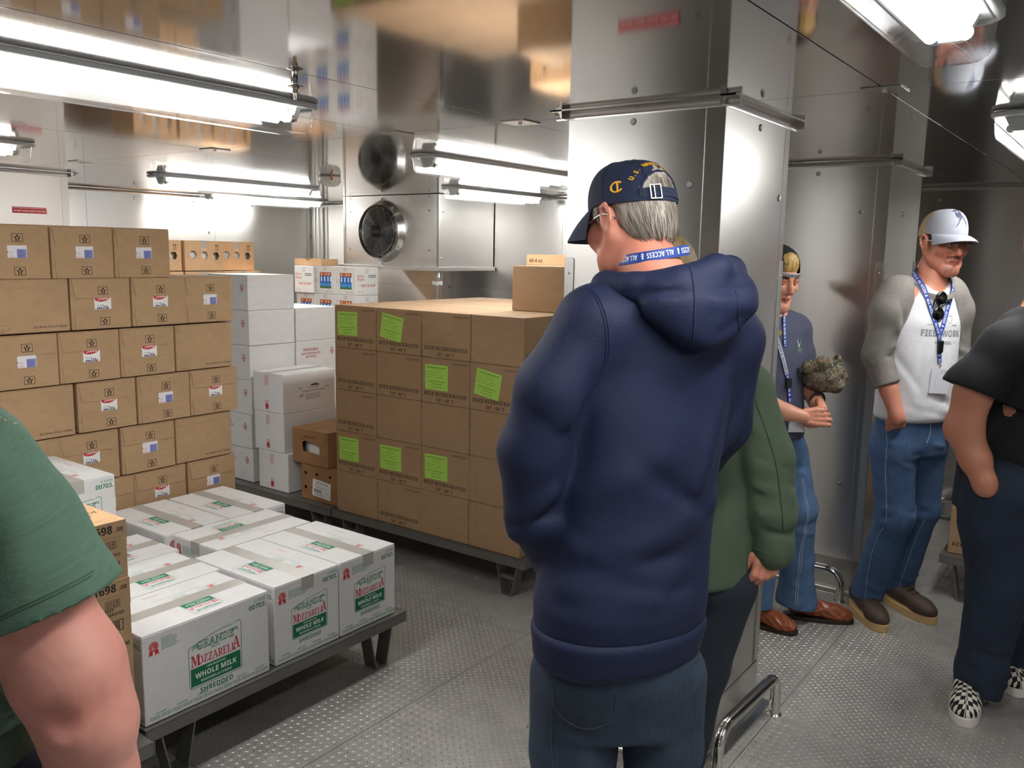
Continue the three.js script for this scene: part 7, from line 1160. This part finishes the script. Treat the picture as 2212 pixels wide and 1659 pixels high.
// --- man in black at the right edge ---
{
  const P = person('person in a black tee, dark jeans and checkered shoes at the right edge', [-0.353, 0, -3.433]);
  const tone = '#bd7f66', B = new Field(0.009);
  B.chain([[0.1, 1.58, -0.02, 0.055], [0.09, 1.42, -0.02, 0.07], [0.09, 1.0, -0.03, 0.1], [0.1, 0.9, -0.03, 0.1]], 0.03);
  B.chain([[0.06, 1.4, 0, 0.07], [-0.05, 1.33, 0.04, 0.065], [-0.148, 1.17, 0.03, 0.062], [-0.165, 1.04, 0.02, 0.06]], 0.02).chain([[-0.165, 1.04, 0.02, 0.061], [-0.135, 0.94, 0.06, 0.049], [-0.113, 0.868, 0.09, 0.036], [-0.108, 0.85, 0.092, 0.036]], 0.025).chain([[0.06, 1.4, 0, 0.07], [0.27, 1.33, -0.15, 0.065], [0.33, 1.05, -0.15, 0.055], [0.28, 0.85, -0.05, 0.036]], 0.02);
  for (const [x, w] of [[0, 0], [0.2, -0.2]]) B.chain([[x, 0.85, w, 0.08], [x, 0.45, w, 0.06], [x, 0.09, w, 0.045]], 0.02);
  const H = new Field(0.0045), H2 = new Field(0.0045); for (const c of handChains(frame([-0.112, 0.87, 0.085], [0.55, -1, -0.6], [0.5, 0, -1]), 1, [0.35, 0.4, 0.45, 0.5], 0.1)) H.chain(c, 0.008); for (const c of handChains(frame([0.28, 0.85, -0.05], [-0.1, -1, 0.1], [-0.5, 0, -1]), -1, [0.35, 0.4, 0.45, 0.5], 0.1)) H2.chain(c, 0.008);
  const M = headM([0.1, 1.67, -0.01], -25 * D2R, 0.1), head = paint(headGeo({ cell: 0.005 }), skin(tone)).applyMatrix4(M);
  mesh('body', joinGeo([head, bodySkin(B, tone), bodySkin(H, tone), bodySkin(H2, tone)]), skinMat, P);
  const HF = new Field(0.006); HF.ell([0, 0.042, -0.02], [0.081, 0.086, 0.102], 0, 0.02).plane([0, 0.6, -0.8], [0, 0.03, 0.06]); mesh('hair', paint(HF.build(), () => new THREE.Color('#2b211b')).applyMatrix4(M), hairMat, P);
  eyes(P, M, { lid: S(0xa86a54), brow: S(0x2b211b) });
  const T = new Field(0.0075), Y = -0.35;
  T.loft([[0.8, 0.1, -0.06, 0.2, 0.15, Y], [1.0, 0.1, -0.05, 0.2, 0.15, Y], [1.2, 0.1, -0.04, 0.2, 0.14, Y], [1.34, 0.1, -0.03, 0.2, 0.12, Y], [1.43, 0.1, -0.02, 0.13, 0.09, Y], [1.47, 0.1, -0.02, 0.08, 0.07, Y]], 0.03, 2.2, 0.02);
  T.chain([[0.03, 1.36, 0.02, 0.09], [-0.05, 1.32, 0.04, 0.092], [-0.15, 1.19, 0.033, 0.09], [-0.185, 1.14, 0.03, 0.09]], 0.04).chain([[0.17, 1.36, -0.06, 0.09], [0.28, 1.3, -0.15, 0.09], [0.32, 1.16, -0.16, 0.09]], 0.04).plane([0.38, 1, 0], [-0.16, 1.178, 0.03], 0.19);
  T.disp = folds([fold([-0.02, 1.32, 0.1], [-0.06, 1.18, 0.1], 0.016, -0.01), fold([0.0, 1.2, 0.11], [-0.03, 0.95, 0.12], 0.02, 0.008), fold([0.03, 1.3, 0.12], [0.0, 1.05, 0.12], 0.02, -0.008)], 0.003, 7, 7, 7);
  mesh('shirt', T.build(), cloth(0x0d1116, { sheen: 0.15 }), P);
  const dn = denimMat('#1f2a3d'), J = new Field(0.0085);
  J.loft([[0.72, 0.09, -0.07, 0.2, 0.14, Y], [0.9, 0.09, -0.06, 0.2, 0.15, Y]], 0.04, 2.3, 0.012); J.chain([[-0.02, 0.82, 0.02, 0.118], [-0.01, 0.7, 0.0, 0.115], [0.02, 0.45, 0.01, 0.1], [-0.005, 0.14, 0.0, 0.082], [-0.01, 0.07, 0.0, 0.084]], 0.03).chain([[0.2, 0.78, -0.12, 0.11], [0.22, 0.45, -0.15, 0.095], [0.22, 0.08, -0.2, 0.085]], 0.03).plane([0.35, 1, 0], [0, 0.055, 0]);
  J.disp = folds([fold([-0.09, 0.25, 0.07], [0.07, 0.2, 0.08], 0.016, -0.014), fold([-0.1, 0.21, 0.05], [0.07, 0.16, 0.07], 0.018, 0.016), fold([-0.09, 0.14, 0.06], [0.08, 0.1, 0.06], 0.014, 0.01), fold([-0.09, 0.5, 0.08], [0.09, 0.47, 0.08], 0.02, 0.006), fold([-0.08, 0.8, 0.1], [0.08, 0.78, 0.12], 0.016, 0.006)], 0.0035, 8, 6, 8);
  mesh('jeans', J.build(), dn, P);
  const chk = new THREE.MeshStandardMaterial({ roughness: 0.8, map: canvasTex(128, 128, (c, w, h) => { c.fillStyle = '#e6e2d6'; c.fillRect(0, 0, w, h); c.fillStyle = '#17161a'; c.fillRect(0, 0, w / 2, h / 2); c.fillRect(w / 2, h / 2, w / 2, h / 2); }, [33, 33]) }), ws = S(0xe2ddd6, { roughness: 0.6 });
  for (const [x, w, t] of [[-0.065, 0.03, -0.5], [0.2, -0.2, -0.1]]) { const { M: SM, up } = shoe(P, 'slip_on_shoe', [x, 0, w], t, { mat: chk, soleMat: ws, sole: 0.034, len: 0.29, w: 0.052, toe: 0.036 }); const p = up.geometry.attributes.position, inv = SM.clone().invert(), a = new Float32Array(p.count * 2), v = V(0, 0, 0); for (let i = 0; i < p.count; i++) { v.set(p.getX(i), p.getY(i), p.getZ(i)).applyMatrix4(inv); a[2 * i] = v.x * 1.05 + 0.3 * Math.sign(v.x) * v.y; a[2 * i + 1] = v.z; } up.geometry.setAttribute('uv', new THREE.BufferAttribute(a, 2)); }
}
// --- woman in the green jacket, mostly hidden behind the hoodie ---
{
  const P = person('fair-haired person in olive green jacket, mostly hidden behind the navy hoodie', [-0.909, 0, -2.222]);
  const tone = '#cf937d', B = new Field(0.009), M = headM([-0.178, 1.55, -0.02], 120 * D2R, 0.25);
  B.chain([[-0.16, 1.47, -0.02, 0.048], [-0.12, 1.38, -0.02, 0.06], [-0.08, 1.0, -0.03, 0.08], [-0.05, 0.8, -0.03, 0.08]], 0.03);
  B.chain([[-0.1, 1.36, 0, 0.05], [0.06, 1.28, 0.02, 0.045], [0.12, 1.05, 0.04, 0.04], [0.145, 0.86, 0.05, 0.028], [0.14, 0.83, 0.05, 0.027]], 0.012).chain([[-0.1, 1.36, 0, 0.05], [-0.24, 1.28, -0.06, 0.045], [-0.26, 1.05, -0.06, 0.04], [-0.24, 0.9, 0, 0.03]], 0.012);
  for (const [x0, x1, w] of [[0.0, -0.06, 0], [-0.1, -0.13, -0.08]]) B.chain([[x0, 0.8, w, 0.07], [x0 - 0.03, 0.42, w, 0.05], [x1, 0.08, w, 0.04]], 0.02);
  const H = new Field(0.0035), H2 = new Field(0.0045); for (const c of handChains(frame([0.14, 0.84, 0.05], [-0.2, -1, 0.05], [-0.3, 0, -1]), -1, [0.5, 0.6, 0.65, 0.7], 0.1)) H.chain(c, 0.006); for (const c of handChains(frame([-0.24, 0.91, 0], [0, -1, 0.1], [1, 0, 0]), 1)) H2.chain(c, 0.006);
  mesh('body', joinGeo([paint(headGeo({ cell: 0.005, w: 0.95 }), skin(tone)).applyMatrix4(M), bodySkin(B, tone), bodySkin(H, '#cb8770'), bodySkin(H2, tone)]), skinMat, P); eyes(P, M, { lid: S(0xbd7d64), brow: S(0x7d6446) });
  const HF = new Field(0.005); HF.ell([0, 0.04, -0.02], [0.088, 0.093, 0.108], 0, 0.02).ell([0, -0.06, -0.06], [0.075, 0.09, 0.06], 0, 0.04).ell([0, -0.14, -0.07], [0.06, 0.07, 0.045], 0, 0.04).plane([0, 0.5, -0.8], [0, 0.03, 0.06]); HF.disp = (x, y, z) => 0.003 * n3(x * 110, y * 22, z * 110);
  mesh('hair', paint(HF.build(), (x, y, z) => mixc('#77643f', '#b59f72', 0.5 + 0.6 * n3(x * 170, y * 30, z * 170))).applyMatrix4(M), hairMat, P);
  const om = cloth(0x4a5a48, { roughness: 0.9 }), T = new Field(0.0075), Y = 0.35;
  T.loft([[0.72, -0.045, -0.01, 0.155, 0.125, Y], [0.85, -0.05, -0.01, 0.16, 0.125, Y], [1.05, -0.075, -0.01, 0.165, 0.12, Y], [1.24, -0.09, -0.02, 0.18, 0.11, Y], [1.34, -0.11, -0.02, 0.13, 0.09, Y], [1.4, -0.12, -0.02, 0.075, 0.07, Y]], 0.03, 2.2, 0.02);
  T.chain([[0.0, 1.31, 0.0, 0.07], [0.055, 1.26, 0.02, 0.072], [0.115, 1.08, 0.04, 0.073], [0.135, 0.94, 0.05, 0.066], [0.148, 0.84, 0.05, 0.052], [0.15, 0.82, 0.05, 0.05]], 0.02).chain([[-0.2, 1.3, -0.05, 0.07], [-0.25, 1.2, -0.07, 0.07], [-0.26, 0.95, -0.04, 0.06]], 0.03).plane([-0.35, 1, 0], [0.02, 0.715, 0], 0.14);
  T.disp = folds([fold([0.06, 1.02, 0.1], [0.18, 0.99, 0.1], 0.014, 0.01), fold([0.07, 0.99, 0.1], [0.19, 1.02, 0.08], 0.012, -0.01), fold([0.07, 0.95, 0.11], [0.19, 0.92, 0.1], 0.014, 0.01), fold([0.07, 1.1, 0.1], [0.17, 1.06, 0.1], 0.013, -0.009), fold([0.08, 0.9, 0.11], [0.2, 0.88, 0.09], 0.012, -0.01), fold([0.02, 1.2, 0.09], [0.15, 1.12, 0.1], 0.016, 0.008), fold([-0.02, 0.95, 0.13], [0.08, 0.8, 0.1], 0.018, 0.009), fold([-0.05, 0.9, 0.13], [0.05, 0.78, 0.12], 0.014, -0.009)], 0.003, 9, 8, 9);
  const jacket = mesh('jacket', T.build(), om, P);
  mesh('cuff', uvm(new THREE.CylinderGeometry(0.056, 0.058, 0.036, 28, 1, true)).applyMatrix4(frame([0.147, 0.845, 0.05], [0.12, 1, 0], [0, 0, 1])), cloth(0x4a5a48, { side: THREE.DoubleSide }), jacket);
  seamLine('seam', jacket, [[0.06, 1.25, 0], [0.12, 1.08, 0], [0.15, 0.9, 0]], [0, 0, -1], 0.0013, S(0x303d2e), jacket);
  const J = new Field(0.008); J.loft([[0.68, -0.03, -0.03, 0.14, 0.115, Y], [0.88, -0.045, -0.03, 0.135, 0.11, Y]], 0.04, 2.3, 0.02); J.chain([[0.03, 0.7, 0.0, 0.095], [-0.01, 0.45, 0.0, 0.066], [-0.065, 0.1, 0.0, 0.055]], 0.03).chain([[-0.1, 0.72, -0.08, 0.09], [-0.12, 0.4, -0.08, 0.064], [-0.14, 0.1, -0.08, 0.055]], 0.03).plane([0, 1, 0], [0, 0.06, 0]); J.disp = folds([fold([-0.05, 0.5, 0.06], [0.06, 0.47, 0.06], 0.012, 0.006)], 0.003, 9, 8, 9);
  mesh('jeans', J.build(), denimMat('#1d2530'), P);
  for (const [x, w] of [[-0.03, 0.0], [-0.12, -0.08]]) shoe(P, 'shoe', [x, 0, w], 2.1, { mat: S(0x24221f), soleMat: S(0x3a3632), len: 0.25, w: 0.042 });
}
// --- green-shirted person at the left edge, arm only in view ---
{
  const P = person('person in heather green tee, bare elbow entering at the left edge', [-1.05, 0, -0.472]);
  const tone = '#cf9486', B = new Field(0.006), M = headM([-0.2, 1.66, -0.02], 170 * D2R, 0.1);
  B.chain([[-0.06, 1.36, 0, 0.058], [-0.012, 1.2, 0.0, 0.06], [0.028, 1.1, 0.0, 0.062]], 0.02).chain([[0.028, 1.1, 0.0, 0.061], [0.047, 1.03, -0.004, 0.053], [0.04, 0.94, -0.02, 0.05], [0.02, 0.82, -0.05, 0.036], [0.015, 0.79, -0.06, 0.032]], 0.03).ell([0.05, 1.045, 0.048], [0.02, 0.018, 0.014], 0.3, 0.02);
  B.ell([0.052, 1.062, 0.07], [0.014, 0.01, 0.012], 0, 0.02, true);
  const B2 = new Field(0.01); B2.chain([[-0.2, 1.58, -0.02, 0.055], [-0.2, 1.42, -0.02, 0.07], [-0.2, 1.0, -0.02, 0.1], [-0.2, 0.85, -0.02, 0.1]], 0.03).chain([[-0.2, 1.4, 0, 0.06], [-0.06, 1.37, 0, 0.055]], 0.02).chain([[-0.2, 1.4, 0, 0.06], [-0.36, 1.36, -0.02, 0.05], [-0.42, 1.08, -0.03, 0.045], [-0.4, 0.86, -0.1, 0.035]], 0.02); for (const x of [-0.29, -0.11]) B2.chain([[x, 0.85, -0.02, 0.08], [x, 0.45, 0, 0.06], [x, 0.09, 0, 0.045]], 0.02);
  const H = new Field(0.0045), H2 = new Field(0.0045); for (const c of handChains(frame([0.016, 0.8, -0.056], [-0.05, -1, -0.2], [-1, 0, 0]), 1)) H.chain(c, 0.008); for (const c of handChains(frame([-0.4, 0.86, -0.1], [0.05, -1, -0.2], [1, 0, 0]), -1)) H2.chain(c, 0.008);
  const arm = paint(B.build(), (x, y, z) => mixc(mixc(tone, '#c8766c', 0.2 + 0.4 * n3(x * 14, y * 14, z * 14)), '#a87268', Math.max(0, n3(x * 60, y * 60, z * 60)) * 0.5));
  mesh('body', joinGeo([arm, bodySkin(B2, tone), bodySkin(H, tone), bodySkin(H2, tone), paint(headGeo({ cell: 0.006 }), skin(tone)).applyMatrix4(M)]), skinMat, P); eyes(P, M, { lid: S(0xbd7d64), brow: S(0x4d3a2c) });
  const HF = new Field(0.007); HF.ell([0, 0.042, -0.02], [0.081, 0.086, 0.102], 0, 0.02).plane([0, 0.6, -0.8], [0, 0.03, 0.06]); mesh('hair', paint(HF.build(), () => new THREE.Color('#3a2c22')).applyMatrix4(M), hairMat, P);
  const gm = new THREE.MeshPhysicalMaterial({ map: heather('#52705f', '#42594d', 4), roughness: 0.92, bumpMap: fleeceB, bumpScale: 0.0006 });
  const T = new Field(0.005);
  T.chain([[-0.075, 1.355, 0.0, 0.075], [-0.03, 1.27, 0.0, 0.075], [0.012, 1.18, 0.0, 0.08], [0.03, 1.13, 0, 0.082]], 0.04).loft([[0.95, -0.22, -0.02, 0.18, 0.13, 0], [1.2, -0.21, -0.02, 0.17, 0.125, 0], [1.36, -0.2, -0.02, 0.17, 0.11, 0], [1.44, -0.2, -0.02, 0.12, 0.09, 0], [1.48, -0.2, -0.02, 0.075, 0.07, 0]], 0.04, 2.2, 0.02).chain([[-0.33, 1.36, -0.02, 0.075], [-0.4, 1.16, -0.02, 0.08]], 0.04).plane([-0.37, 1, 0], [0.01, 1.186, 0], 0.17);
  T.chain([[0.0, 1.2, 0, 0.066], [0.05, 1.08, 0, 0.07]], 0.004, true);
  T.disp = folds([fold([-0.05, 1.38, 0.08], [-0.06, 1.2, 0.08], 0.016, -0.016), fold([-0.03, 1.36, 0.09], [-0.045, 1.22, 0.09], 0.013, 0.01), fold([-0.04, 1.3, 0.09], [-0.07, 1.18, 0.08], 0.012, 0.008), fold([0.0, 1.32, 0.07], [-0.02, 1.24, 0.08], 0.014, -0.006)], 0.0022, 16, 16, 16);
  const tee = mesh('shirt', T.build(), gm, P);
  for (const d of [0.022, 0.026]) seamLine('hem_stitching', tee, [[-0.07, 1.155 + d, 0], [-0.02, 1.172 + d, 0], [0.03, 1.194 + d, 0], [0.085, 1.215 + d, 0]], [0, 0, -1], 0.0009, S(0x3f5548), tee, 30, 0.0004);
  const J = new Field(0.01); J.loft([[0.72, -0.2, -0.02, 0.18, 0.13, 0], [0.98, -0.2, -0.02, 0.17, 0.12, 0]], 0.04, 2.3, 0.02); J.chain([[-0.29, 0.78, -0.02, 0.1], [-0.29, 0.07, 0, 0.08]], 0.03).chain([[-0.11, 0.78, -0.02, 0.1], [-0.11, 0.07, 0, 0.08]], 0.03).plane([0, 1, 0], [0, 0.06, 0]); mesh('jeans', J.build(), denimMat('#2b3a55'), P);
  for (const x of [-0.29, -0.11]) shoe(P, 'shoe', [x, 0, -0.05], Math.PI, { mat: S(0x2a2624), soleMat: S(0xbdb8b0) });
}
renderer.render(scene, camera);
